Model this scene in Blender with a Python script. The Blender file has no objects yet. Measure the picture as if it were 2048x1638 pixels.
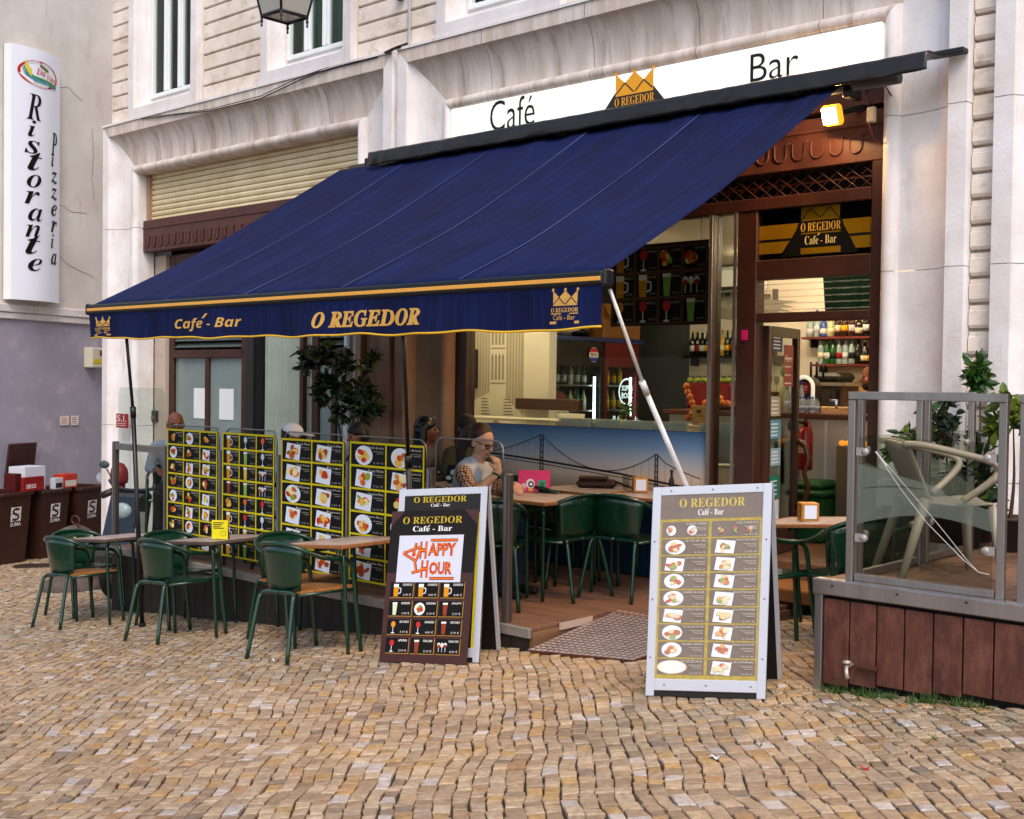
import bpy, bmesh, math, random
import numpy as np
from mathutils import Vector, Matrix, noise

sc = bpy.context.scene
COL = sc.collection
R = math.radians
random.seed(7)
V = Vector

# ---------------------------------------------------------------- camera
FPX, YAW, PIT, ROL, CZ = 2389.7, .73844, .02305, .012785, 1.628
_f = V((-math.sin(YAW) * math.cos(PIT), math.cos(YAW) * math.cos(PIT), -math.sin(PIT)))
_r = V((math.cos(YAW), math.sin(YAW), 0))
_u = _r.cross(_f)
_r2 = math.cos(ROL) * _r + math.sin(ROL) * _u
_u2 = -math.sin(ROL) * _r + math.cos(ROL) * _u
cam = bpy.data.cameras.new('camera')
camo = bpy.data.objects.new('camera', cam)
COL.objects.link(camo)
cam.sensor_width = 36
cam.lens = FPX / 2048 * 36
cam.clip_end = 500
cam.clip_start = .05
mw = Matrix((_r2, _u2, -_f)).transposed().to_4x4()
mw.translation = (0, 0, CZ)
camo.matrix_world = mw
sc.camera = camo

# ---------------------------------------------------------------- sky, sun, exposure
SUN_EL, SUN_AZ = R(50), R(130)          # azimuth measured from +y towards +x
w = bpy.data.worlds.new('World')
sc.world = w
w.use_nodes = True
nt = w.node_tree
bg = nt.nodes['Background']
sky = nt.nodes.new('ShaderNodeTexSky')
sky.sky_type = 'NISHITA'
sky.sun_disc = False
sky.sun_elevation = SUN_EL
sky.sun_rotation = SUN_AZ
sky.dust_density = 2.5
nt.links.new(sky.outputs[0], bg.inputs[0])
bg.inputs[1].default_value = .15
sl = bpy.data.lights.new('sun', 'SUN')
sl.energy = .9
sl.angle = R(28)
sl.color = (1, .92, .83)
so = bpy.data.objects.new('sun', sl)
COL.objects.link(so)
sd = V((math.sin(SUN_AZ) * math.cos(SUN_EL), math.cos(SUN_AZ) * math.cos(SUN_EL), math.sin(SUN_EL)))
so.rotation_euler = sd.to_track_quat('Z', 'Y').to_euler()
sc.view_settings.view_transform = 'Standard'
sc.view_settings.look = 'None'
sc.view_settings.gamma = 1
sc.view_settings.exposure = .85
sc.view_settings.use_curve_mapping = False
sc.cycles.max_bounces = 8
sc.cycles.transparent_max_bounces = 24
sc.cycles.transmission_bounces = 6
sc.cycles.use_denoising = True


# ---------------------------------------------------------------- pixel to place
def P(px, py, x=None, y=None, z=None):
    d = _r2 * ((px - 1024) / FPX) - _u2 * ((py - 819) / FPX) + _f
    if y is not None: t = y / d.y
    elif x is not None: t = x / d.x
    else: t = (z - CZ) / d.z
    return d * t + V((0, 0, CZ))


def gz(x, y=0):
    return .322 + .089 * x if x > -11 else -.657 + .065 * (x + 11)


SL = math.atan(.089)


# ---------------------------------------------------------------- materials
def C(h, k=1.):
    if not isinstance(h, str): return (*[a * k for a in h[:3]], 1)
    h = h.lstrip('#')
    o = []
    for i in (0, 2, 4):
        s = int(h[i:i + 2], 16) / 255
        o.append((s / 12.92 if s < .04045 else ((s + .055) / 1.055) ** 2.4) * k)
    return (*o, 1)


MC = {}


def M(name, col=None, rough=.6, metal=0., col2=None, ns=6., bump=0., bs=60., spec=.5, emit=None, es=1., trans=0., ior=1.45,
      alpha=1., coat=0., stretch=None, det=6., rng=(.35, .65), attr=None, rvar=0.):
    if name in MC: return MC[name]
    m = bpy.data.materials.new(name)
    m.use_nodes = True
    t = m.node_tree
    b = t.nodes['Principled BSDF']
    b.inputs['Roughness'].default_value = rough
    b.inputs['Metallic'].default_value = metal
    b.inputs['Specular IOR Level'].default_value = spec
    b.inputs['IOR'].default_value = ior
    b.inputs['Transmission Weight'].default_value = trans
    b.inputs['Alpha'].default_value = alpha
    b.inputs['Coat Weight'].default_value = coat
    b.inputs['Base Color'].default_value = C(col or (.5, .5, .5))
    if col2 or bump or rvar:
        tc = t.nodes.new('ShaderNodeTexCoord')
        mp = t.nodes.new('ShaderNodeMapping')
        t.links.new(tc.outputs['Object'], mp.inputs[0])
        if stretch: mp.inputs['Scale'].default_value = stretch
    if col2 or rvar:
        n = t.nodes.new('ShaderNodeTexNoise')
        n.inputs['Scale'].default_value = ns
        n.inputs['Detail'].default_value = det
        n.inputs['Roughness'].default_value = .62
        t.links.new(mp.outputs[0], n.inputs['Vector'])
        mr = t.nodes.new('ShaderNodeMapRange')
        mr.inputs['From Min'].default_value, mr.inputs['From Max'].default_value = rng
        t.links.new(n.outputs[0], mr.inputs[0])
    if col2:
        mx = t.nodes.new('ShaderNodeMix')
        mx.data_type = 'RGBA'
        mx.inputs[6].default_value = C(col)
        mx.inputs[7].default_value = C(col2)
        t.links.new(mr.outputs[0], mx.inputs[0])
        t.links.new(mx.outputs[2], b.inputs['Base Color'])
    if rvar:
        m2 = t.nodes.new('ShaderNodeMapRange')
        m2.inputs['To Min'].default_value, m2.inputs['To Max'].default_value = rough - rvar, rough + rvar
        t.links.new(n.outputs[0], m2.inputs[0])
        t.links.new(m2.outputs[0], b.inputs['Roughness'])
    if attr:
        a = t.nodes.new('ShaderNodeAttribute')
        a.attribute_name = attr
        if col2:
            mu = t.nodes.new('ShaderNodeMix')
            mu.data_type = 'RGBA'
            mu.blend_type = 'MULTIPLY'
            mu.inputs[0].default_value = 1
            t.links.new(mx.outputs[2], mu.inputs[6])
            t.links.new(a.outputs['Color'], mu.inputs[7])
            t.links.new(mu.outputs[2], b.inputs['Base Color'])
        else:
            t.links.new(a.outputs['Color'], b.inputs['Base Color'])
    if bump:
        n2 = t.nodes.new('ShaderNodeTexNoise')
        n2.inputs['Scale'].default_value = bs
        n2.inputs['Detail'].default_value = 8
        t.links.new(mp.outputs[0], n2.inputs['Vector'])
        bp = t.nodes.new('ShaderNodeBump')
        bp.inputs['Strength'].default_value = min(1, bump)
        bp.inputs['Distance'].default_value = .01
        t.links.new(n2.outputs[0], bp.inputs['Height'])
        t.links.new(bp.outputs[0], b.inputs['Normal'])
    if emit:
        b.inputs['Emission Color'].default_value = C(emit)
        b.inputs['Emission Strength'].default_value = es
    MC[name] = m
    return m


def stain(m, col, ns=(2, 2, .35), rng=(.52, .72), fac=.8, zr=None):
    """second colour layer: streaks of another colour over a material"""
    t = m.node_tree
    b = t.nodes['Principled BSDF']
    src = b.inputs['Base Color'].links[0].from_socket if b.inputs['Base Color'].links else None
    tc = t.nodes.new('ShaderNodeTexCoord')
    mp = t.nodes.new('ShaderNodeMapping')
    mp.inputs['Scale'].default_value = ns
    t.links.new(tc.outputs['Object'], mp.inputs[0])
    n = t.nodes.new('ShaderNodeTexNoise')
    n.inputs['Scale'].default_value = 3
    n.inputs['Detail'].default_value = 9
    n.inputs['Roughness'].default_value = .7
    t.links.new(mp.outputs[0], n.inputs['Vector'])
    mr = t.nodes.new('ShaderNodeMapRange')
    mr.inputs['From Min'].default_value, mr.inputs['From Max'].default_value = rng
    mr.inputs['To Max'].default_value = fac
    t.links.new(n.outputs[0], mr.inputs[0])
    mx = t.nodes.new('ShaderNodeMix')
    mx.data_type = 'RGBA'
    t.links.new(mr.outputs[0], mx.inputs[0])
    if src: t.links.new(src, mx.inputs[6])
    else: mx.inputs[6].default_value = b.inputs['Base Color'].default_value
    mx.inputs[7].default_value = C(col)
    t.links.new(mx.outputs[2], b.inputs['Base Color'])
    return m


def flat(h, rough=.45, es=0):
    """plain print / paint colour"""
    n = 'print_' + (h if isinstance(h, str) else '%.2f_%.2f_%.2f' % tuple(h)).lstrip('#') + ('_lit' if es else '')
    return M(n, h, max(rough, .55), emit=h if es else None, es=es, spec=.25)


# ---------------------------------------------------------------- mesh builder
OFF = {}


class MB:
    def __init__(s):
        s.v, s.f, s.m, s.sm, s.mats, s.c = [], [], [], [], [], []

    def mi(s, m):
        if isinstance(m, str): m = flat(m)
        if m not in s.mats: s.mats.append(m)
        return s.mats.index(m)

    def add(s, vs, fs, m, smooth=False, mat=None):
        o = len(s.v)
        s.v += [tuple(mat @ V(p)) if mat else tuple(p) for p in vs]
        k = s.mi(m)
        for f in fs:
            s.f.append([o + i for i in f]); s.m.append(k); s.sm.append(smooth)
        return s

    def box(s, x0, x1, y0, y1, z0, z1, m, mat=None, b=0.):
        if x0 > x1: x0, x1 = x1, x0
        if y0 > y1: y0, y1 = y1, y0
        if z0 > z1: z0, z1 = z1, z0
        b = min(b, (x1 - x0) * .45, (y1 - y0) * .45, (z1 - z0) * .45)
        if b <= 0:
            vs = [(x, y, z) for z in (z0, z1) for y in (y0, y1) for x in (x0, x1)]
            return s.add(vs, [(0, 2, 3, 1), (4, 5, 7, 6), (0, 1, 5, 4), (2, 6, 7, 3), (0, 4, 6, 2), (1, 3, 7, 5)], m, False, mat)
        X, Y, Z = (x0, x1), (y0, y1), (z0, z1)
        vs, ix = [], {}
        for i in (0, 1):
            for j in (0, 1):
                for k in (0, 1):
                    sx, sy, sz = (1 - 2 * i) * b, (1 - 2 * j) * b, (1 - 2 * k) * b
                    for a in range(3):
                        ix[i, j, k, a] = len(vs)
                        vs.append((X[i] + (0 if a == 0 else sx), Y[j] + (0 if a == 1 else sy), Z[k] + (0 if a == 2 else sz)))
        fs = []
        for i in (0, 1):
            q = [(i, 0, 0, 0), (i, 1, 0, 0), (i, 1, 1, 0), (i, 0, 1, 0)]
            fs.append([ix[t] for t in (q if i else q[::-1])])
            q = [(0, i, 0, 1), (1, i, 0, 1), (1, i, 1, 1), (0, i, 1, 1)]
            fs.append([ix[t] for t in (q[::-1] if i else q)])
            q = [(0, 0, i, 2), (1, 0, i, 2), (1, 1, i, 2), (0, 1, i, 2)]
            fs.append([ix[t] for t in (q if i else q[::-1])])
        for i in (0, 1):
            for j in (0, 1):
                f = [ix[i, j, 0, 0], ix[i, j, 0, 1], ix[i, j, 1, 1], ix[i, j, 1, 0]]
                fs.append(f if (i ^ j) == 1 else f[::-1])
                f = [ix[i, 0, j, 0], ix[i, 0, j, 2], ix[i, 1, j, 2], ix[i, 1, j, 0]]
                fs.append(f[::-1] if (i ^ j) == 1 else f)
                f = [ix[0, i, j, 1], ix[0, i, j, 2], ix[1, i, j, 2], ix[1, i, j, 1]]
                fs.append(f if (i ^ j) == 1 else f[::-1])
        for i in (0, 1):
            for j in (0, 1):
                for k in (0, 1):
                    f = [ix[i, j, k, a] for a in range(3)]
                    fs.append(f if (i + j + k) % 2 == 1 else f[::-1])
        return s.add(vs, fs, m, False, mat)

    def tube(s, path, r, m, n=8, closed=False, flatn=None, caps=True):
        path = [V(p) for p in path]
        N = len(path)
        rs = r if isinstance(r, (list, tuple)) else [r] * N
        vs = []
        up = None
        for i, p in enumerate(path):
            if closed: t = path[(i + 1) % N] - path[i - 1]
            else: t = path[min(i + 1, N - 1)] - path[max(i - 1, 0)]
            t.normalize()
            if up is None: up = t.orthogonal().normalized() if flatn is None else V(flatn)
            up = (up - t * up.dot(t))
            up = up.normalized() if up.length > 1e-6 else t.orthogonal().normalized()
            sd = t.cross(up)
            for k in range(n):
                a = 2 * math.pi * k / n
                vs.append(p + (up * math.cos(a) + sd * math.sin(a)) * rs[i])
        fs = []
        for i in range(N if closed else N - 1):
            for k in range(n):
                a, b_ = i * n + k, i * n + (k + 1) % n
                c, d = ((i + 1) % N) * n + (k + 1) % n, ((i + 1) % N) * n + k
                fs.append((a, b_, c, d))
        s.add(vs, fs, m, True)
        if not closed and caps:
            o = len(s.v) - len(vs)
            k = s.mi(m)
            s.f += [[o + i for i in range(n)][::-1], [o + (N - 1) * n + i for i in range(n)]]
            s.m += [k, k]; s.sm += [False, False]
        return s

    def cyl(s, p0, p1, r0, m, r1=None, n=12):
        return s.tube([p0, p1], [r0, r0 if r1 is None else r1], m, n)

    def lathe(s, prof, m, o=(0, 0, 0), n=16, mat=None, smooth=True):
        vs, fs = [], []
        for r, z in prof:
            for k in range(n):
                a = 2 * math.pi * k / n
                vs.append((o[0] + r * math.cos(a), o[1] + r * math.sin(a), o[2] + z))
        for i in range(len(prof) - 1):
            for k in range(n):
                fs.append((i * n + k, i * n + (k + 1) % n, (i + 1) * n + (k + 1) % n, (i + 1) * n + k))
        fs.append([k for k in range(n)][::-1])
        fs.append([(len(prof) - 1) * n + k for k in range(n)])
        return s.add(vs, fs, m, smooth, mat)

    def prism(s, poly, a, b, m, ax=1, mat=None):
        """2-d polygon extruded along axis ax from a to b"""
        n = len(poly)
        def q(u, v_, t): return ((t, u, v_), (u, t, v_), (u, v_, t))[ax]
        vs = [q(u, v_, a) for u, v_ in poly] + [q(u, v_, b) for u, v_ in poly]
        fs = [list(range(n)), list(range(n, 2 * n))[::-1]] + [(i, n + i, n + (i + 1) % n, (i + 1) % n) for i in range(n)]
        return s.add(vs, fs, m, False, mat)

    def grid(s, fn, nu, nv, m, smooth=True, thick=None):
        vs = [fn(i / nu, j / nv) for j in range(nv + 1) for i in range(nu + 1)]
        fs = [(j * (nu + 1) + i, j * (nu + 1) + i + 1, (j + 1) * (nu + 1) + i + 1, (j + 1) * (nu + 1) + i) for j in range(nv) for i in range(nu)]
        return s.add(vs, fs, m, smooth)

    def ball(s, c, r, m, n=12, mat=None):
        r = r if isinstance(r, (tuple, list)) else (r, r, r)
        vs, fs = [], []
        k = n // 2
        for j in range(1, k):
            a = math.pi * j / k
            for i in range(n):
                b_ = 2 * math.pi * i / n
                vs.append((c[0] + r[0] * math.sin(a) * math.cos(b_), c[1] + r[1] * math.sin(a) * math.sin(b_), c[2] + r[2] * math.cos(a)))
        vs += [(c[0], c[1], c[2] + r[2]), (c[0], c[1], c[2] - r[2])]
        T, B = len(vs) - 2, len(vs) - 1
        for j in range(k - 2):
            for i in range(n):
                fs.append((j * n + i, (j + 1) * n + i, (j + 1) * n + (i + 1) % n, j * n + (i + 1) % n))
        for i in range(n):
            fs.append((T, i, (i + 1) % n))
            fs.append((B, (k - 2) * n + (i + 1) % n, (k - 2) * n + i))
        return s.add(vs, fs, m, True, mat)

    def build(s, name, parent=None, off=True, cols=None):
        me = bpy.data.meshes.new(name)
        o = V(OFF.get(parent, (0, 0, 0))) if (parent is not None and off) else V((0, 0, 0))
        me.from_pydata([(p[0] - o.x, p[1] - o.y, p[2] - o.z) for p in s.v], [], s.f)
        for m in s.mats: me.materials.append(m)
        me.polygons.foreach_set('material_index', s.m)
        me.polygons.foreach_set('use_smooth', s.sm)
        if cols is not None:
            at = me.color_attributes.new('Col', 'FLOAT_COLOR', 'POINT')
            at.data.foreach_set('color', np.array(cols, 'f').ravel())
        me.update()
        ob = bpy.data.objects.new(name, me)
        COL.objects.link(ob)
        if parent is not None:
            ob.parent = parent
            OFF[ob] = OFF.get(parent, V((0, 0, 0))) if off else V((0, 0, 0))
        return ob


def tag(o, label, cat, group=None):
    o['label'] = label
    o['category'] = cat
    if group: o['group'] = group
    return o


def struct(o):
    o['kind'] = 'structure'
    return o


def stuff(o):
    o['kind'] = 'stuff'
    return o


def thing(name, label, cat, loc=(0, 0, 0), rz=0., group=None, ry=0.):
    """an Empty at the thing's base; its parts are built in its local coordinates unless OFF says otherwise"""
    e = bpy.data.objects.new(name, None)
    e.empty_display_size = .1
    COL.objects.link(e)
    e.location = loc
    e.rotation_euler = (0, ry, rz)
    OFF[e] = V((0, 0, 0))
    return tag(e, label, cat, group)


def wthing(name, label, cat, loc, group=None):
    """like thing(), parts given in world coordinates"""
    e = thing(name, label, cat, loc, 0, group)
    OFF[e] = V(loc)
    return e


def copy_tree(o, parent=None):
    c = o.copy()
    COL.objects.link(c)
    if parent is not None: c.parent = parent
    for ch in [k for k in KIDS.get(o, [])]:
        copy_tree(ch, c)
    return c


KIDS = {}


def index_kids(o):
    KIDS[o] = list(o.children)
    for k in o.children: index_kids(k)


def place(proto, loc, rz=0, label=None, ry=0., first=False, group=None):
    o = proto if first else copy_tree(proto)
    o.location = loc
    o.rotation_euler = (0, ry, rz)
    if label: o['label'] = label
    if group: o['group'] = group
    return o


# ---------------------------------------------------------------- prints and lettering
_bold = {}
for i in range(26):
    _bold[chr(65 + i)] = i
    _bold[chr(97 + i)] = 26 + i


def sty(t, base):
    return ''.join(chr(base + _bold[ch]) if ch in _bold else ch for ch in t)


SERIF, SITAL, SCRIPT, SANSB, SANSBI, SANSI = 0x1D400, 0x1D468, 0x1D4D0, 0x1D5D4, 0x1D63C, 0x1D608
TXT = {}


def text_mesh(body, off=0., res=2):
    k = (body, off, res)
    if k not in TXT:
        cu = bpy.data.curves.new('t', 'FONT')
        cu.body = body
        cu.resolution_u = res
        cu.offset = off
        ob = bpy.data.objects.new('t', cu)
        me = bpy.data.meshes.new_from_object(ob)
        TXT[k] = ([tuple(v.co) for v in me.vertices], [tuple(p.vertices) for p in me.polygons])
        bpy.data.objects.remove(ob)
        bpy.data.curves.remove(cu)
        bpy.data.meshes.remove(me)
    return TXT[k]


class FR:
    """a flat frame: origin, right, up; prints are stacked sheets .5 mm apart"""
    def __init__(s, o, ux, uy):
        s.o, s.x, s.y = V(o), V(ux).normalized(), V(uy).normalized()
        s.n = s.x.cross(s.y).normalized()

    def pt(s, u, v, l=0):
        return s.o + s.x * u + s.y * v + s.n * (l * .0006)

    def poly(s, mb, pts, m, l=1):
        a = sum(pts[i][0] * pts[(i + 1) % len(pts)][1] - pts[(i + 1) % len(pts)][0] * pts[i][1] for i in range(len(pts)))
        if a < 0: pts = pts[::-1]
        mb.add([s.pt(u, v, l) for u, v in pts], [list(range(len(pts)))], m)

    def rect(s, mb, u0, v0, u1, v1, m, l=1):
        s.poly(mb, [(u0, v0), (u1, v0), (u1, v1), (u0, v1)], m, l)

    def ell(s, mb, u, v, a, b, m, l=1, n=14, rot=0.):
        c, q = math.cos(rot), math.sin(rot)
        s.poly(mb, [(u + a * math.cos(t) * c - b * math.sin(t) * q, v + a * math.cos(t) * q + b * math.sin(t) * c) for t in [2 * math.pi * i / n for i in range(n)]], m, l)

    def line(s, mb, pts, w, m, l=1):
        for (a, b), (c, d) in zip(pts, pts[1:]):
            L = math.hypot(c - a, d - b) or 1
            nx, ny = -(d - b) / L * w / 2, (c - a) / L * w / 2
            s.poly(mb, [(a + nx, b + ny), (a - nx, b - ny), (c - nx, d - ny), (c + nx, d + ny)], m, l)

    def text(s, mb, body, u0, v0, u1, v1, m, l=2, off=0., res=2, shear=0., keep=False):
        vs, fs = text_mesh(body, off, res)
        if not vs: return
        x0, x1 = min(p[0] for p in vs), max(p[0] for p in vs)
        y0, y1 = min(p[1] for p in vs), max(p[1] for p in vs)
        sx, sy_ = (u1 - u0) / max(1e-6, x1 - x0), (v1 - v0) / max(1e-6, y1 - y0)
        if keep: sx = min(sx, sy_)
        out = []
        for p in vs:
            a, b = (p[0] - x0) * sx, (p[1] - y0) * sy_
            out.append(s.pt(u0 + a + shear * b, v0 + b, l))
        mb.add(out, fs, m)


class FS(FR):
    """a frame stretched sideways about u0"""
    def __init__(s, F, u0, k):
        s.F, s.u0, s.k = F, u0, k

    def pt(s, u, v, l=0):
        return s.F.pt(s.u0 + (u - s.u0) * s.k, v, l)


def cafe(F, mb, u0, v0, u1, v1, m, l, base=SERIF, off=0.):
    F.text(mb, sty('Cafe - Bar', base), u0, v0, u1, v1, m, l, off)
    w_, h = u1 - u0, v1 - v0
    F.poly(mb, [(u0 + w_ * .375, v0 + h * .82), (u0 + w_ * .415, v0 + h * 1.12), (u0 + w_ * .445, v0 + h * 1.08), (u0 + w_ * .39, v0 + h * .8)], m, l)

# ================================================================ materials of the place
STONE = M('limestone', '#e4dfde', .65, col2='#d2cac7', ns=2.2, bump=.25, bs=35)
stain(STONE, '#b59a82', (1.6, 1.6, .6), (.56, .78), .6)
stain(STONE, '#6e5a4a', (6, 6, .22), (.6, .8), .6)
stain(STONE, '#8f7258', (9, 9, 9), (.66, .74), .5)
PIERLIT = M('lamp_warmed_pier_stone', '#a98468', .75, col2='#94705a', ns=2, bump=.3, bs=30)  # pier limestone with the flood light's warm tint painted into its colour
stain(PIERLIT, '#6d4c3a', (3, 3, .4), (.56, .8), .5)
COVE = M('weathered_limestone', '#d6cbc4', .75, col2='#b9a899', ns=2, bump=.3, bs=30, stretch=(3, 1, .5))
stain(COVE, '#6a513f', (3.5, 2, .3), (.53, .76), .75)
stain(COVE, '#2e2620', (1.1, 1, .5), (.64, .8), .7)
COURSE = M('sandstone_course', '#e6dbd0', .8, col2='#d2c2b2', ns=3, bump=.35, bs=45)
stain(COURSE, '#7a5f45', (2, 2, 2.5), (.54, .76), .7)
stain(COURSE, '#5d4936', (10, 10, 4), (.62, .76), .55)
PLASTER = M('old_plaster', '#e0dbd6', .85, col2='#cfc8c2', ns=1.2, bump=.3, bs=12)
stain(PLASTER, '#a08a76', (.8, .8, .3), (.56, .82), .5)
stain(PLASTER, '#6d5a4a', (4, 4, .3), (.62, .8), .45)
MAUVE = M('mauve_paint', '#a19dae', .8, col2='#93909f', ns=1.5, bump=.12, bs=25)
stain(MAUVE, '#b9aab4', (.7, .7, .9), (.55, .66), .6)
stain(MAUVE, '#77727f', (3, 3, .4), (.58, .8), .5)
BROWN = M('brown_metal', '#3f2118', .42, col2='#331a12', ns=5, bump=.05, bs=80)
BEAM = M('brown_painted_steel', '#512c25', .5, col2='#44241e', ns=4, bump=.1, bs=30)
stain(BEAM, '#a8897c', (14, 14, .8), (.66, .8), .5)
CREAM = M('cream_shutter', '#d9c9a4', .5, col2='#cbb98f', ns=3)
stain(CREAM, '#8d7346', (3, 3, .6), (.6, .85), .6)
PVC = M('white_frame_plastic', '#e4e8e8', .3)
GLASS = M('window_glass', '#ffffff', .02, trans=1., ior=1.45)


def glassmat(name, tint, a):
    """thin pane: mostly see-through with a mirror film"""
    m = bpy.data.materials.new(name)
    m.use_nodes = True
    t = m.node_tree
    t.nodes.remove(t.nodes['Principled BSDF'])
    out = t.nodes['Material Output']
    tr = t.nodes.new('ShaderNodeBsdfTransparent')
    tr.inputs[0].default_value = C(tint)
    gl = t.nodes.new('ShaderNodeBsdfGlossy')
    gl.inputs['Roughness'].default_value = .02
    fr = t.nodes.new('ShaderNodeFresnel')
    fr.inputs[0].default_value = a
    mx = t.nodes.new('ShaderNodeMixShader')
    ge = t.nodes.new('ShaderNodeNewGeometry')
    mu = t.nodes.new('ShaderNodeMath')
    mu.operation = 'SUBTRACT'
    mu.use_clamp = True
    t.links.new(fr.outputs[0], mu.inputs[0])
    t.links.new(ge.outputs['Backfacing'], mu.inputs[1])
    t.links.new(mu.outputs[0], mx.inputs[0])
    t.links.new(tr.outputs[0], mx.inputs[1])
    t.links.new(gl.outputs[0], mx.inputs[2])
    t.links.new(mx.outputs[0], out.inputs[0])
    return m


PANE = glassmat('thin_pane', '#eef4f2', 1.28)
PANEG = glassmat('terrace_glass', '#eaeee8', 1.3)
WPANE = glassmat('upper_pane', '#c9d6d2', 1.45)
STEEL = M('brushed_steel', '#a8a19d', .33, .85, col2='#938b87', ns=8, stretch=(1, 1, .15), rvar=.1)
DARKST = M('weathered_steel', '#57504c', .45, .7, col2='#6d645e', ns=6, stretch=(1, 1, .2))
BLACK = M('black_metal', '#0b0b0c', .4)
RUBBER = M('black_rubber', '#0a0a0a', .8)
WHITEW = M('white_wall_paint', '#d8d2c4', .8, col2='#cfc8b8', ns=2)
GREYW = M('grey_wall_paint', '#4a4d4e', .7)
GREEN = M('green_enamel', '#07311f', .25, col2='#062a1b', ns=5, coat=.4, rvar=.08)
stain(GREEN, '#2c4a38', (9, 9, 9), (.62, .72), .5)
GREEN2 = M('green_plastic', '#0c4a22', .45)
SLAT = M('tabletop_slats', '#b5a49c', .32, col2='#96837a', ns=4, stretch=(1, 6, 6), bump=.1)
SLATE = M('tabletop_edge_wood', '#9a6238', .5, col2='#7c4c2a', ns=5, stretch=(1, 6, 6))
SEATW = M('seat_wood', '#a5692f', .4, col2='#8a5526', ns=4, stretch=(1, 8, 1), bump=.05)
PLANK = M('deck_plank', '#7d5a45', .6, col2='#5f4233', ns=3, stretch=(.35, 5, 5), bump=.3, bs=25)
stain(PLANK, '#96705a', (.6, 6, 2), (.5, .75), .6)
FASC = M('red_brown_board', '#562c21', .55, col2='#45221a', ns=3, stretch=(4, 4, .6), bump=.25, bs=25)
stain(FASC, '#8f5d49', (5, 5, 2), (.45, .85), .6)
stain(FASC, '#a89488', (30, 30, 30), (.7, .76), .7)
DARKB = M('dark_fascia_board', '#1c1613', .7, col2='#2a211c', ns=4, stretch=(4, 4, .5))
NAVY = M('navy_canvas', '#071340', .8, col2='#050d30', ns=2.5, bump=.12, bs=400, spec=.2)
stain(NAVY, '#1c2c68', (9, .2, .2), (.5, .8), .55)  # lighter streaks painted in for the light along the canvas wrinkles
stain(NAVY, '#8a90a8', (26, 26, 26), (.735, .76), .6)
GOLD = M('gold_print', '#d2a24c', .5, col2='#c39240', ns=40)
AMBER = M('amber_print', '#e09a10', .5)

# ================================================================ the ground
def lmat():
    return M('joint_sand', '#2e2319', .95, col2='#4a3828', ns=2.5, bump=.4, bs=80)


gm = MB()
xs = [-120, -60, -30, -22] + [-20 + i * .5 for i in range(45)] + [4, 8, 14, 30, 80]
ys = [-80, -40, -15, -6, -2, 0, 2, 4, 6, 8, 10, 13, 20, 40, 100]
def gzz(x): return gz(max(-22, min(3, x)))
gm.add([(x, y, gzz(x) - .014) for y in ys for x in xs], [(j * len(xs) + i, j * len(xs) + i + 1, (j + 1) * len(xs) + i + 1, (j + 1) * len(xs) + i) for j in range(len(ys) - 1) for i in range(len(xs) - 1)], lmat())
ground = struct(gm.build('ground'))

COB = M('cobble_stone', '#ffffff', .55, col2='#d8d0c8', ns=30, bump=.7, bs=60, attr='Col', rvar=.12)
fd, rd = V((-.6731, .7395)), V((.7395, .6731))
def clear(x, y):
    if y > 5.93 and -10.58 < x < -5.2: return False
    if y > 6.75 and -5.3 < x < -4.42: return False
    if y > 5.83 and -5.22 < x < -4.28: return False
    if x > -2.97 and y > 5.66: return False
    if y > 7.98 and x > -14.6: return False
    if x < -17.25 - .387 * (y - 8) + .05: return False
    return y < 10.4
rc = random.Random(3)
stones = []
pal = ['#b59c80', '#bca489', '#af967b', '#bea88f', '#aa9176', '#b9a28a', '#c2aa8a', '#a48b70', '#c5ae90', '#ba9d7c']
tcol = -12.
cols_t = [tcol]
while tcol < 9:
    tcol += rc.uniform(.058, .078)
    cols_t.append(tcol)
def wob(s, t):
    return .09 * noise.noise(V((s * .55, t * .35, 1.7))) + .04 * noise.noise(V((s * 2.6, t * 1.2, 5.1))) + .05 * math.sin(s * .5 + t * .12)
for i in range(len(cols_t) - 1):
    t0, t1 = cols_t[i], cols_t[i + 1]
    s = 2.6 + rc.random() * .1
    ja = [rc.uniform(-.006, .006), rc.uniform(-.006, .006)]
    while s < 21.5:
        L = rc.choice((rc.uniform(.055, .08), rc.uniform(.07, .1), rc.uniform(.09, .125)))
        if abs((t0 + t1) / 2) < .5 * s + .9:
            sm_ = s + L / 2
            c = fd * sm_ + rd * ((t0 + t1) / 2 + wob(sm_, t0))
            if clear(c.x, c.y):
                g = rc.uniform(.002, .0045)
                jb = [rc.uniform(-.007, .007), rc.uniform(-.007, .007)]
                cr = []
                for (ss, tt, jj, gs, gt) in ((s, t0, ja[0], g, g), (s, t1, ja[1], g, -g), (s + L, t1, jb[1], -g, -g), (s + L, t0, jb[0], -g, g)):
                    sk = ss + jj + gs + .012 * noise.noise(V((ss * 7, tt * 5, 2)))
                    p = fd * sk + rd * (tt + wob(ss, tt) + gt + rc.uniform(-.006, .006))
                    cr.append(p)
                cc = C(rc.choice(pal))
                q = rc.random()
                if q < .03: cc = C('#b59068')
                elif q < .08: cc = C('#c9beb6')
                elif q < .16: cc = C('#bd9a6a')
                elif q < .18: cc = C('#93806f')
                pn = noise.noise(V((c.x * .5, c.y * .5, 3.3)))
                k = rc.uniform(.72, .97) * (1 + .18 * pn)
                warm = .985 + .07 * noise.noise(V((c.x * .35, c.y * .35, 9)))
                stones.append((c, cr, (cc[0] * k * warm, cc[1] * k, cc[2] * k / warm, 1), rc.uniform(-.004, .004), (rc.uniform(-.05, .05), rc.uniform(-.05, .05)), rc.uniform(.003, .005)))
                ja = jb
        s += L
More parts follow.
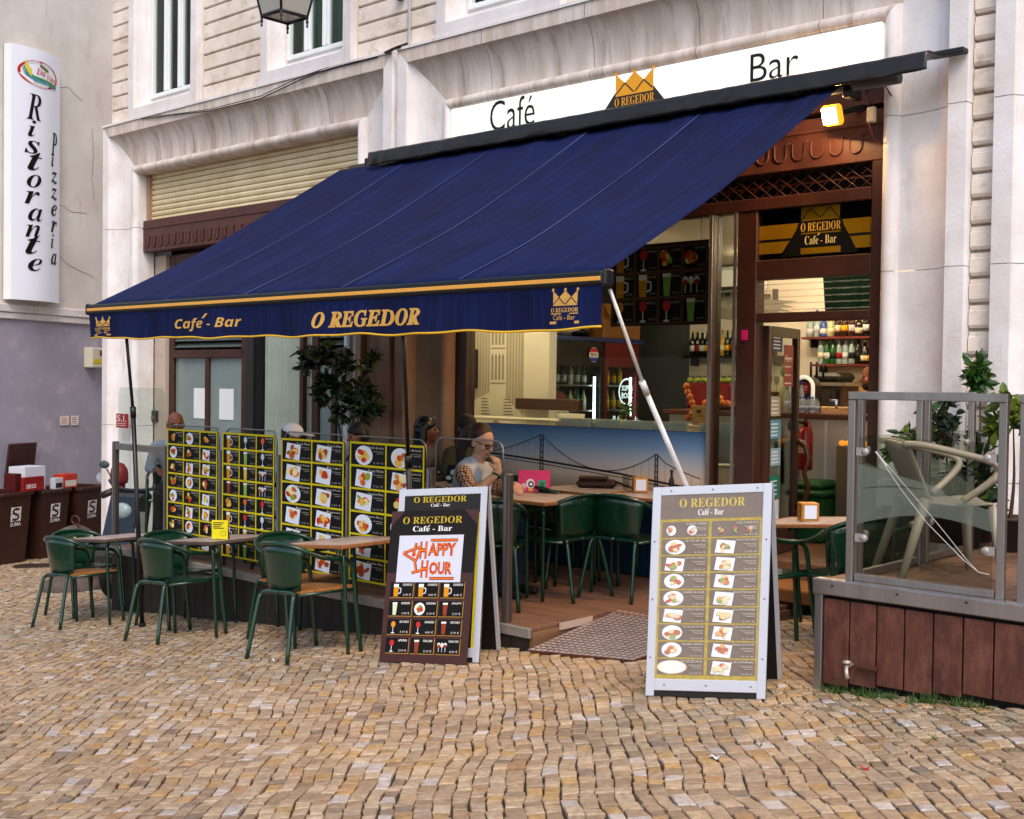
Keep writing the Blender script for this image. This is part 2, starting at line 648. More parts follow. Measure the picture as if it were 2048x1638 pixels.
def stone_mesh(mb, cl, st):
    c, cr, col, dz, tilt, bev = st
    base = gz(c.x) + dz
    def zz(p, h): return base + .089 * (p.x - c.x) + tilt[0] * (p.x - c.x) + tilt[1] * (p.y - c.y) + h
    vs = []
    for ins, h in ((0, -.02), (.0, -.003), (bev, .0005)):
        for p in cr:
            d = (c - p)
            q = p + d.normalized() * ins * 1.3
            vs.append((q.x, q.y, zz(q, h)))
    vs.append((c.x, c.y, zz(c, .0005 + rc.uniform(-.001, .0015))))
    fs = []
    for r_ in (0, 1):
        for k in range(4): fs.append((r_ * 4 + k, r_ * 4 + (k + 1) % 4, r_ * 4 + 4 + (k + 1) % 4, r_ * 4 + 4 + k))
    for k in range(4): fs.append((8 + k, 8 + (k + 1) % 4, 12))
    mb.add(vs, fs, COB, False)
    cl += [col] * 13
def inframe(c):
    d = V((c.x, c.y, gz(c.x) - CZ))
    zf = d.dot(_f)
    px, py = 1024 + FPX * d.dot(_r2) / zf, 819 - FPX * d.dot(_u2) / zf
    return (0 < px < 2048 and py < 1632), zf
rank = []
for k, st in enumerate(stones):
    ok, zf = inframe(st[0])
    if ok:
        a = (st[1][2] - st[1][0]).length * (st[1][3] - st[1][1]).length
        rank.append((-a / zf ** 3, k))
near = set(k for _, k in sorted(rank)[:300])
pave = wthing('pavement', 'x', 'x', (-5, 4, gz(-5)))
del pave['label'], pave['category']
struct(pave)
rest, rcol = MB(), []
for k, st in enumerate(stones):
    if k in near:
        mb, cl = MB(), []
        stone_mesh(mb, cl, st)
        mb.build('cobblestone', pave, cols=cl)
    else: stone_mesh(rest, rcol, st)
stuff(rest.build('cobblestones', pave, cols=rcol))

# ================================================================ the cafe building
bld = wthing('cafe_building', 'pale limestone building with coved stone shop surrounds and a brown framed café front', 'building', (-9, 8, -.5))
def portal_prof():
    p = [(0, 8.14), (0, 8.0), (.13, 8.0)]
    for i in range(1, 9):
        t = math.pi / 2 * i / 8
        p.append((.13 + .40 * (1 - math.cos(t)), 8.0 + .15 * math.sin(t)))
    p += [(.535, 8.15), (.54, 8.115), (.56, 8.09), (.59, 8.078), (.62, 8.09), (.645, 8.12), (.65, 8.15), (.65, 8.365)]
    return p
def seg(mb, A_, B_, m):
    n = len(A_)
    mb.add([*A_, *B_], [(i, i + 1, n + i + 1, n + i) for i in range(n - 1)], m, False)
def portal(x0, x1, zb, zt, name, zc=(1.0, 2.45, 3.55), sides='LTR'):
    pf = portal_prof()
    sr = MB().box(x0 + .02, x0 + .5, 8.42, 8.5, zb, zt - .6, STONE).build(name, bld)
    g = .0025
    def block(parts):
        mb = MB()
        for a, b_, mt in parts: seg(mb, a, b_, mt)
        for k, f in enumerate(mb.f):
            yy = max(mb.v[i][1] for i in f)
            mb.sm[k] = 8.0 < yy < 8.16
        mb.build('stone_block', sr)
    zs = [zb, *zc]
    for sd_ in ('L', 'R'):
        if sd_ not in sides: continue
        X = (lambda o: x0 + o) if sd_ == 'L' else (lambda o: x1 - o)
        for za, zb2 in zip(zs, zs[1:]):
            a = [(X(o), y, za + g) for o, y in pf]
            b_ = [(X(o), y, zb2 - g) for o, y in pf]
            ms = PIERLIT if (zb2 < 2.6 and ((sd_ == 'R' and x1 < -8) or (sd_ == 'L' and -9 < x0 < -8))) else STONE
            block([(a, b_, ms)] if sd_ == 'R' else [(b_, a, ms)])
        a = [(X(o), y, zs[-1] + g) for o, y in pf]
        b_ = [(X(o), y, zt - o) for o, y in pf]
        xc = x0 + 1.15 if sd_ == 'L' else x1 - 1.15
        c_ = [(xc + (-g if sd_ == 'L' else g), y, zt - o) for o, y in pf]
        block([(a, b_, STONE), (b_, c_, COVE)] if sd_ == 'R' else [(b_, a, STONE), (c_, b_, COVE)])
    xs_ = [x0 + 1.15, x0 + 1.15 + (x1 - x0 - 2.3) * .36, x0 + 1.15 + (x1 - x0 - 2.3) * .68, x1 - 1.15]
    for xa, xb in zip(xs_, xs_[1:]):
        a = [(xa + g, y, zt - o) for o, y in pf]
        b_ = [(xb - g, y, zt - o) for o, y in pf]
        block([(b_, a, COVE)])
    MB().box(x0, x1, 7.985, 8.14, zt + .002, zt + .03, STONE).build('band_cap', sr)
    return sr
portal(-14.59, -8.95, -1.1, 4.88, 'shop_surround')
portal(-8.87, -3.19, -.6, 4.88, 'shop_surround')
portal(-3.01, 2.65, -.2, 4.88, 'shop_surround', sides='LTR')

# rusticated courses, each a board of stone with an open joint
up = MB().box(-14.55, -13.9, 8.16, 8.3, 4.8, 9.5, COURSE).build('upper_wall', bld)
for a, b_ in ((-12.5, -11.08), (-9.67, -8.26), (-6.85, 2.6)): MB().box(a, b_, 8.16, 8.3, 4.8, 9.5, COURSE).build('wall_backing', up)
MB().box(-13.9, -6.85, 8.161, 8.3, 7.5, 9.5, COURSE).build('wall_backing', up)
MB().box(-13.9, -6.85, 8.161, 8.3, 4.5, 4.95, COURSE).build('wall_backing', up)
for a, b_ in ((-14.55, -13.97), (-12.43, -11.15), (-9.6, -8.33), (-6.78, -3.02)):
    z = 4.93
    while z < 7.4:
        mb = MB()
        mb.prism([(8.155, z + .002), (8.112, z + .004), (8.1, z + .014), (8.1, z + .162), (8.106, z + .168), (8.155, z + .168)], a + .01, b_ - .01, COURSE, 0)
        mb.build('wall_course', up)
        z += .183
for a, b_, zs in ((-3.185, -3.015, -.1), (-8.945, -8.875, 2.0)):
    st_ = MB().box(a, b_, 8.155, 8.3, zs, 4.86, COURSE).build('recessed_strip', bld)
    z = zs
    while z < 4.7:
        MB().prism([(8.15, z + .004), (8.1, z + .01), (8.085, z + .03), (8.085, z + .125), (8.1, z + .13), (8.1, z + .162), (8.15, z + .166)], a + .003, b_ - .003, COURSE, 0).build('wall_course', st_)
        z += .177
# side and back of the building
MB().box(-14.57, -14.42, 8.14, 14, -1.2, 9.5, PLASTER).build('side_wall', bld)
MB().box(-14.6, 2.7, 14, 14.2, -1.2, 9.5, PLASTER).build('rear_wall', bld)
MB().box(-14.6, 2.7, 8.14, 14.2, 9.5, 9.7, PLASTER).build('roof', bld)
# upper windows
def window(x0, x1, z0, z1, lab):
    pf = [(0, 8.15), (0, 8.0), (.12, 8.0)] + [(.12 + .13 * (1 - math.cos(t)), 8.0 + .2 * math.sin(t)) for t in [math.pi / 2 * i / 6 for i in range(1, 7)]]
    wd = MB()
    a = [(x0 + o, y, z0 + o) for o, y in pf]
    b_ = [(x0 + o, y, z1 - o) for o, y in pf]
    c_ = [(x1 - o, y, z1 - o) for o, y in pf]
    d_ = [(x1 - o, y, z0 + o) for o, y in pf]
    for p, q in ((b_, a), (c_, b_), (d_, c_), (a, d_)): seg(wd, p, q, STONE)
    for k, f in enumerate(wd.f): wd.sm[k] = 8.0 < max(wd.v[i][1] for i in f) < 8.21 and min(wd.v[i][1] for i in f) >= 8.0 and k % (len(pf) - 1) > 1
    wo = wd.build('window', bld)
    fx0, fx1, fz0, fz1 = x0 + .25, x1 - .25, z0 + .25, z1 - .25
    fr = MB()
    for a0, a1 in ((fx0, fx0 + .05), (fx1 - .05, fx1)): fr.box(a0, a1, 8.17, 8.24, fz0, fz1, PVC, b=.006)
    fr.box(fx0 + .05, fx1 - .05, 8.17, 8.24, fz0, fz0 + .05, PVC, b=.006)
    W = fx1 - fx0 - .1
    for k in (1, 2):
        xm = fx0 + .05 + W * k / 3
        fr.box(xm - .055, xm - .003, 8.165, 8.235, fz0 + .05, fz1, PVC, b=.008).box(xm + .003, xm + .055, 8.165, 8.235, fz0 + .05, fz1, PVC, b=.008)
    fr.build('window_frame', wo)
    for k in range(3):
        a0 = fx0 + .05 + W * k / 3
        MB().box(a0 + .03, a0 + W / 3 - .03, 8.2, 8.21, fz0 + .05, fz1, WPANE).build('pane', wo)
    cu = MB()
    cm = M('green_curtain', '#5f8a7c', .8) if lab else M('dark_curtain', '#3c302c', .9)
    cu.grid(lambda u, v: (fx0 + .02 + u * (W * .8 + .1), 8.36 + .03 * math.sin(u * 45), fz0 + v * (fz1 - fz0)), 60, 1, cm)
    cu.build('curtain', wo)
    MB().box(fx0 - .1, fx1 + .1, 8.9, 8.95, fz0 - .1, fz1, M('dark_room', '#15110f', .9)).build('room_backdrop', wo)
window(-13.97, -12.43, 4.915, 7.6, 0)
window(-11.15, -9.6, 4.915, 7.6, 1)
window(-8.33, -6.78, 4.915, 7.6, 0)

MB().box(-2.36, 2.0, 8.3, 8.36, -.2, 4.23, BEAM).build('bay_panel', bld)
# ---------------------------------------------------------------- left shop bay
bay = MB().box(-13.94, -9.6, 8.62, 8.7, 2.9, 4.3, BROWN).build('shutter_bay', bld)
MB().box(-13.935, -13.87, 8.25, 8.36, 3.6, 4.23, M('sand_steel', '#9c7c63', .6)).build('shutter_guide', bay)
MB().box(-9.67, -9.605, 8.25, 8.36, 3.6, 4.23, MC['sand_steel']).build('shutter_guide', bay)
z = 3.63
while z < 4.2:
    MB().prism([(8.31, z + .002), (8.296, z + .01), (8.288, z + .035), (8.296, z + .06), (8.31, z + .066)], -13.87, -9.67, CREAM, 0).build('shutter_slat', bay)
    z += .068
def ubeam(x0, x1, z0, z1, y, nm, zs):
    bm_ = MB().box(x0, x1, y, y + .18, z0, z1, BEAM, b=.006).build(nm, bld)
    MB().box(x0 + .002, x1 - .002, y - .012, y - .001, z1 - .11, z1 - .09, BEAM, b=.004).build('beam_moulding', bm_)
    u = MB().tube([(-.05, -.006, .06)] + [(-.05 * math.cos(a), -.006, -.02 - .05 * math.sin(a)) for a in [math.pi * i / 8 for i in range(9)]] + [(.05, -.006, .06), (.078, -.006, .065)], .007, BEAM, 6)
    first = None
    n = int((x1 - x0 - .1) / .155)
    for k in range(n):
        if first is None:
            first = u.build('scallop', bm_, off=False)
            o = first
        else:
            o = first.copy(); COL.objects.link(o)
        o.location = V((x0 + .1 + k * .155, y, zs)) - OFF[bm_]
ubeam(-13.93, -9.6, 3.24, 3.64, 8.2, 'shutter_beam', 3.36)
lw = M('beige_inner_stone', '#b9a99a', .75, col2='#a69484', ns=2, bump=.2)
MB().box(-13.935, -13.68, 8.38, 8.6, -.8, 3.2, lw).build('inner_pier', bld)
MB().box(-9.95, -9.605, 8.38, 8.6, -.6, 3.2, lw).build('inner_pier', bld)
def glazed(x0, x1, name, louv=True, papers=False):
    o = MB()
    z0, z1 = -.3, 3.2
    for a0, a1 in ((x0, x0 + .11), (x1 - .11, x1)): o.box(a0, a1, 8.42, 8.52, z0, z1, BROWN, b=.006)
    o.box(x0 + .11, x1 - .11, 8.43, 8.51, z1 - .12, z1, BROWN)
    o.box(x0 + .11, x1 - .11, 8.41, 8.51, 2.5, 2.62, BROWN, b=.006)
    o.box(x0 + .11, x1 - .11, 8.41, 8.51, 1.88, 1.98, BROWN, b=.006)
    o.box(x0 + .11, x1 - .11, 8.43, 8.51, z0, z0 + .35, BROWN, b=.006)
    xm = (x0 + x1) / 2
    o.box(xm - .04, xm + .04, 8.425, 8.515, z0 + .35, 1.88, BROWN, b=.006)
    g = o.build(name, bld)
    gp = M('milky_pane', '#7c8a86', .15, col2='#6c7975', ns=1)
    for a0, a1 in ((x0 + .11, xm - .04), (xm + .04, x1 - .11)):
        MB().box(a0, a1, 8.46, 8.47, z0 + .35, 1.88, gp).build('pane', g)
    if louv:
        for k in range(6):
            zz = 2.0 + k * .083
            mb = MB()
            mt = Matrix.Translation((0, 8.47, zz + .04)) @ Matrix.Rotation(R(35), 4, 'X')
            mb.box(x0 + .12, x1 - .12, -.05, .05, -.004, .004, M('louvre_glass', '#5d6660', .12, spec=.8), mt)
            mb.build('louvre', g)
    return g
g1 = glazed(-13.66, -11.96, 'shop_door')
for xx in (-12.98, -12.42):
    MB().box(xx - .15, xx + .15, 8.452, 8.457, 1.12, 1.5, flat('#d9dcdc')).build('paper_notice', g1)
g2 = glazed(-10.72, -9.97, 'shop_door')
MB().box(-11.95, -11.8, 8.4, 8.55, -.3, 3.2, M('charcoal_post', '#1d1c1d', .5)).build('door_post', bld)
cw = MB().box(-11.8, -10.72, 8.42, 8.43, -.3, 3.2, PANE).build('curtained_window', bld)
MB().grid(lambda u, v: (-11.72 + u * 1.0 + .01 * math.sin(v * 3), 8.5 + .025 * math.sin(u * 62) + .012 * math.sin(u * 23 + 1), -.3 + 3.5 * v), 110, 2, M('grey_curtain', '#d0cac2', .85, col2='#beb8b0', ns=2)).build('curtain', cw)
MB().box(-11.8, -10.72, 8.62, 8.66, -.3, 3.2, M('grey_backing', '#55534e', .8)).build('window_backing', cw)
MB().box(-10.86, -10.8, 8.36, 8.42, -.3, 3.2, BROWN).build('window_post', cw)
MB().box(-13.94, -9.6, 8.62, 8.7, -.8, 2.9, M('dark_shop_inside', '#2a2522', .9)).build('shop_inside', bld)
for xx, yy, rr, mt in ((-9.52, 8.0, .045, PVC), (-9.36, 7.99, .03, M('grey_pipe', '#8a8482', .5))):
    tag(MB().cyl((xx, yy - .05, -.1), (xx, yy - .05, 2.9), rr, mt, n=12).build('drainpipe'), 'pale plastic pipe running up the pier beside the shrub' if rr > .04 else 'thin grey pipe beside the pale pipe on the pier', 'pipe')

# ---------------------------------------------------------------- cafe front: frames, panes, grille
front = MB().box(-8.215, -3.865, 8.2, 8.33, -.09, -.052, BROWN).build('shop_front', bld)
for a0, a1, zt in ((-8.215, -8.07, 3.27), (-5.345, -5.295, 2.99), (-5.075, -4.9, 2.99), (-3.955, -3.865, 3.27)):
    MB().box(a0, a1, 8.2, 8.33, -.05, zt, BROWN, b=.006).build('frame_post', front)
MB().box(-8.07, -3.955, 8.19, 8.32, 2.99, 3.085, BROWN, b=.006).build('head_rail', front)
MB().box(-8.215, -3.865, 8.34, 8.36, 3.05, 3.3, M('grille_dark', '#0a0807', .8)).build('grille_backing', front)
MB().box(-8.2, -3.87, 8.28, 8.3, 3.17, 3.185, BROWN).build('grille_bar', front)
wire = MB()
x = -8.4
while x < -3.7:
    for s, yy in ((1, 8.262), (-1, 8.254)):
        p0, p1 = V((x, yy, 3.085)), V((x + s * .24, yy, 3.275))
        pts = [p0 + (p1 - p0) * k / 8 for k in range(9)]
        pts = [p for p in pts if -8.2 < p.x < -3.88]
        if len(pts) > 1: wire.tube(pts, .0045, BROWN, 5)
    x += .12
wire.build('grille_mesh', front)
ubeam(-8.215, -3.865, 3.27, 3.64, 8.2, 'shutter_beam', 3.41)
MB().box(-8.215, -3.865, 8.24, 8.4, 3.69, 4.24, BEAM).build('shutter_box', front)
MB().box(-8.215, -3.865, 8.36, 8.4, 3.6, 3.72, BLACK).build('shutter_slot', front)
MB().box(-8.07, -5.345, 8.255, 8.265, 1.245, 2.99, PANE).build('pane', front)
MB().box(-5.295, -5.075, 8.255, 8.265, .0, 2.99, PANE).build('pane', front)
MB().box(-5.33, -5.3, 8.185, 8.2, .0, 2.99, STEEL).build('steel_trim', front)
MB().box(-5.1, -5.078, 8.185, 8.2, .0, 2.99, STEEL).build('steel_trim', front)
# bridge photograph on the lower panel (flat print)
pan = MB().box(-8.07, -5.345, 8.225, 8.25, -.02, 1.24, BROWN)
pan = pan.build('bridge_panel', front)
def skymat():
    m = M('bridge_sky_print', '#ffffff', .35)
    t = m.node_tree
    tc = t.nodes.new('ShaderNodeTexCoord')
    sp = t.nodes.new('ShaderNodeSeparateXYZ')
    t.links.new(tc.outputs['Object'], sp.inputs[0])
    cr = t.nodes.new('ShaderNodeValToRGB')
    mr = t.nodes.new('ShaderNodeMapRange')
    mr.inputs['From Min'].default_value, mr.inputs['From Max'].default_value = .55, 1.74
    t.links.new(sp.outputs[2], mr.inputs[0])
    e = cr.color_ramp.elements
    e[0].position, e[0].color = 0, C('#14304e')
    e[1].position, e[1].color = 1, C('#2a5688')
    for p_, c_ in ((.5, '#1b3a5c'), (.56, '#b59a80'), (.66, '#d6bfa6'), (.76, '#b4b6b8'), (.88, '#6f90b4')):
        q = e.new(p_); q.color = C(c_)
    t.links.new(mr.outputs[0], cr.inputs[0])
    t.links.new(cr.outputs[0], t.nodes['Principled BSDF'].inputs['Base Color'])
    return m
pr = MB()
F = FR((-8.07, 8.224, 0), (1, 0, 0), (0, 0, 1))
F.rect(pr, .0, 0, 2.72, 1.235, skymat(), 0)
dk = flat('#2c2526')
def bx(px): return P(px, 900, y=8.22).x + 8.07
deck = [(0, .975), (bx(1085), .917), (bx(1240), .85), (bx(1330), .80), (2.72, .76)]
F.line(pr, deck, .018, dk, 2)
F.line(pr, [(a, b_ - .03) for a, b_ in deck], .008, dk, 2)
for tx, zt, zb, wd_ in ((bx(1083), 1.154, .83, .028), (bx(1313), 1.038, .73, .022)):
    for s in (-1, 1): F.rect(pr, tx + s * wd_ * .6 - .006, zb, tx + s * wd_ * .6 + .006, zt, dk, 3)
    for k in range(6): F.rect(pr, tx - wd_ * .6, zb + (zt - zb) * k / 6, tx + wd_ * .6, zb + (zt - zb) * k / 6 + .01, dk, 3)
T1, T2 = bx(1083), bx(1313)
cab = [(T1 - .75 + .75 * k / 10, .96 + .194 * (k / 10) ** 1.5) for k in range(11)]
cab2 = [(T1 + (T2 - T1) * k / 16, 1.154 - .116 * k / 16 - .9 * (k / 16) * (1 - k / 16)) for k in range(17)]
cab3 = [(T2 + .7 * k / 8, 1.038 - .24 * (k / 8) ** .6) for k in range(9) if T2 + .7 * k / 8 < 2.72]
for c_ in (cab, cab2, cab3):
    F.line(pr, c_, .009, flat('#4a3f3e'), 2)
    for a, b_ in c_: F.line(pr, [(a, b_), (a, max(.7, np.interp(a, [q[0] for q in deck], [q[1] for q in deck])))], .003, flat('#6c625f'), 1)
F.rect(pr, 0, .0, 2.72, .55, flat('#17324f'), 1)
pr.build('bridge_print', pan)
# transom sign over the door
ts = MB().box(-4.9, -3.955, 8.24, 8.25, 2.6, 2.99, M('gloss_black', '#050403', .15)).build('transom_sign', front)
GB = M('gold_foil', '#b98a1e', .25, .6, col2='#a0730f', ns=3)
gb, F2 = MB(), FR((-4.9, 8.239, 2.6), (1, 0, 0), (0, 0, 1))
F2.poly(gb, [(.0, .05), (.2, .05), (.36, .27), (0, .27)], GB, 1)
F2.poly(gb, [(.8, .05), (.945, .05), (.945, .27), (.68, .27)], GB, 1)
for a in (.14,): F2.rect(gb, 0, a, .945, a + .02, flat('#080503'), 2)
F2.poly(gb, [(.2, .02), (.36, .29), (.68, .29), (.83, .02)], flat('#080503'), 3)
F2.rect(gb, .36, .28, .68, .385, GB, 4)
F2.line(gb, [(.33, .25), (.44, .37), (.52, .30), (.60, .37), (.71, .25)], .008, flat('#080503'), 5)
F2.text(gb, sty('O REGEDOR', SERIF), .36, .2, .69, .265, flat('#c79a3a'), 6, -.008)
F2.rect(gb, .36, .18, .69, .19, GB, 4)
F2.text(gb, sty('Cafe - Bar', SERIF), .395, .1, .655, .165, flat('#d9c27a'), 6, -.012)
F2.poly(gb, [(.497, .165), (.515, .183), (.521, .179), (.503, .163)], flat('#d9c27a'), 6)
F2.rect(gb, .36, .03, .69, .075, GB, 4)
gb.build('sign_print', ts)
# door frame, louvres, leaf
MB().box(-4.9, -3.955, 8.2, 8.32, 2.45, 2.6, BROWN, b=.006).build('door_head', front)
MB().box(-4.9, -3.955, 8.2, 8.32, 2.12, 2.19, BROWN, b=.006).build('door_head', front)
for k in range(5):
    MB().box(-4.89, -3.96, 8.22, 8.3, 2.21 + k * .05, 2.214 + k * .05, M('clear_louvre', '#cfcabb', .1, alpha=.25)).build('louvre', front)
MB().box(-5.02, -4.97, 8.19, 8.2, 1.98, 2.06, flat('#c41a6a')).build('pink_tag', front)
dr = thing('x', 'x', 'x')
bpy.data.objects.remove(dr)
hinge, tip = V((-4.885, 8.34)), V((-5.0, 9.05))
dd = (tip - hinge)
W = dd.length
mt = Matrix.Translation((hinge.x, hinge.y, 0)) @ Matrix.Rotation(math.atan2(dd.y, dd.x), 4, 'Z')
dm = MB()
for a0, a1 in ((0, .07), (W - .07, W)): dm.box(a0, a1, -.025, .025, .26, 2.1, BROWN, mt, .005)
dm.box(.07, W - .07, -.025, .025, 2.02, 2.1, BROWN, mt).box(.07, W - .07, -.025, .025, .26, .5, BROWN, mt)
door = dm.build('door', front)
MB().box(.07, W - .07, -.004, .004, .5, 2.02, PANE, mt).build('pane', door)
hd = MB()
hp = [(W - .035, -.03, .62), (W - .035, -.1, .66), (W - .05, -.13, .78), (W - .07, -.1, .9), (W - .05, -.13, 1.02), (W - .035, -.1, 1.12), (W - .035, -.03, 1.16)]
hd.tube([mt @ V(p) for p in hp], [.024, .026, .022, .018, .022, .026, .024], M('bronze_handle', '#5a3520', .35, .6), 10)
hd.build('door_handle', door)
dn = MB()
for zz, a0, hh, cl in ((1.9, .12, .14, '#2a4a7c'), (1.62, .38, .34, '#a3564c'), (1.38, .1, .16, '#b0a58c'), (1.2, .1, .15, '#5aa0b8'), (.98, .12, .14, '#8fb6c8'), (.72, .1, .18, '#1d7a66'), (.5, .1, .2, '#d8dde0')):
    FRm = FR(mt @ V((a0, -.008, zz)), mt.to_3x3() @ V((1, 0, 0)), (0, 0, 1))
    FRm.rect(dn, 0, 0, .22, hh, flat(cl), 1)
    for k in range(4): FRm.rect(dn, .02, .02 + k * hh / 5, .17, .02 + k * hh / 5 + .012, flat('#e8e4dc'), 2)
FRm = FR(mt @ V((.37, -.008, 1.62)), mt.to_3x3() @ V((1, 0, 0)), (0, 0, 1))
FRm.text(dn, 'Alarm', .03, .2, .2, .26, flat('#f0ece4'), 3)
dn.build('door_notice', door)

# ================================================================ the neighbouring building
nb = wthing('neighbouring_building', 'grey plastered neighbouring building with mauve painted base and white ledge', 'building', (-17.3, 8, -1))
ndir = V((-.36, .933, 0))
def NP(t, off, z): return V((-17.3, 8, 0)) + ndir * t + V((.933, .36, 0)) * off + V((0, 0, z))
def nbox(name, t0, t1, o0, o1, z0, z1, m, par=nb, b=0.):
    mt = Matrix.Translation((-17.3, 8, 0)) @ Matrix.Rotation(math.atan2(ndir.y, ndir.x), 4, 'Z')
    return MB().box(t0, t1, -o1, -o0, z0, z1, m, mt, b).build(name, par)
nbox('wall', -5, 3.4, -.5, 0, 2.62, 9.5, PLASTER)
nbox('wall_base', -5, 3.4, -.5, -.01, -2.5, 2.5, MAUVE)
nbox('ledge', -.6, 3.4, -.2, .06, 2.56, 2.68, STONE, b=.01)
nbox('ledge', -.6, 3.4, -.2, .035, 2.46, 2.555, STONE, b=.01)
nbox('pilaster_strip', -5, -.42, -.3, .05, 2.62, 9.5, STONE)
MB().box(-18.8, -14.5, 11.0, 11.2, -2, 9.5, PLASTER).build('return_wall', nb)

for pts_ in ([(.2, 6.3), (.5, 6.2), (.9, 6.05), (1.2, 6.12), (1.6, 5.95)], [(.95, 4.3), (1.3, 4.2), (1.7, 4.22)], [(.9, 3.55), (1.3, 3.35), (1.9, 3.2)], [(1.75, 5.6), (1.8, 5.2), (1.76, 4.8), (1.82, 4.4)]):
    pp_ = [(a_ + (b2 - a_) * k / 6 + .02 * noise.noise(V((a_ * 9 + k, c_ * 7, 1))), c_ + (d2 - c_) * k / 6 + .025 * noise.noise(V((a_ * 5 + k * 1.3, c_, 4)))) for (a_, c_), (b2, d2) in zip(pts_, pts_[1:]) for k in range(6)]
    mb = MB()
    FR(NP(0, .003, 0), ndir, (0, 0, 1)).line(mb, pp_, .007, flat('#5a4a40'), 1)
    mb.build('wall_crack', nb)

# ================================================================ awning
AW = wthing('awning', 'navy blue retractable awning with gold lettered valance and black hood over the café tables', 'awning', (-6.8, 7.9, 3.8))
AX0, AX1, BY, BZ, TY, TZ = -9.56, -4.01, 5.15, 2.235, 7.86, 3.77
def canv(u, v):
    x = AX0 + (AX1 - AX0) * u
    sag = -.06 * math.sin(math.pi * v) - .03 * math.sin(math.pi * v) * math.sin(math.pi * u)
    rip = .005 * math.sin(u * 62 + v * 3) * (.4 + .6 * v) + .012 * noise.noise(V((u * 26 + v * 2.5, v * 2.2, 1))) + .012 * (.3 + u) * noise.noise(V((u * 55 - v * 3, v * .8, 4)))
    return (x, BY + (TY - BY) * v, BZ + .005 + (TZ - BZ) * v + sag + rip)
cv = MB()
cv.grid(canv, 200, 30, NAVY)
cv = cv.build('canopy', AW)
md = cv.modifiers.new('t', 'SOLIDIFY'); md.thickness = .003
SEAM = M('canvas_seam', '#2a3766', .8)
for k in range(1, 5):
    sm_ = MB()
    sm_.grid(lambda u, v: tuple(V(canv(k / 5 - .003 + u * .0035, .0 + v * .985)) + V((0, -.002, .006))), 1, 24, SEAM)
    sm_.build('seam', cv)
bar = MB().box(AX0 - .01, AX1 + .01, BY - .045, BY + .03, BZ - .075, BZ + .005, BLACK, b=.012)
bar.box(AX0 - .035, AX0 - .01, BY - .05, BY + .035, BZ - .08, BZ + .012, BLACK, b=.01).box(AX1 + .01, AX1 + .035, BY - .05, BY + .035, BZ - .08, BZ + .012, BLACK, b=.01)
bar = bar.build('front_bar', AW)
MB().box(AX0, AX1, BY - .053, BY - .046, BZ - .052, BZ - .028, M('gold_stripe', '#d99a3a', .4), b=.002).build('gold_stripe', bar)
VT = BZ - .07
def vbot(x):
    u = (x - AX0) / (AX1 - AX0)
    return 1.955 - .03 * u - .012 * math.sin(math.pi * u) + .006 * math.sin(u * 33) + .004 * math.sin(u * 71)
def vy(x, z):
    return BY - .03 + .012 * math.sin(x * 5.1) * (VT - z) / .2 + .008 * math.sin(x * 11 + 1) * (VT - z) / .2
va = MB()
va.grid(lambda u, v: (AX0 + (AX1 - AX0) * u - .0 * v, vy(AX0 + (AX1 - AX0) * u, VT + (vbot(AX0 + (AX1 - AX0) * u) - VT) * v), VT + (vbot(AX0 + (AX1 - AX0) * u) - VT) * v), 120, 6, NAVY)
va = va.build('valance', AW)
tr = MB().tube([(AX0 + (AX1 - AX0) * k / 120, vy(AX0 + (AX1 - AX0) * k / 120, vbot(AX0 + (AX1 - AX0) * k / 120)), vbot(AX0 + (AX1 - AX0) * k / 120)) for k in range(121)], .007, M('yellow_piping', '#d8a61c', .6), 6)
tr.build('yellow_piping', va)
class VF(FR):
    """frame that follows the wavy valance"""
    def pt(s, u, v, l=0):
        return V((u, vy(u, v) - .002 - .0006 * l, v))
VFR = VF((0, 0, 0), (1, 0, 0), (0, 0, 1))
def crown(F, mb, u0, u1, v0, v1, m, dark, l=1, dots=True):
    w_, h = u1 - u0, v1 - v0
    F.poly(mb, [(u0, v0), (u1, v0), (u1, v1), (u0 + w_ * .75, v0 + h * .55), (u0 + w_ * .5, v1), (u0 + w_ * .25, v0 + h * .55), (u0, v1)], m, l)
    if dots:
        for k in (0, .5, 1): F.ell(mb, u0 + w_ * k, v1 + h * .06, w_ * .055, w_ * .055, m, l + 1, 8)
    F.line(mb, [(u0 + w_ * .02, v0 + h * .12), (u0 + w_ * .25, v0 + h * .55), (u0 + w_ * .48, v0 + h * .1)], w_ * .03, dark, l + 2)
    F.line(mb, [(u0 + w_ * .52, v0 + h * .1), (u0 + w_ * .75, v0 + h * .55), (u0 + w_ * .98, v0 + h * .12)], w_ * .03, dark, l + 2)
def badge(F, mb, u0, u1, v0, v1, m, dark):
    h = v1 - v0
    crown(F, mb, u0 + (u1 - u0) * .08, u1 - (u1 - u0) * .05, v0 + h * .52, v0 + h * .95, m, dark)
    F.text(mb, sty('O REGEDOR', SERIF), u0, v0 + h * .33, u1, v0 + h * .46, m, 2)
    F.rect(mb, u0, v0 + h * .275, u1, v0 + h * .305, m, 2)
    F.text(mb, 'Café - Bar', u0 + (u1 - u0) * .08, v0 + h * .11, u1 - (u1 - u0) * .1, v0 + h * .25, m, 2)
    F.rect(mb, u0 - .01, v0, u1 + .01, v0 + h * .075, m, 2)
def lx(px): return P(px, 640, y=BY - .03).x
lt = MB()
lt1 = MB(); badge(VFR, lt1, lx(190), lx(221), 1.975, 2.125, GOLD, NAVY); lt1.build('crown_badge', va)
lt1 = MB(); badge(VFR, lt1, lx(1102), lx(1159), 1.955, 2.15, GOLD, NAVY); lt1.build('crown_badge', va)
VFR.text(lt, sty('Cafe - Bar', SANSBI), lx(350), 1.985, lx(482), 2.085, GOLD, 2)
xa = lx(404)
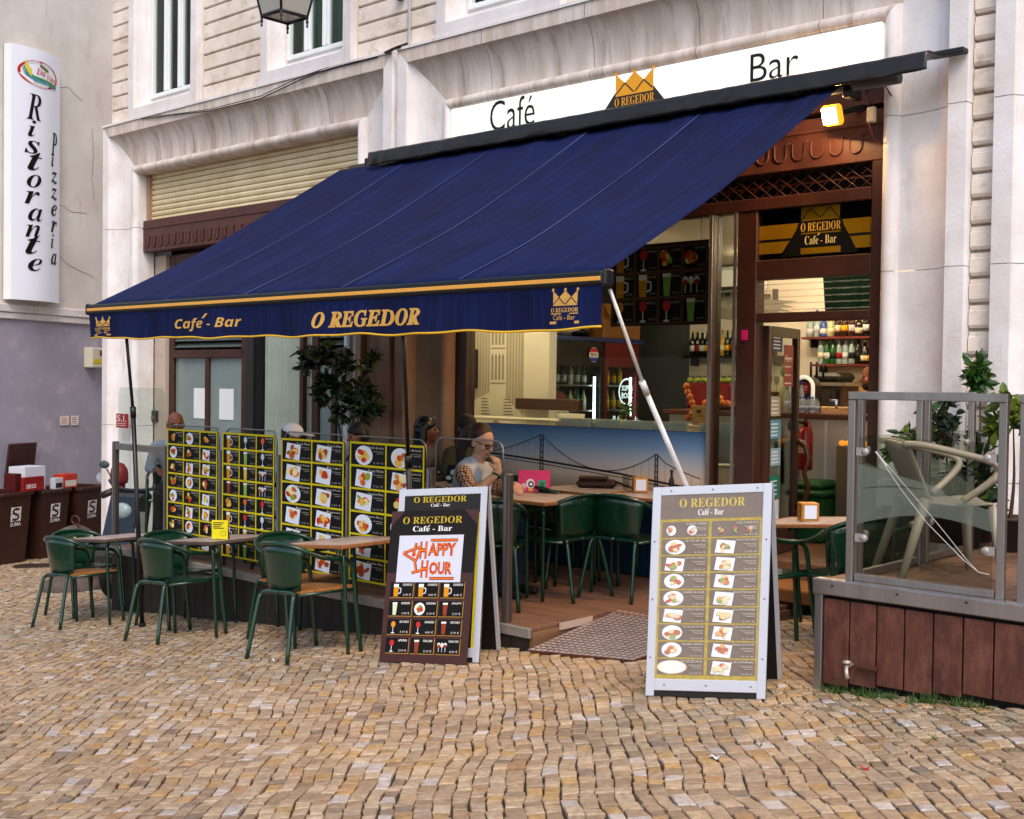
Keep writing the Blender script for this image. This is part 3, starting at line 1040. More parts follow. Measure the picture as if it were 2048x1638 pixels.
VFR.poly(lt, [(xa, 2.08), (xa + .05, 2.115), (xa + .085, 2.115), (xa + .03, 2.08)], GOLD, 2)
lt.build('gold_lettering', va)
lt = MB()
VFR.text(lt, sty('O REGEDOR', SITAL), lx(627), 1.975, lx(842), 2.085, GOLD, 2, .025)
lt.build('gold_lettering', va)
# hood
hd = MB()
def hood(u, v):
    x = -8.93 + 5.6 * u
    pr_ = [(7.99, 3.865), (7.8, 3.855), (7.7, 3.845), (7.682, 3.83), (7.676, 3.78), (7.68, 3.715)]
    k = v * (len(pr_) - 1)
    i = min(int(k), len(pr_) - 2)
    y = pr_[i][0] + (pr_[i + 1][0] - pr_[i][0]) * (k - i)
    z = pr_[i][1] + (pr_[i + 1][1] - pr_[i][1]) * (k - i)
    n1 = noise.noise(V((x * 3.1, v * 2, 1))) + .6 * noise.noise(V((x * 11, v * 3, 7)))
    wr = max(0, noise.noise(V((x * 1.3, 3, 3)))) * math.sin(x * 40 + v * 5)
    return (x, y - .014 * n1 * v - .012 * wr * v, z + .008 * n1 * v)
hd.grid(hood, 160, 15, M('black_vinyl', '#1a1614', .32, col2='#241e1a', ns=4, bump=.1, bs=30))
hd = hd.build('hood', AW)
hd.modifiers.new('s', 'SOLIDIFY').thickness = .004
MB().cyl((-9.4, 7.86, 3.75), (-3.6, 7.86, 3.75), .045, M('grey_roller', '#55524f', .4, .5)).build('roller', AW)
MB().box(-3.42, -3.18, 7.9, 7.985, 3.86, 3.895, BLACK, b=.005).build('end_bar', AW)
for xx in (-3.97, -9.1): MB().box(xx - .03, xx + .03, 7.8, 7.99, 3.66, 3.83, BLACK, b=.01).build('wall_bracket', AW)
ar = MB()
for xs_ in (-9.2, -4.4):
    s = 1 if xs_ < -7 else -1
    ar.tube([(xs_, 7.8, 3.58), (xs_ + s * .9, 6.7, 2.85), (xs_ + s * .05, BY + .06, BZ - .05)], .022, M('grey_arm', '#3c3a3a', .4, .6), 8)
ar.build('folding_arm', AW)

# poles that prop the awning
def pole(top, mid, bot, m, lab, r=.016):
    e = wthing('awning_pole', lab, 'pole', bot)
    MB().cyl(bot, mid, r * 1.25, m, n=10).build('lower_tube', e)
    MB().cyl(mid, top, r * .85, m, n=10).build('upper_tube', e)
    d = (V(top) - V(bot)).normalized()
    MB().cyl(V(mid) - d * .04, V(mid) + d * .05, r * 1.55, m, n=10).build('clamp', e)
    MB().cyl(V(bot) - d * .0, V(bot) + d * .03, r * 1.9, RUBBER, n=10).build('foot', e)
pole((-9.12, 5.2, 2.16), (-9.11, 5.28, 1.33), (-9.1, 5.37, gz(-9.1) + .002), BLACK, 'black telescopic pole propping the awning beside the scooter')
pole((-5.70, 5.2, 2.16), (-5.95, 5.5, 1.08), (-6.2, 5.82, gz(-6.2) + .002), BLACK, 'black telescopic pole propping the awning behind the happy hour board')
WP = M('pale_steel_tube', '#dedcda', .4, .15, col2='#c4c0bc', ns=9)
pole((-4.02, 5.2, 2.14), (-4.03, 5.55, 1.60), (-4.05, 6.8, gz(-4.05) + .004), WP, 'pale steel prop slanting from the awning corner to the ground', .0125)

# ================================================================ light box sign
LB = M('lit_acrylic', '#f2f2ea', .3, emit='#f4f3ea', es=.22)
sg = wthing('light_box_sign', 'long white light box sign reading Café Bar with amber crown above the awning', 'sign', (-6, 8.1, 3.8))
MB().box(-8.215, -3.85, 8.1, 8.22, 3.87, 4.235, LB, b=.008).build('box', sg)
F3 = FR((0, 8.098, 0), (1, 0, 0), (0, 0, 1))
INK = flat('#191512')
def sxz(px, py): q = P(px, py, y=8.1); return q.x, q.z
def word(body, p0, p1, top, base, acc=None):
    sp = MB()
    x0, x1 = sxz(p0, 200)[0], sxz(p1, 200)[0]
    F3.text(sp, body, x0, base + .012, x1, top + (.03 if acc else 0), INK, 2, -.006, 4)
    sp.build('sign_word', sg)
word('Café', 981, 1070, sxz(1040, 199)[1], sxz(1000, 264)[1], True)
word('Bar', 1500, 1596, sxz(1505, 109)[1], sxz(1505, 168)[1])
sp = MB()
c0, _ = sxz(1232, 180); c1, _ = sxz(1307, 180)
CHAR = flat('#2f2a28')
cm_ = (c0 + c1) / 2
zk = sxz(1270, 187)[1]; zc = sxz(1270, 142)[1]
F3.poly(sp, [(cm_ - .42, zk - .22), (cm_ + .42, zk - .22), (c1, zk + .04), (c0, zk + .04)], CHAR, 2)
crown(F3, sp, c0, c1, zk, zc, AMBER, CHAR, 3)
F3.text(sp, sty('O REGEDOR', SERIF), c0 - .01, zk - .085, c1 + .01, zk - .015, AMBER, 5, -.005)
F3.rect(sp, c0 - .01, zk - .118, c1 + .01, zk - .105, AMBER, 5)
cafe(F3, sp, c0 + .03, zk - .21, c1 - .03, zk - .145, AMBER, 5)
sp.build('crown_emblem', sg)

# flood light
fp = P(1659, 232, y=7.95)
fl = wthing('flood_light', 'lit square flood light with orange rim under the awning corner', 'lamp', fp)
mt = Matrix.Translation(fp) @ Matrix.Rotation(R(-24), 4, 'Z') @ Matrix.Rotation(R(18), 4, 'X') @ Matrix.Rotation(R(6), 4, 'Y')
MB().box(-.095, .095, .0, .06, -.075, .075, M('amber_rim', '#e39a2c', .4, emit='#ff9a20', es=.8), mt, .02).build('housing', fl)
MB().box(-.07, .07, -.006, -.001, -.055, .055, M('lamp_glow', '#fff4d0', .4, emit='#ffc880', es=1200), mt).build('lamp_face', fl)
MB().box(-.03, .03, .06, .3, -.02, .02, BLACK, mt).build('bracket', fl)
bx_ = wthing('cable_junction', 'small pale junction box hanging from wires beside the flood light', 'junction box', P(1743, 228, y=8.0))
p = P(1743, 228, y=8.0)
MB().box(p.x - .03, p.x + .03, p.y - .02, p.y + .02, p.z - .06, p.z + .05, M('dirty_white_plastic', '#b9ab8e', .5), b=.008).build('box', bx_)
wr = MB()
wr.tube([(p.x, p.y, p.z + .05), (p.x - .02, p.y - .05, p.z + .15), (p.x + .06, p.y + .05, p.z + .22), (p.x + .12, p.y + .1, p.z + .1), (p.x + .06, p.y + .15, p.z - .2)], .006, BLACK, 6)
wr.tube([(p.x - .02, p.y, p.z - .06), (p.x - .01, p.y + .05, p.z - .16), (p.x + .05, p.y + .18, p.z - .24)], .004, M('red_wire', '#6a2a1c', .5), 6)
wr.build('wire', bx_)

# street lantern on a wall bracket
lp = P(569, 40, y=6.9)
ln = wthing('street_lantern', 'black four sided street lantern with frosted panes hanging before the upper window', 'lantern', lp)
IR = M('black_iron', '#171314', .5)
FG = M('frosted_lantern_glass', '#b9b3a8', .35, trans=.25, alpha=.92)
fr_ = MB()
def sq(h, z): return [V((lp.x + h * a, lp.y + h * b_, lp.z + z)) for a, b_ in ((-1, -1), (1, -1), (1, 1), (-1, 1))]
lo, hi = sq(.15, .03), sq(.235, .5)
for k in range(4):
    fr_.tube([lo[k], hi[k]], .012, IR, 6).tube([lo[k], lo[(k + 1) % 4]], .018, IR, 6).tube([hi[k], hi[(k + 1) % 4]], .018, IR, 6)
    fr_.lathe([(.004, -.1), (.012, -.085), (.006, -.07), (.016, -.045), (.01, -.03), (.014, 0)], IR, lo[k], 8)
fr_.add([*hi, lp + V((0, 0, .78))], [(0, 1, 4), (1, 2, 4), (2, 3, 4), (3, 0, 4)], IR)
fr_.build('frame', ln)
for k in range(4):
    MB().add([lo[k], lo[(k + 1) % 4], hi[(k + 1) % 4], hi[k]], [(0, 1, 2, 3)], FG).build('pane', ln)
MB().add(lo, [(0, 1, 2, 3)], FG).build('bottom_pane', ln)
MB().tube([lp + V((0, 0, .76)), lp + V((0, .1, 1.0)), lp + V((0, .5, 1.15)), V((lp.x, 8.02, lp.z + .9))], .02, IR, 8).tube([lp + V((0, .5, 1.15)), V((lp.x, 8.02, lp.z + 1.2))], .016, IR, 8).build('wall_bracket', ln)

# cables along the cornice, conduit
cb = MB()
pts = [P(282, 237, y=7.985), P(420, 222, y=7.975), P(520, 198, y=7.975), P(600, 160, y=7.975), P(660, 137, y=7.985), P(755, 113, y=7.985)]
cb.tube(pts, .007, BLACK, 5).tube([p + V((0, .004, .035 * math.sin(k * .63))) for k, p in enumerate(pts)], .005, BLACK, 5)
tag(cb.build('cable'), 'thin black cables sagging along the stone cornice below the upper windows', 'cable')
cd_ = wthing('conduit', 'white vertical conduit with black cables dropping to the gap between the two surrounds', 'conduit', P(818, 90, y=8.05))
q = P(818, 90, y=8.06)
MB().cyl((q.x, q.y, q.z), (q.x, q.y, q.z + 2), .016, PVC).build('pipe', cd_)
MB().tube([P(770, 105, y=7.97), P(785, 98, y=7.96), P(800, 92, y=7.97), (q.x, q.y - .02, q.z + .01)], .012, BLACK, 6).tube([P(773, 107, y=7.97), P(790, 97, y=7.95), (q.x, q.y - .03, q.z + .0)], .01, BLACK, 6).build('cable', cd_)
MB().box(q.x - .16, q.x - .1, q.y - .06, q.y + .02, q.z + .46, q.z + .62, IR, b=.01).build('clip_box', cd_)

# restaurant sign on the neighbouring wall
rs = wthing('restaurant_sign', 'tall white curved sign reading Ristorante Pizzeria with a red oval emblem', 'sign', NP(.3, .1, 2.8))
t0, t1, zb_, zt_ = -.12, .86, 2.74, 6.44
WS = M('white_sign_acrylic', '#dfe2ee', .3, emit='#dfe2ee', es=.05)
def rsf(u, v):
    o = .16 + .11 * math.sin(math.pi * u)
    return tuple(NP(t0 + (t1 - t0) * u, o, zb_ + (zt_ - zb_) * v))
rb = MB().grid(rsf, 14, 1, WS)
for z in (zb_, zt_):
    rb.add([rsf(k / 14, 0 if z == zb_ else 1) for k in range(15)] + [NP(t1, 0.02, z), NP(t0, .02, z)], [list(range(17))], M('yellowed_edge', '#c8c4a8', .6))
rb.add([NP(t0, .02, zb_), NP(t0, .16, zb_), NP(t0, .16, zt_), NP(t0, .02, zt_)], [(0, 1, 2, 3)], PVC).add([NP(t1, .02, zb_), NP(t1, .16, zb_), NP(t1, .16, zt_), NP(t1, .02, zt_)], [(3, 2, 1, 0)], PVC)
rb.build('box', rs)
class SF(FR):
    def pt(s, u, v, l=0):
        o = .16 + .11 * math.sin(math.pi * u)
        return NP(t0 + (t1 - t0) * u, o + .004 + l * .0015, zb_ + (zt_ - zb_) * v)
SFR = SF((0, 0, 0), (1, 0, 0), (0, 0, 1))
sp = MB()
BK = flat('#0c0b0d')
for i, ch in enumerate('Ristorante'):
    v = .715 - i * .0665 + (.012 if i == 0 else 0)
    h = .092 if ch == 'R' else .075 if ch == 't' else .066 if ch == 'i' else .052
    wj = .03 * math.sin(i * 2.3)
    SFR.text(sp, sty(ch, SITAL), .22 + wj, v - (.01 if ch == 'R' else 0), .36 + wj if ch == 'i' else .48 + wj, v + h, BK, 2, -.004)
sp.build('brush_lettering', rs); sp = MB()
for i, ch in enumerate('Pizzeria'):
    v = .615 - i * .066
    h = .075 if ch == 'P' else .06 if ch == 'i' else .048
    SFR.text(sp, sty(ch, SITAL), .72, v - (.02 if ch == 'P' else 0), .8 if ch == 'i' else .9, v + h, BK, 2, .004)
sp.build('brush_lettering', rs); sp = MB()
SFR.ell(sp, .48, .903, .40, .052, flat('#c3202a'), 1, 28)
SFR.ell(sp, .48, .903, .355, .045, flat('#f1efe8'), 2, 28)
SFR.line(sp, [(.17, .925), (.22, .9), (.35, .885), (.55, .883), (.72, .878), (.84, .872)], .012, flat('#3a8f4a'), 3)
SFR.line(sp, [(.15, .918), (.2, .893), (.35, .878), (.55, .876), (.72, .87), (.82, .865)], .010, flat('#4a8fb8'), 3)
SFR.line(sp, [(.2, .94), (.24, .915), (.3, .9)], .03, flat('#d8c84a'), 3)
SFR.line(sp, [(.45, .94), (.55, .93), (.63, .925)], .012, flat('#6a6a3a'), 4)
SFR.text(sp, sty('Da', SITAL), .38, .9, .56, .925, flat('#c8404a'), 4)
SFR.text(sp, sty('Vinci', SITAL), .6, .888, .85, .912, flat('#c8404a'), 4)
SFR.text(sp, sty('Ristorante e Pizzeria', SITAL), .34, .864, .78, .874, flat('#5a8a5a'), 4)
sp.build('oval_emblem', rs)

# meter box, plates, intercom
mp_ = P(200, 690, y=9.6)
tt = 1.75
mbx = MB()
mrot = Matrix.Translation(NP(tt, .0, 1.93)) @ Matrix.Rotation(math.atan2(ndir.y, ndir.x), 4, 'Z')
mb_ = wthing('meter_box', 'small cream electricity box with red switch and yellow label on the mauve wall', 'electricity box', NP(tt, 0, 1.93))
MB().box(-.14, .14, -.15, 0.02, -.16, .16, M('cream_plastic', '#cfc8b4', .5), mrot, .012).build('case', mb_)
MB().box(.04, .1, -.158, -.15, .03, .12, flat('#7a1f1c'), mrot).build('switch', mb_)
MB().box(-.1, .1, -.156, -.15, -.09, -.02, flat('#c9b52a'), mrot).build('label', mb_)
def plate(px0, px1, py0, py1, label, c0, c1, txt):
    # on neighbour wall: intersect ray with the wall plane
    def hit(px, py):
        d = P(px, py, y=1.) - V((0, 0, CZ)); nrm = V((.933, .36, 0))
        k = nrm.dot(V((-17.3, 8, 0)) + nrm * .004 - V((0, 0, CZ))) / nrm.dot(d)
        return d * k + V((0, 0, CZ))
    a, b_, c_ = hit(px0, py1), hit(px1, py1), hit(px0, py0)
    o = MB()
    fr0 = FR(a, V((b_.x - a.x, b_.y - a.y, 0)), (0, 0, 1))
    W, H = (V((b_.x - a.x, b_.y - a.y))).length, c_.z - a.z
    fr0.rect(o, 0, 0, W, H, c0, 6)
    fr0.rect(o, W * .06, H * .06, W * .94, H * .94, flat('#e8e2da'), 8)
    for k in range(4): fr0.rect(o, W * .14, H * (.2 + k * .18), W * (.84 - .1 * (k % 2)), H * (.27 + k * .18), c1, 10)
    tag(o.build('wall_plate'), label, 'notice')
plate(119, 138, 832, 851, 'small white notice plate with red text above the brown bins', flat('#c9beb8'), flat('#b0544a'), '')
plate(141, 157, 831, 851, 'small white plate with red brown picture beside the text notice plate', flat('#c9beb8'), flat('#8a3a2c'), '')
hy = wthing('hydrant_sign', 'red sign with white letters S.I. on the stone pier by the scooter', 'sign', P(244, 840, y=7.99))
a, b_ = P(233, 855, y=7.99), P(256, 828, y=7.99)
MB().box(a.x, b_.x, 7.985, 7.998, a.z, b_.z, M('red_sign_paint', '#9c1f24', .4), b=.002).build('plate', hy)
hp_ = MB(); Fh = FR((a.x, 7.984, a.z), (1, 0, 0), (0, 0, 1)); W, H = b_.x - a.x, b_.z - a.z
Fh.text(hp_, 'S.I.', W * .1, H * .45, W * .88, H * .9, flat('#f0e8e4'), 1)
for k in (.28, .14): Fh.rect(hp_, W * .12, H * k, W * .85, H * (k + .06), flat('#d8b8b0'), 1)
hp_.build('lettering', hy)
ic = wthing('intercom', 'small dark intercom box on the stone wall left of the brown shop door', 'intercom', P(309, 832, y=8.37))
a, b_ = P(302, 843, y=8.37), P(316, 821, y=8.37)
MB().box(a.x, b_.x, 8.34, 8.378, a.z, b_.z, M('dark_grey_case', '#2a2a2c', .4), b=.008).build('case', ic)
MB().box(a.x + .03, b_.x - .03, 8.335, 8.341, a.z + .03, a.z + .08, flat('#6a5a3a')).build('button', ic)

# ================================================================ timber deck
dk_ = wthing('timber_deck', 'brown timber deck with dark fascia and grey edge trim under the awning', 'deck', (-8, 6.5, -.3))
rp = random.Random(5)
y = 5.93
while y < 8.14:
    y2 = min(y + .118, 8.17)
    xr = -5.2 if y2 < 6.85 else -4.42
    cuts = [-10.58, -10.58 + rp.uniform(1.4, 3.2), xr - rp.uniform(1.0, 1.8), xr]
    for a, b_ in zip(cuts, cuts[1:]):
        mb = MB().box(a + .002, b_ - .002, y + .003, y2 - .003, -.03, rp.uniform(-.002, .002), PLANK, b=.004)
        mb.build('plank', dk_)
    y = y2
mb = MB().box(-10.6, -5.19, 5.895, 5.925, -.07, .0, M('grey_edge_trim', '#8d8580', .5, col2='#7a716b', ns=6), b=.006).build('edge_trim', dk_)
x = -10.58
while x < -5.25:
    x2 = min(x + .145, -5.2)
    MB().box(x + .003, x2 - .003, 5.91, 5.93, gz(x) - .03, -.072, DARKB).build('fascia_board', dk_)
    x = x2
tm = M('raw_timber', '#8a6748', .65, col2='#6d4e36', ns=3, stretch=(4, .6, 4), bump=.2)
MB().box(-5.215, -5.185, 5.93, 6.85, -.17, -.032, tm).build('side_board', dk_)
MB().box(-5.184, -5.172, 6.2, 6.55, -.05, -.003, M('pale_strip', '#b5a294', .5)).build('repair_strip', dk_)
MB().box(-4.43, -4.40, 6.85, 8.17, -.1, -.032, tm).build('side_board', dk_)
MB().box(-10.595, -10.56, 5.93, 8.1, -.7, -.03, DARKB).build('end_board', dk_)
MB().box(-10.5, -5.3, 6.0, 8.1, -.75, -.04, DARKB).build('joist_frame', dk_)
MB().box(-5.3, -4.45, 6.9, 8.1, -.16, -.04, DARKB).build('joist_frame', dk_)
# door step
stp = tag(MB().box(-4.92, -3.93, 7.9, 8.35, .02, .12, M('step_timber', '#9a6230', .35, col2='#7e4c22', ns=3, stretch=(.5, 4, 4)), b=.01).build('door_step'), 'varnished wooden step at the café doorway', 'step')

# ramp of tread plate
rmp = wthing('ramp', 'small metal ramp with raised tread pattern leading up to the deck', 'ramp', (-4.75, 6.3, -.08))
def rpt(u, v, h=0.): return V((-5.17 + .87 * u, 5.85 + .99 * v, (gz(-5.17 + .87 * u) + .008) * (1 - v) + .004 * v + h))
TP = M('rusty_plate', '#6b3f28', .55, .35, col2='#54301f', ns=6)
MB().add([rpt(0, 0), rpt(1, 0), rpt(1, 1), rpt(0, 1), rpt(0, 0, -.02), rpt(1, 0, -.02), rpt(1, 1, -.05), rpt(0, 1, -.05)], [(0, 1, 2, 3), (4, 5, 1, 0), (5, 6, 2, 1), (7, 4, 0, 3), (6, 7, 3, 2)], TP).build('plate', rmp)
TW = M('worn_tread', '#c9bfc4', .35, .6, col2='#b3a6a6', ns=10)
tr = MB()
nu, nv = 17, 20
for i in range(nu):
    for j in range(nv):
        u, v = (i + .5 + .0 * (j % 2)) / nu, (j + .5) / nv
        if u < .02 or u > .98: continue
        du, dv = .021, .016
        b0 = [rpt(u - du, v - dv, .0), rpt(u + du, v - dv, .0), rpt(u + du, v + dv, .0), rpt(u - du, v + dv, .0)]
        t0_ = [rpt(u - du * .8, v - dv * .75, .004), rpt(u + du * .8, v - dv * .75, .004), rpt(u + du * .8, v + dv * .75, .004), rpt(u - du * .8, v + dv * .75, .004)]
        tr.add(b0 + t0_, [(4, 5, 6, 7), (0, 1, 5, 4), (1, 2, 6, 5), (2, 3, 7, 6), (3, 0, 4, 7)], TW)
stuff(tr.build('tread_studs', rmp))

# ================================================================ glass screens and menu posters
POSTX = [-10.6] + [P(q_, 1000, y=5.93).x for q_ in (328, 439, 555, 693, 855)] + [-5.45]
pst = None
plabels = ['weathered steel post at the far end of the deck screen', 'steel post left of the starters menu poster', 'steel post between the starters and drinks menu posters', 'steel post between the drinks and sandwich menu posters', 'steel post between the sandwich and breakfast menu posters', 'steel post right of the breakfast menu poster', 'steel post at the deck corner beside the happy hour board']
for k, x in enumerate(POSTX):
    e = wthing('screen_post', plabels[k], 'post', (x, 5.96, 0), 'posts of the deck screen')
    MB().box(x - .028, x + .028, 5.935, 5.985, -.06, 1.005, DARKST, b=.005).build('upright', e)
    MB().box(x - .012, x + .012, 5.928, 5.934, -.06, 1.0, STEEL).build('glazing_channel', e)
def screen(x0, x1, zt, lab):
    e = wthing('glass_screen', lab, 'glass screen', ((x0 + x1) / 2, 5.96, .05), 'glass panels of the deck screen')
    a, b_ = x0 + .05, x1 - .05
    r = .07
    arc = [(a, .06), (b_, .06)] + [(b_ - r + r * math.cos(t), zt - r + r * math.sin(t)) for t in [math.pi / 2 * i / 5 for i in range(6)]] + [(a + r - r * math.sin(t), zt - r + r * math.cos(t)) for t in [math.pi / 2 * i / 5 for i in range(6)]]
    MB().prism(arc, 5.957, 5.963, PANE, 1).build('pane', e)
    if zt < 1.4:
        hoop = [(p[0], 5.96, p[1]) for p in arc[2:]]
        MB().tube([(b_, 5.96, .9)] + hoop + [(a, 5.96, .9)], .0055, STEEL, 6).build('edge_rail', e)
for k, zt in enumerate((1.53, 1.2, 1.2, 1.2, 1.2, 1.225)):
    screen(POSTX[k], POSTX[k + 1], zt, ['tall clear glass panel beside the scooter', 'glass panel behind the starters menu poster', 'glass panel behind the drinks menu poster', 'glass panel behind the sandwich menu poster', 'glass panel behind the breakfast menu poster', 'clear glass panel beside the happy hour board'][k])
lrail = MB().box(-10.56, -9.7, 5.93, 5.99, .93, .99, STEEL).build('hand_rail')
tag(lrail, 'short grey rail across the tall glass panel', 'rail')

rf = random.Random(11)
PLATE = flat('#dfe3ea'); 
FOODC = ['#d8862a', '#c4601e', '#e8b04a', '#a8441c', '#e0c46a', '#c03a1a', '#7fa82a', '#f0dca0', '#d02a20']
def food(F, mb, u, v, r, kind, l):
    if kind == 'beer':
        F.poly(mb, [(u - r * .45, v - r), (u + r * .35, v - r), (u + r * .42, v + r * .6), (u - r * .5, v + r * .6)], flat('#d08a10'), l)
        F.rect(mb, u - r * .5, v + r * .5, u + r * .42, v + r, flat('#e9e6da'), l + 1)
        F.line(mb, [(u + r * .4, v + r * .4), (u + r * .85, v + r * .3), (u + r * .85, v - r * .4), (u + r * .36, v - r * .55)], r * .16, flat('#c9d2d8'), l)
    elif kind == 'glass':
        F.ell(mb, u, v + r * .45, r * .42, r * .5, flat(rf.choice(['#c0282c', '#d88a2a', '#b9cfd6', '#d9632a'])), l, 10)
        F.rect(mb, u - r * .05, v - r * .85, u + r * .05, v, PLATE, l)
        F.ell(mb, u, v - r * .9, r * .35, r * .1, PLATE, l, 8)
    elif kind == 'tall':
        F.poly(mb, [(u - r * .3, v - r), (u + r * .3, v - r), (u + r * .45, v + r), (u - r * .45, v + r)], flat(rf.choice(['#d8b04a', '#7fae4a', '#8a3a1c', '#c9d8b0'])), l)
        F.rect(mb, u - r * .44, v + r * .7, u + r * .44, v + r, flat('#e8e4d8'), l + 1)
    elif kind == 'bottles':
        for k, cl in enumerate(('#b03a2a', '#d8cf9a', '#8a1f2c')):
            F.ell(mb, u - r * .6 + k * r * .6, v + r * .3, r * .3, r * .38, flat('#d8dde0'), l, 8)
            F.ell(mb, u - r * .6 + k * r * .6, v + r * .15, r * .26, r * .25, flat(cl), l + 1, 8)
            F.rect(mb, u - r * .64 + k * r * .6, v - r * .8, u - r * .56 + k * r * .6, v - .0, PLATE, l)
    else:
        if kind == 'round': F.ell(mb, u, v, r * 1.0, r * 1.0, PLATE, l, 16)
        elif kind == 'sq': F.poly(mb, [(u - r, v - r * .8), (u + r * .8, v - r), (u + r, v + r * .7), (u - r * .8, v + r * .9)], PLATE, l)
        for k in range(9):
            a, d = rf.uniform(0, 6.28), rf.uniform(0, .6) * r
            F.ell(mb, u + d * math.cos(a), v + d * math.sin(a), r * rf.uniform(.22, .45), r * rf.uniform(.18, .38), flat(rf.choice(FOODC)), l + 1 + k, 7, rf.uniform(0, 3))
WORDS = ['Salgados', 'Queijo', 'Azeitonas', 'Sopa', 'Chouriço', 'Tapas Pequeno', 'Tabua Mista', 'Bruschetta', 'Bruschetta', 'Moelas', 'Nachos', 'Hamburguer', 'Salada', 'Salada', 'Salada', 'Lasanha', 'Cachorro', 'Pizza', 'Prego', 'Bifana', 'Omelete']
DRINK = ['CANECA BEER', 'GIN TONICO', 'SANGRIA', 'CANECA BEER', 'PORTO TONICO', 'SANGRIA', 'CANECA BEER', 'CAIPIRINHA', 'VINHO A COPO', 'SOMERSBY', 'MOJITO', 'VINHO', 'COCKTAILS', 'APEROL', 'PORTO', 'MORANGOSKA', 'CUBA LIBRE', 'CIDRA', 'AGUA', 'SUMO', 'CAFE']
SAND = ['Tosta Mista', 'Tosta de Atum', 'Tosta Frango', 'Prego', 'Bifana', 'Baguete de Presunto', 'Baguete', 'Baguete', 'Baguete', 'Cachorro', 'Tosta', 'Hamburguer']
BRK = ['Pastel de nata', 'Fatia de bolo', 'Tosta Mista', 'Panqueca', 'Omelete Mista', 'Ovos', 'Pequeno Almoço', 'Crepe', 'Tosta', 'Iogurte', 'Salada', 'Sumo']
CH = flat('#0d0b0a'); YEL = M('yellow_print', '#d8c410', .55, col2='#bba80a', ns=60, spec=.25); WT = flat('#cfcabb'); 
def poster(x0, x1, z0, z1, cols, rows, words, kinds, lab):
    e = wthing('menu_poster', lab, 'menu poster', ((x0 + x1) / 2, 5.93, z0), 'menu posters along the deck')
    MB().box(x0, x1, 5.925, 5.931, z0, z1, CH).build('sheet', e)
    F = FR((x0, 5.9245, z0), (1, 0, 0), (0, 0, 1))
    W, H = x1 - x0, z1 - z0
    pr = MB()
    bw = .016
    for k in range(cols + 1): F.rect(pr, (W - bw) * k / cols, 0, (W - bw) * k / cols + bw, H, YEL, 1)
    for k in range(rows + 1): F.rect(pr, 0, (H - bw) * k / rows, W, (H - bw) * k / rows + bw, YEL, 1.4)
    pr.build('yellow_grid', e)
    cw_, ch_ = (W - bw) / cols, (H - bw) / rows
    for r_ in range(rows):
        for c_ in range(cols):
            mb = MB()
            u0, v1 = bw + c_ * cw_, H - bw - r_ * ch_
            i = r_ * cols + c_
            kd = kinds[i % len(kinds)]
            wn = words[i % len(words)]
            iw, ih = cw_ - bw, ch_ - bw
            rr = min(iw * .36, ih * .47)
            F.rect(mb, u0, v1 - ih, u0 + iw, v1, CH, 1.1)
            food(FS(F, u0 + iw * .3, 1.05 if kd in ('beer', 'glass', 'tall') else (1.35 if cols == 2 else 1.1)), mb, u0 + iw * .36, v1 - ih * .54, rr, kd, 2)
            F.text(mb, wn, u0 + iw * .5, v1 - ih * .2, u0 + iw * .96, v1 - ih * .08, WT, 2, 0, 1)
            for k in range(2): F.rect(mb, u0 + iw * (.66 + .1 * k), v1 - ih * (.34 + .09 * k), u0 + iw * .95, v1 - ih * (.31 + .09 * k), flat('#8d887a'), 2)
            F.text(mb, '%d,%02d €' % (rf.randint(2, 12), rf.choice([20, 49, 50, 90, 99])), u0 + iw * .66, v1 - ih * .93, u0 + iw * .95, v1 - ih * .82, flat('#a8a294'), 2, 0, 1)
            mb.build('menu_cell', e)
poster(P(334, 1000, y=5.925).x, P(434, 1000, y=5.925).x, .1, 1.165, 3, 8, WORDS, ['food', 'round', 'food', 'round', 'food', 'sq', 'food', 'sq', 'sq'], 'yellow gridded menu poster of starters and salads on the deck screen')
poster(P(444, 1000, y=5.925).x, P(548, 1000, y=5.925).x, .1, 1.165, 3, 8, DRINK, ['beer', 'glass', 'glass', 'beer', 'tall', 'glass', 'beer', 'tall', 'bottles', 'tall', 'tall', 'bottles', 'food', 'glass', 'glass'], 'yellow gridded menu poster of beers and cocktails on the deck screen')
poster(P(562, 1000, y=5.925).x, P(687, 1000, y=5.925).x, .1, 1.15, 2, 6, SAND, ['sq', 'sq', 'sq', 'sq', 'round', 'sq'], 'yellow gridded menu poster of toasted sandwiches on the deck screen')
poster(P(699, 1000, y=5.925).x, P(848, 1000, y=5.925).x, .1, 1.16, 2, 6, BRK, ['round', 'round', 'sq', 'sq', 'sq', 'food'], 'yellow gridded menu poster of pastries and breakfasts on the deck screen')

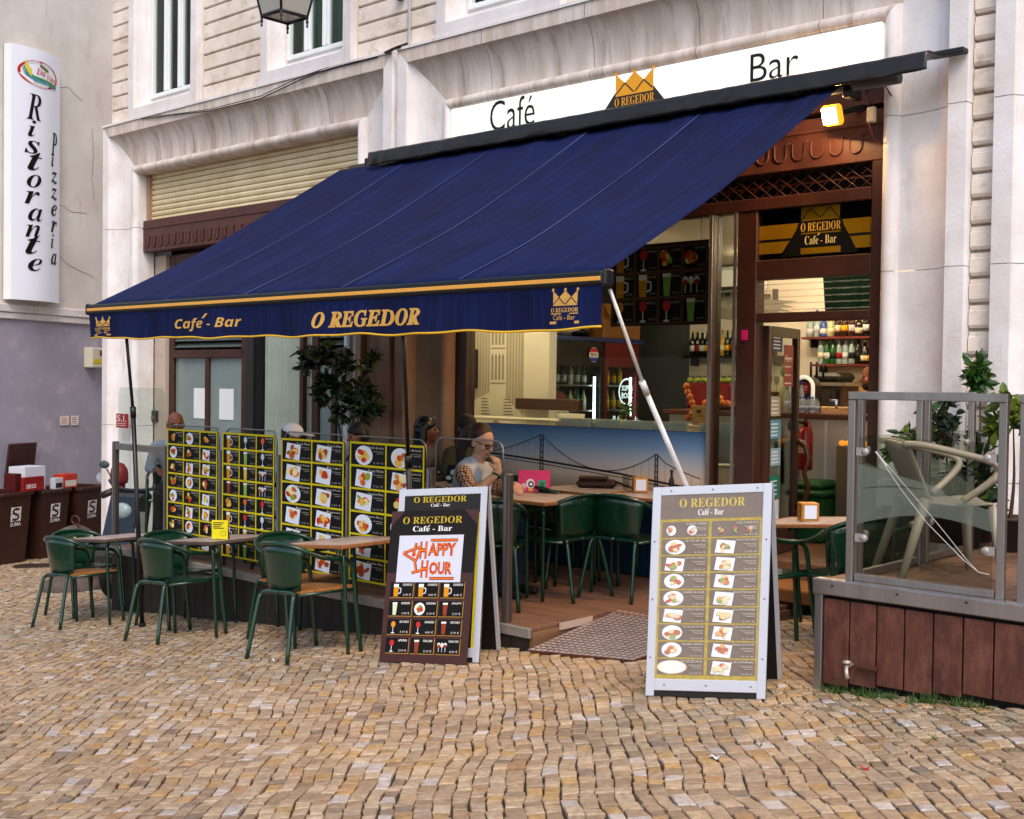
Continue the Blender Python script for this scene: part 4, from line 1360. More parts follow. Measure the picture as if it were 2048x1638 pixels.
# ================================================================ chairs and tables
def spl(pts, n=4):
    """Catmull-Rom through points"""
    pts = [V(p) for p in pts]
    out = []
    for i in range(len(pts) - 1):
        p0, p1, p2, p3 = pts[max(i - 1, 0)], pts[i], pts[i + 1], pts[min(i + 2, len(pts) - 1)]
        for k in range(n):
            t = k / n
            out.append(.5 * ((2 * p1) + (p2 - p0) * t + (2 * p0 - 5 * p1 + 4 * p2 - p3) * t * t + (3 * p1 - p0 - 3 * p2 + p3) * t ** 3))
    out.append(pts[-1])
    return out
def chair_proto(wood):
    e = thing('bistro_chair', 'x', 'chair', (0, 0, 0), 0, 'green metal bistro chairs')
    half = [(-.255, .235, 0), (-.25, .215, .35), (-.25, .2, .57), (-.252, .15, .635), (-.262, .04, .65), (-.265, -.08, .675), (-.225, -.2, .735), (-.12, -.27, .775)]
    hoop = spl(half + [(0, -.285, .782)] + [(-x, y, z) for x, y, z in half[::-1]])
    MB().tube(hoop, .0155, GREEN, 8).build('arm_frame', e)
    for s in (-1, 1):
        MB().tube(spl([(s * .235, -.36, 0), (s * .2, -.27, .38), (s * .19, -.25, .425), (s * .16, -.235, .446), (0, -.23, .447)]), .0155, GREEN, 8).build('rear_leg', e)
        MB().tube([(s * .245, .205, .43), (s * .2, -.22, .43)], .011, GREEN, 8).build('seat_rail', e)
    def bk(u, v):
        a = (u - .5) * 1.9 * (1 - .12 * (1 - v))
        wx = .24 - .03 * (1 - v)
        x = wx * math.sin(a) / math.sin(.95)
        yb = -.285 + .055 * (1 - v)
        y = yb + .085 * (1 - math.cos(a)) / (1 - math.cos(.95)) * (.55 + .45 * v)
        return (x, y, .455 + .318 * v - .03 * v * (abs(u - .5) * 2) ** 2)
    b = MB().grid(bk, 12, 5, GREEN).build('backrest', e)
    b.modifiers.new('s', 'SOLIDIFY').thickness = .004
    if wood:
        for k in range(4):
            y0 = -.2 + k * .104
            hw0 = .2 + .045 * (y0 + .2) / .42
            hw1 = .2 + .045 * (y0 + .29) / .42
            MB().prism([(-hw0, y0), (hw0, y0), (hw1, y0 + .1), (-hw1, y0 + .1)], .441, .456, SEATW, 2).build('seat_slat', e)
    else:
        MB().prism([(-.2, -.2), (.2, -.2), (.245, .2), (.2, .225), (-.2, .225), (-.245, .2)], .441, .45, GREEN, 2).build('seat', e)
    index_kids(e)
    return e
cw, cg = chair_proto(True), chair_proto(False)
used = set()
def chair(pr, x, y, face, label, z=None, slope=True):
    """face: direction the sitter looks, degrees from +x"""
    zz = gz(x) if z is None else z
    first = pr not in used
    used.add(pr)
    o = place(pr, (x, y, zz + .003), R(face - 90), label, 0, first)
    if z is None:
        rz = R(face - 90)
        o.rotation_euler = (Matrix.Rotation(-SL, 4, 'Y') @ Matrix.Rotation(rz, 4, 'Z')).to_euler()
    return o
chair(cw, -6.5, 5.12, 88, 'green bistro chair with wooden seat at the bright wood table, its back to the street')
chair(cg, -8.22, 5.2, 90, 'green seated bistro chair at the yellow card table, its back to the street')
chair(cw, -9.9, 5.27, 92, 'green bistro chair with wooden seat beside the bins end table, its back to the street')
chair(cw, -7.17, 5.55, -4, 'green bistro chair pushed in at the end of the bright wood table')
chair(cg, -8.85, 5.6, -2, 'green bistro chair at the end of the table holding the yellow card')
chair(cg, -10.5, 5.62, 0, 'green bistro chair at the end of the table nearest the stone bollard')
# on the deck
chair(cg, -5.9, 7.02, 180, 'green bistro chair at the tablet table, its back to the ramp', z=0)
chair(cg, -6.0, 6.38, 128, 'green bistro chair at the tablet table next to the deck corner post', z=0)
chair(cg, -6.52, 6.6, 14, 'green bistro chair under the woman with the tablet', z=0)
chair(cg, -6.86, 7.86, 0, 'green bistro chair against the bridge panel, left of the brown bag table', z=0)
chair(cg, -5.5, 7.42, 95, 'green bistro chair at the napkin box table behind the pale prop', z=0)
chair(cg, -6.3, 7.5, 84, 'green bistro chair at the brown bag table facing the bridge panel', z=0)
chair(cg, -7.92, 7.55, 28, 'green bistro chair under the dark haired woman by the wall', z=0)
chair(cg, -7.62, 7.72, -15, 'green bistro chair under the man in the olive shirt', z=0)
chair(cg, -10.22, 6.38, -35, 'green bistro chair under the man in the striped shirt', z=0)
chair(cg, -8.5, 6.45, 62, 'green bistro chair under the person in the white cap', z=0)
chair(cg, -8.4, 7.15, -110, 'green bistro chair under the dark haired person facing the wall poster', z=0)
chair(cg, -3.95, 6.75, 75, 'green bistro chair beside the wood menu board, at the napkin box table by the doorway')
chair(cg, -3.45, 7.0, 150, 'green bistro chair squeezed against the corner of the raised terrace')
chair(cg, -3.62, 7.78, -105, 'green bistro chair by the green crate near the doorway')

def table_proto(edge):
    e = thing('cafe_table', 'x', 'table', (0, 0, 0), 0, 'slatted café tables')
    h = .35
    for k in range(7):
        a = -h + .035 + k * .09
        MB().box(a, a + .074, -h + .036, h - .036, .722, .74, SLAT, b=.003).build('slat', e)
    fr = MB()
    for s in (-1, 1):
        fr.box(-h, h, s * h - (.034 if s > 0 else 0), s * h + (0 if s > 0 else .034), .715, .741, edge, b=.004)
        fr.box(s * h - (.034 if s > 0 else 0), s * h + (0 if s > 0 else .034), -h + .035, h - .035, .7155, .7405, edge, b=.004)
    fr.build('top_frame', e)
    for sx in (-1, 1):
        for sy in (-1, 1):
            MB().tube(spl([(sx * .29, sy * .29, 0), (sx * .29, sy * .29, .6), (sx * .28, sy * .28, .67), (sx * .22, sy * .22, .712)]), .0135, GREEN, 8).build('leg', e)
    MB().box(-.3, .3, -.012, .012, .69, .714, GREEN).box(-.012, .012, -.3, .3, .688, .712, GREEN).build('cross_bar', e)
    index_kids(e)
    return e
DE = M('weathered_edge', '#4a3a34', .6, col2='#5d4a40', ns=5)
ta, tb = table_proto(SLATE), table_proto(DE)
def table(pr, x, y, label, rz=0, z=None):
    zz = gz(x) if z is None else z
    first = pr not in used
    used.add(pr)
    o = place(pr, (x, y, zz + .003), R(rz), label, 0, first)
    if z is None: o.rotation_euler = (Matrix.Rotation(-SL, 4, 'Y') @ Matrix.Rotation(R(rz), 4, 'Z')).to_euler()
    return o
table(ta, -6.5, 5.5, 'slatted table with bright wood rim on the cobbles before the sandwich poster')
table(tb, -8.14, 5.56, 'slatted table on the cobbles holding a yellow card')
table(tb, -9.78, 5.58, 'empty weathered slatted table on the cobbles nearest the bins')
table(ta, -6.05, 6.98, 'slatted table on the deck holding the pink tablet', 0, 0)
table(ta, -6.25, 7.85, 'slatted table on the deck with a brown bag against the bridge panel', 90, 0)
table(ta, -5.5, 7.85, 'slatted table on the deck with napkin box behind the pale prop', 90, 0)
table(ta, -7.2, 7.42, 'slatted table on the deck before the couple', 0, 0)
table(ta, -8.02, 6.66, 'slatted table on the deck behind the sandwich poster', 0, 0)
table(ta, -3.85, 7.32, 'slatted table with napkin box on the cobbles outside the doorway', 90)

# ---------------------------------------------------------------- things on the tables
c_ = wthing('table_card', 'yellow folded card with black text standing on the outdoor table', 'card', (-7.98, 5.4, .3))
zt = gz(-7.98) + .75
F = FR((-8.06, 5.36, zt), (.8, .6, 0), (0, .0, 1))
mb = MB()
F.rect(mb, 0, 0, .13, .15, flat('#d6c81e'), 4)
for k in range(4): F.rect(mb, .012, .125 - k * .014, .1 - .015 * (k % 3), .132 - k * .014, flat('#2a2818'), 6)
for k in range(12):
    a0, a1 = 2 * math.pi * k / 12, 2 * math.pi * (k + 1) / 12
    F.line(mb, [(.095 + .02 * math.cos(a0), .045 + .02 * math.sin(a0)), (.095 + .02 * math.cos(a1), .045 + .02 * math.sin(a1))], .004, flat('#8a8210'), 6)
mb.add([F.pt(0, 0, 3), F.pt(.13, 0, 3), F.pt(.13, .15, 3), F.pt(0, .15, 3), F.pt(0, 0, -80), F.pt(.13, 0, -80)], [(3, 2, 1, 0), (4, 3, 2, 5), (4, 0, 3), (5, 2, 1)], flat('#3c4a1a'))
mb.build('card_sheet', c_)
def napkin(x, y, z, rz, lab):
    e = thing('napkin_box', lab, 'napkin box', (x, y, z), R(rz))
    WD = M('napkin_box_wood', '#b57a28', .45, col2='#a06a20', ns=5, stretch=(1, 1, 5))
    MB().box(-.06, .06, -.055, .055, 0, .125, WD, b=.006).build('case', e)
    MB().box(-.042, .042, -.058, -.055, .02, .11, flat('#d3d8e6'), b=.001).build('napkins', e)
    pr = MB(); F = FR((-.0605, .05, .02), (0, -1, 0), (0, 0, 1))
    F.rect(pr, .015, .01, .085, .085, flat('#6a4018'), 1); F.rect(pr, .02, .015, .08, .08, flat('#b57a28'), 2)
    F.text(pr, 'COFFEE', .024, .04, .076, .055, flat('#3a220e'), 3, 0, 1)
    pr.build('logo_print', e)
    return e
q = P(1605, 1026, z=gz(-3.9) + .745)
napkin(-3.92, 7.28, gz(-3.92) + .745, 45, 'wooden napkin box on the table outside the doorway')
napkin(-5.74, 7.86, .745, 45, 'wooden napkin box on the deck table behind the pale prop')
bg = thing('handbag', 'brown leather handbag lying on the deck table', 'bag', (-6.24, 7.93, .744), R(30))
LE = M('brown_leather', '#3a2219', .5, col2='#2a1811', ns=6, bump=.3, bs=30)
b = MB().box(-.17, .17, -.07, .07, 0, .075, LE, b=.03).build('body', bg)
MB().box(-.15, .1, -.074, .05, .07, .1, LE, b=.014).build('flap', bg)
MB().tube(spl([(.12, 0, .07), (.2, -.06, .05), (.32, -.1, .014), (.4, -.02, .012), (.3, .05, .012)]), .011, LE, 6).build('strap', bg)
tbm = thing('tablet', 'bright pink tablet case with stickers standing open on the deck table', 'tablet', P(1068, 985, z=.744), R(42))
PK = M('pink_case', '#d11a62', .4)
tm_ = Matrix.Rotation(R(-14), 4, 'X')
MB().box(-.13, .13, -.008, .004, .0, .18, PK, tm_, .004).build('cover', tbm)
MB().box(-.13, .13, .02, .2, .0, .008, PK, None, .003).build('stand', tbm)
MB().box(-.12, .12, .006, .012, .02, .17, flat('#16181c'), tm_).build('screen', tbm)
st = MB(); F = FR(tm_ @ V((-.13, -.0085, 0)), tm_.to_3x3() @ V((1, 0, 0)), tm_.to_3x3() @ V((0, 0, 1)))
F.ell(st, .1, .07, .035, .04, flat('#e8e4e6'), 1, 14); F.ell(st, .105, .065, .024, .026, flat('#1a1a1c'), 2, 12); F.ell(st, .105, .065, .013, .014, flat('#e8e4e6'), 3, 10)
F.rect(st, .165, .03, .225, .1, flat('#3a9a8c'), 1); F.ell(st, .195, .065, .02, .02, flat('#2a7a3a'), 2, 8)
F.ell(st, .045, .05, .022, .024, flat('#d8b0d0'), 1, 10); F.rect(st, .085, .01, .12, .035, flat('#e0a83a'), 1)
st.build('sticker', tbm)
def tumbler(x, y, z, lab, h=.12, r=.035, name='drinking_glass'):
    o = MB().lathe([(r * .75, 0), (r, h), (r * .93, h), (r * .7, .012), (0.001, .012)], PANEG, (0, 0, 0), 14).build(name)
    o.location = (x, y, z)
    return tag(o, lab, 'glass')
tumbler(*P(1000, 1000, z=.744)[:2], .744, 'stemless glass standing near the woman with the tablet', .15, .04)
tumbler(-5.97, 7.98, .744, 'clear beer glass beside the napkin box on the deck table')
tumbler(-7.05, 7.3, .744, 'clear glass on the table before the couple')
pb = wthing('pepper_mill', 'dark slim bottle behind the napkin box on the deck table', 'bottle', (-5.55, 8.03, .744))
MB().lathe([(.022, 0), (.022, .1), (.01, .13), (.01, .17), (.013, .175), (.013, .19)], BLACK, (-5.55, 8.03, .744), 10).build('body', pb)
bk_ = thing('table_bag', 'black and white handbag on the table before the couple', 'bag', (-7.25, 7.35, .744), R(20))
MB().box(-.16, .16, -.06, .06, 0, .16, BLACK, b=.03).build('body', bk_)
sp = MB(); F = FR((-.16, -.0605, 0), (1, 0, 0), (0, 0, 1))
for k in range(7): F.ell(sp, .05 + .035 * k, .05 + .05 * ((k * 5) % 3) / 2, .026, .018, flat('#d8dde4'), 1, 8, k)
sp.build('white_print', bk_)
sh = thing('pink_shoe', 'pink sandal under the tablet table', 'shoe', P(1032, 1168, z=0.003), R(30))
MB().box(-.045, .045, -.12, .12, 0, .025, PK, b=.012).build('sole', sh)
MB().tube(spl([(-.045, .03, .02), (-.03, .05, .06), (.03, .05, .06), (.045, .03, .02)]), .018, PK, 8).build('strap', sh)

# ================================================================ A-boards
ALU = M('white_aluminium', '#c9ccd6', .35, .3)
def aboard(f0, f1, back, h, name_label, fill):
    f0, f1 = V(f0), V(f1)
    c0 = (f0 + f1) / 2
    e = wthing('a_board', name_label, 'pavement sign', c0)
    ux = (f1 - f0).normalized()
    W = (f1 - f0).length
    nb_ = V((-ux.y, ux.x, 0)).normalized()
    lean = .085
    up_ = (V((0, 0, 1)) * h + nb_ * lean * h).normalized()
    L = h / up_.z
    F = FR(f0, ux, up_)
    def slab(u0, v0, u1, v1, d0, d1, m, nm, b=.003):
        mt = Matrix((F.x, F.n * -1, F.y)).transposed().to_4x4()
        mt.translation = F.o
        return MB().box(u0, u1, d0, d1, v0, v1, m, mt, b).build(nm, e)
    slab(.0, .0, W, L, .004, .02, M('board_back', '#15100e', .6), 'front_panel', 0)
    bw = .045
    slab(0, 0, bw, L, -.006, .022, ALU, 'frame_rail')
    slab(W - bw, 0, W, L, -.006, .022, ALU, 'frame_rail')
    slab(bw, L - bw, W - bw, L, -.006, .022, ALU, 'frame_rail')
    slab(bw, .03, W - bw, .09, -.006, .022, ALU, 'frame_rail')
    # rear leaf
    top = F.pt(0, L - .01)
    b0 = V(back)
    F_ = FR(b0 - ux * 0, ux, (top + nb_ * .03 - b0))
    L2 = (top + nb_ * .03 - b0).length
    mt = Matrix((F_.x, F_.n * -1, F_.y)).transposed().to_4x4(); mt.translation = F_.o
    MB().box(.02, W - .02, -.006, .006, .0, L2, M('dark_rear_leaf', '#0d0908', .5), mt).build('rear_leaf', e)
    MB().box(W - .022, W, -.012, .012, .0, L2, ALU, mt).build('frame_rail', e)
    MB().box(0, .022, -.012, .012, .0, L2, ALU, mt).build('frame_rail', e)
    fill(e, F, W, L, bw)
    return e, F, W, L
def g(x, y): return V((x, y, gz(x) + .004))
MENU = [('AZEITONAS', 'QUEIJO CHEESE', 'SALGADOS', ''), ('SOPA', '', 'TAPAS PEQUENO', ''), ('CHOURIÇO ASSADO', '', 'TABUA MISTA', ''), ('PREGO', 'BIFANA', 'BAGUETE DE PRESUNTO', ''), ('HAMBURGUER', '', 'BAGUETE DE BACON', ''), ('TOSTA MISTA', '', 'BAGUETE DE FRANGO', ''), ('TOSTA DE ATUM', '', 'CACHORRO', ''), ('SALADA GREGA', '', 'SALADA DE ATUM', ''), ('PIZZAS', '', 'LASANHA', '')]
GLARE = M('glare_paled_brown_print', '#736760', .3, col2='#807369', ns=4)  # menu brown with the glare on the board painted into it
PALE = flat('#cfcabb')
FOODP = ['#d9a878', '#c98a66', '#dcc79a', '#b9785c', '#d8c8a8', '#c2705c', '#9aa86a', '#e3d3b0']  # food colours paled to carry the same painted glare
def fill_menu(e, F, W, L, bw):
    global FOODC
    keep, FOODC = FOODC, FOODP
    mb = MB()
    F.rect(mb, bw, .09, W - bw, L - bw, M('glare_paled_gold', '#b8a24e', .4, col2='#a08c44', ns=30), 1)  # gold ground paled by painted glare as well
    F.rect(mb, bw, L - .17, W - bw, L - bw, GLARE, 2)
    F.text(mb, sty('O REGEDOR', SERIF), bw + .1, L - .11, W - bw - .09, L - .065, flat('#c9b25a'), 4)
    cafe(F, mb, bw + .2, L - .152, W - bw - .2, L - .122, flat('#e6e4e0'), 4)
    mb.build('header_print', e)
    n = len(MENU)
    H = (L - .19 - .1) / n
    for r_ in range(n):
        for c_ in range(2):
            mb = MB()
            u0, u1 = (bw + .012, W / 2 - .008) if c_ == 0 else (W / 2 + .008, W - bw - .012)
            v1 = L - .185 - r_ * H; v0 = v1 - H + .008
            F.rect(mb, u0, v0, u1, v1, GLARE, 2)
            iw, ih = u1 - u0, v1 - v0
            k = r_ * 2 + c_
            if k in (0, 1):
                for q in range(3 if k else 2): food(F, mb, u0 + iw * (.2 + .3 * q + (.15 if not k else 0) * q), v0 + ih * .45, ih * .33, 'round' if (k == 0) else 'food', 4)
            elif k == 16: F.ell(mb, u0 + iw * .32, v0 + ih * .48, iw * .32, ih * .44, flat('#e0cfc0'), 4, 20); F.ell(mb, u0 + iw * .32, v0 + ih * .48, iw * .28, ih * .38, flat('#e9e2d8'), 5, 20)
            else: food(FS(F, u0 + iw * .3, 1.4), mb, u0 + iw * .3, v0 + ih * .48, min(iw * .26, ih * .48), ['round', 'sq', 'round', 'sq', 'sq', 'sq'][k % 6], 4)
            wd = MENU[r_][c_ * 2]
            F.text(mb, wd, u0 + iw * .52, v1 - ih * .2, u0 + iw * .97, v1 - ih * .07, PALE, 14, 0, 1)
            for q in range(3): F.rect(mb, u0 + iw * (.68 + .05 * q), v1 - ih * (.38 + .1 * q), u0 + iw * .96, v1 - ih * (.345 + .1 * q), flat('#b3aa9a'), 14)
            F.text(mb, '%d,%02d €' % (rf.randint(2, 15), rf.choice([50, 60, 90])), u0 + iw * .72, v0 + ih * .06, u0 + iw * .96, v0 + ih * .17, PALE, 14, 0, 1)
            mb.build('menu_cell', e)
    sc_ = MB()
    for u in (.1, .32, .55):
        for v in (L - .022, .06): F.ell(sc_, u, v, .005, .005, flat('#6a6a70'), 14, 8)
    for v in (.2, .5, .8): 
        for u in (.02, W - .02): F.ell(sc_, u, v, .005, .005, flat('#6a6a70'), 14, 8)
    sc_.build('screw', e)
    FOODC = keep
aboard(g(-3.64, 5.06), g(-3.055, 5.27), g(-3.83, 5.56), 1.08, 'white framed pavement sign with a pale brown food menu in two columns', fill_menu)
def fill_header(e, F, W, L, bw):
    mb = MB()
    F.rect(mb, bw, .09, W - bw, L - bw, M('chalk_black', '#1d1917', .35), 1)
    F.rect(mb, bw, .09, bw + .018, L - .16, YEL, 2); F.rect(mb, W - bw - .018, .09, W - bw, L - .16, YEL, 2); F.rect(mb, bw, L - .18, W - bw, L - .16, YEL, 3)
    F.text(mb, sty('O REGEDOR', SERIF), bw + .07, L - .09, W - bw - .1, L - .052, flat('#b9a02c'), 4)
    cafe(F, mb, bw + .2, L - .118, W - bw - .22, L - .098, flat('#e6e4e0'), 4)
    mb.build('header_print', e)
e2, FB, WB, LB_ = aboard(g(-5.775, 5.2), g(-5.15, 5.378), g(-5.99, 5.63), 1.1, 'white framed pavement sign with black header behind the happy hour board', fill_header)
# happy hour board leaning on it
hh = wthing('happy_hour_board', 'brown happy hour drinks board leaning on the pavement sign', 'menu board', g(-5.5, 5.2))
a0 = g(-5.79, 5.115); a1 = g(-5.175, 5.29)
ux = (a1 - a0).normalized(); nb_ = V((-ux.y, ux.x, 0)).normalized()
up_ = (V((0, 0, 1)) + nb_ * .15 + ux * .0).normalized()
FH = FR(a0, ux, up_); W, L = (a1 - a0).length, .97
mt = Matrix((FH.x, FH.n * -1, FH.y)).transposed().to_4x4(); mt.translation = FH.o
MB().box(0, W, 0, .012, 0, L, M('board_core', '#2a1512', .5), mt, .002).build('board', hh)
mb = MB()
MAR = M('maroon_print', '#3a1916', .3, col2='#431f1a', ns=5)
FH.rect(mb, .001, .001, W - .001, L - .001, MAR, 1)
FH.poly(mb, [(.0, L - .1), (.1, L), (W - .1, L), (W, L - .1), (W, L - .4), (0, L - .4)], flat('#191413'), 2)
FH.text(mb, sty('O REGEDOR', SERIF), .09, L - .085, W - .11, L - .04, flat('#b59a2c'), 3)
cafe(FH, mb, .17, L - .135, W - .18, L - .1, flat('#e6e4e0'), 3)
FH.rect(mb, .075, L - .46, W - .09, L - .16, flat('#c9cbd8'), 3)
NE, NR, NY = flat('#5a1008'), flat('#d8401a'), flat('#e8902a')
def neon(pts):
    FH.line(mb, pts, .019, NE, 4); FH.line(mb, pts, .0125, NR, 6); FH.line(mb, pts, .004, NY, 8)
U = lambda u, v: (.075 + u * (W - .165), L - .46 + v * .3)
def neon_text(t, u0, v0, u1, v1):
    for off, m_, l_ in ((.05, NE, 4), (.02, NR, 6), (-.03, NY, 8)):
        (x0, y0), (x1, y1) = U(u0, v0), U(u1, v1)
        o_ = off * .03
        FH.text(mb, t, x0 - o_, y0 - o_, x1 + o_, y1 + o_, m_, l_, off)
neon_text('H', .34, .5, .45, .86)
neon_text('APPY', .47, .56, .9, .83)
neon_text('H', .38, .1, .49, .46)
neon_text('OUR', .51, .16, .86, .43)
neon([U(.5, .89), U(.92, .89)]); neon([U(.52, .08), U(.9, .08)])
neon([U(.08, .62), U(.36, .76), U(.29, .45), U(.08, .62)])
neon([U(.27, .47), U(.31, .24)]); neon([U(.24, .2), U(.38, .25)]); neon([U(.28, .84), U(.24, .6)])
FH.ell(mb, *U(.25, .6), .015, .018, NR, 5, 8)
mb.build('header_print', hh)
names = ['CANECA', 'CANECA', 'CANECA', 'SOMERSBY', 'CAIPIRINHA', 'MOJITO', 'GIN TONICO', 'SANGRIA', 'PORTO TONICO', 'APEROL', 'CUBA LIBRE', 'VINHO A COPO']
prc = ['3,49 €', '4,49 €', '8,49 €', '3,49 €', '5,99 €', '5,99 €', '5,99 €', '4,49 €', '5,99 €', '5,99 €', '5,99 €', '4,99 €']
kd = ['beer', 'beer', 'beer', 'tall', 'round', 'tall', 'glass', 'glass', 'tall', 'glass', 'tall', 'bottles']
for r_ in range(4):
    for c_ in range(3):
        mb = MB()
        cw_, ch_ = (W - .08) / 3, .118
        u0, v0 = .04 + c_ * cw_, .055 + (3 - r_) * ch_
        FH.rect(mb, u0, v0, u0 + cw_ - .012, v0 + ch_ - .018, flat('#b3862e'), 2)
        FH.rect(mb, u0, v0 + .004, u0 + cw_ - .016, v0 + ch_ - .018, flat('#0d0a09'), 3)
        food(FH, mb, u0 + .045, v0 + ch_ * .42, .04, kd[r_ * 3 + c_], 4)
        FH.text(mb, sty(names[r_ * 3 + c_], SANSBI), u0 + cw_ * .5, v0 + ch_ * .66, u0 + cw_ - .024, v0 + ch_ * .78, flat('#d8d4cc'), 12, 0, 1)
        FH.text(mb, sty(prc[r_ * 3 + c_], SANSBI), u0 + cw_ * .55, v0 + ch_ * .1, u0 + cw_ - .026, v0 + ch_ * .24, flat('#d8d4cc'), 12, 0, 1)
        mb.build('drink_cell', hh)

# ================================================================ raised terrace at the right
TX0, TY0, TZ0 = -2.98, 5.62, .636
te = wthing('raised_terrace', 'raised terrace clad in red brown vertical boards with steel edging', 'terrace', (-1.5, 6.5, .1))
x = TX0 + .045
k = 0
while x < 1.6:
    MB().box(x + .004, x + .141, TY0 + .01, TY0 + .032, gz(x) + .035 + .006 * (k % 3), TZ0 - .1, FASC, b=.003).build('cladding_board', te)
    x += .145; k += 1
MB().box(TX0, TX0 + .042, TY0, TY0 + .05, gz(TX0) - .02, TZ0 - .075, STEEL, b=.003).build('corner_trim', te)
MB().box(TX0 - .01, 1.65, TY0 - .012, TY0 + .06, TZ0 - .08, TZ0 + .0, STEEL, b=.006).build('edge_trim', te)
sc_ = MB()
for px, py in ((1665, 1172), (1794, 1189), (1933, 1205)):
    q = P(px, py, y=TY0 - .012); sc_.lathe([(.006, 0), (.006, .004)], BLACK, (0, 0, 0), 8, Matrix.Translation((q.x, q.y, q.z)) @ Matrix.Rotation(R(90), 4, 'X'))
sc_.build('screw_head', te)
y = TY0 + .06
MB().box(TX0 + .01, TX0 + .03, TY0 + .05, 7.98, gz(TX0) - .05, TZ0 - .04, FASC).build('side_cladding', te)
x = TX0 + .0
while x < 1.5:
    MB().box(x + .003, x + .132, TY0 + .062, 7.98, TZ0 - .035, TZ0 - .012 + rp.uniform(-.002, .002), PLANK, b=.004).build('plank', te)
    x += .137
MB().box(TX0 + .05, 1.5, TY0 + .1, 7.9, gz(TX0), TZ0 - .04, DARKB).build('joist_frame', te)
# railing
FROST = M('frosted_band', '#6d7468', .5, alpha=.55)
def rail(x0, x1, y0, y1, lab, crack=False, band=True):
    d = V((x1 - x0, y1 - y0, 0)); Ln = d.length; d.normalize()
    e = wthing('glass_railing', lab, 'railing', (x0, y0, TZ0))
    mt = Matrix.Translation((x0, y0, TZ0)) @ Matrix.Rotation(math.atan2(d.y, d.x), 4, 'Z')
    ZT = .965
    MB().box(0, .038, -.018, .018, -.012, ZT - .042, STEEL, mt, .003).build('post', e)
    MB().box(Ln - .038, Ln, -.018, .018, -.012, ZT - .042, STEEL, mt, .003).build('post', e)
    MB().box(0, Ln, -.021, .021, ZT - .04, ZT, STEEL, mt, .003).build('top_rail', e)
    MB().box(.046, Ln - .046, -.015, .015, .0, .035, STEEL, mt, .003).build('base_rail', e)
    gp = MB().box(.055, Ln - .06, -.004, .004, .045, .735, PANEG, mt).build('pane', e)
    for a0 in (.046, Ln - .046):
        for zz in (.22, .66):
            s = 1 if a0 < .1 else -1
            MB().lathe([(.018, -.014), (.02, -.01), (.02, .01), (.018, .014)], M('clamp_steel', '#a8a19c', .4, .5), (0, 0, 0), 14, mt @ Matrix.Translation((a0 + s * .045, 0, zz)) @ Matrix.Rotation(R(90), 4, 'X')).box(min(a0, a0 + s * .045), max(a0, a0 + s * .045), -.012, .012, zz - .02, zz + .02, MC['clamp_steel'], mt).build('glass_clamp', e)
    if band:
        F = FR(mt @ V((0, -.0055, 0)), d, (0, 0, 1))
        bm_ = MB()
        W = Ln - .115
        top = [(.055 + W * k / 14, .54 - .17 * (k / 14) ** 1.5 if k < 15 else 0) for k in range(15)]
        arc = [(.055 + W * k / 14, .29 + .06 * math.sin(k / 14 * 3.14) + .02 * k / 14) for k in range(15)]
        arc2 = [(.055 + W * k / 14, .47 - .1 * k / 14 + .07 * math.sin(k / 14 * 2.6)) for k in range(15)]
        for q in range(14):
            F.poly(bm_, [arc[q], arc[q + 1], arc2[q + 1], arc2[q]] if q < 12 else [arc[q], arc[q + 1], (arc[q + 1][0], arc[q + 1][1] + .1), (arc[q][0], arc[q][1] + .1)], FROST, 1)
        for q in range(9):
            a_, b2 = .055 + W * q / 14, .055 + W * (q + 1) / 14
            F.poly(bm_, [(a_, .47 + .03 * math.sin(q / 9 * 3)), (b2, .47 + .03 * math.sin((q + 1) / 9 * 3)), (b2, .6 - .1 * (q + 1) / 9), (a_, .6 - .1 * q / 9)], FROST, 1)
        bm_.build('frosted_band', e)
    if crack:
        F = FR(mt @ V((0, -.006, 0)), d, (0, 0, 1))
        cm = MB()
        CRK = M('glass_crack', '#d8d4cc', .3, alpha=.85)
        W = Ln
        p1 = [(.15, .665), (.28, .49), (.42, .33), (.6, .17), (.68, .115), (.73, .11)]
        p2 = [(.15, .665), (.3, .51), (.47, .335), (.62, .17), (.68, .115)]
        F.line(cm, p1, .0035, CRK, 2); F.line(cm, p2, .003, CRK, 3)
        F.line(cm, [(.15, .665), (.21, .595)], .009, CRK, 4)
        cm.build('crack', e)
    return e
rail(-2.845, -2.045, 5.70, 5.70, 'cracked glass railing panel with steel frame at the terrace corner', crack=True)
rail(-1.985, -1.185, 5.70, 5.70, 'uncracked glass railing panel with steel frame along the terrace front')
rail(-2.83, -2.83, 5.78, 6.55, 'side glass railing panel of the terrace next to the street corner')
rail(-2.83, -2.83, 6.61, 7.3, 'side glass railing panel of the terrace before the potted shrubs')
lk = MB().cyl(P(1660, 801, y=5.69), P(1676, 802, y=5.69), .008, STEEL).cyl(P(1672, 800, y=5.685), P(1673, 818, y=5.685), .008, STEEL)
tag(lk.build('rail_latch'), 'small steel latch on the railing corner post', 'latch')
tap = wthing('tap', 'small metal outdoor tap on the red brown cladding', 'tap', P(1702, 1333, y=TY0))
q = P(1702, 1330, y=TY0)
MB().tube([q + V((0, .02, 0)), q + V((0, -.05, 0)), q + V((.01, -.07, -.02)), q + V((.02, -.075, -.055))], .011, M('worn_brass', '#b5a89c', .4, .5), 8).build('spout', tap)
MB().lathe([(.01, 0), (.022, .005), (.022, .015), (.01, .02)], MC['worn_brass'], q + V((0, -.045, .012)), 10).build('handle', tap)
hb = P(1738, 1333, y=TY0)
tag(MB().box(hb.x - .055, hb.x + .05, TY0 - .03, TY0 + .012, hb.z - .014, hb.z + .004, M('rusty_hasp', '#4a2a1c', .7, .3), b=.003).build('hasp'), 'rusty metal hasp beside the tap on the cladding', 'hasp')

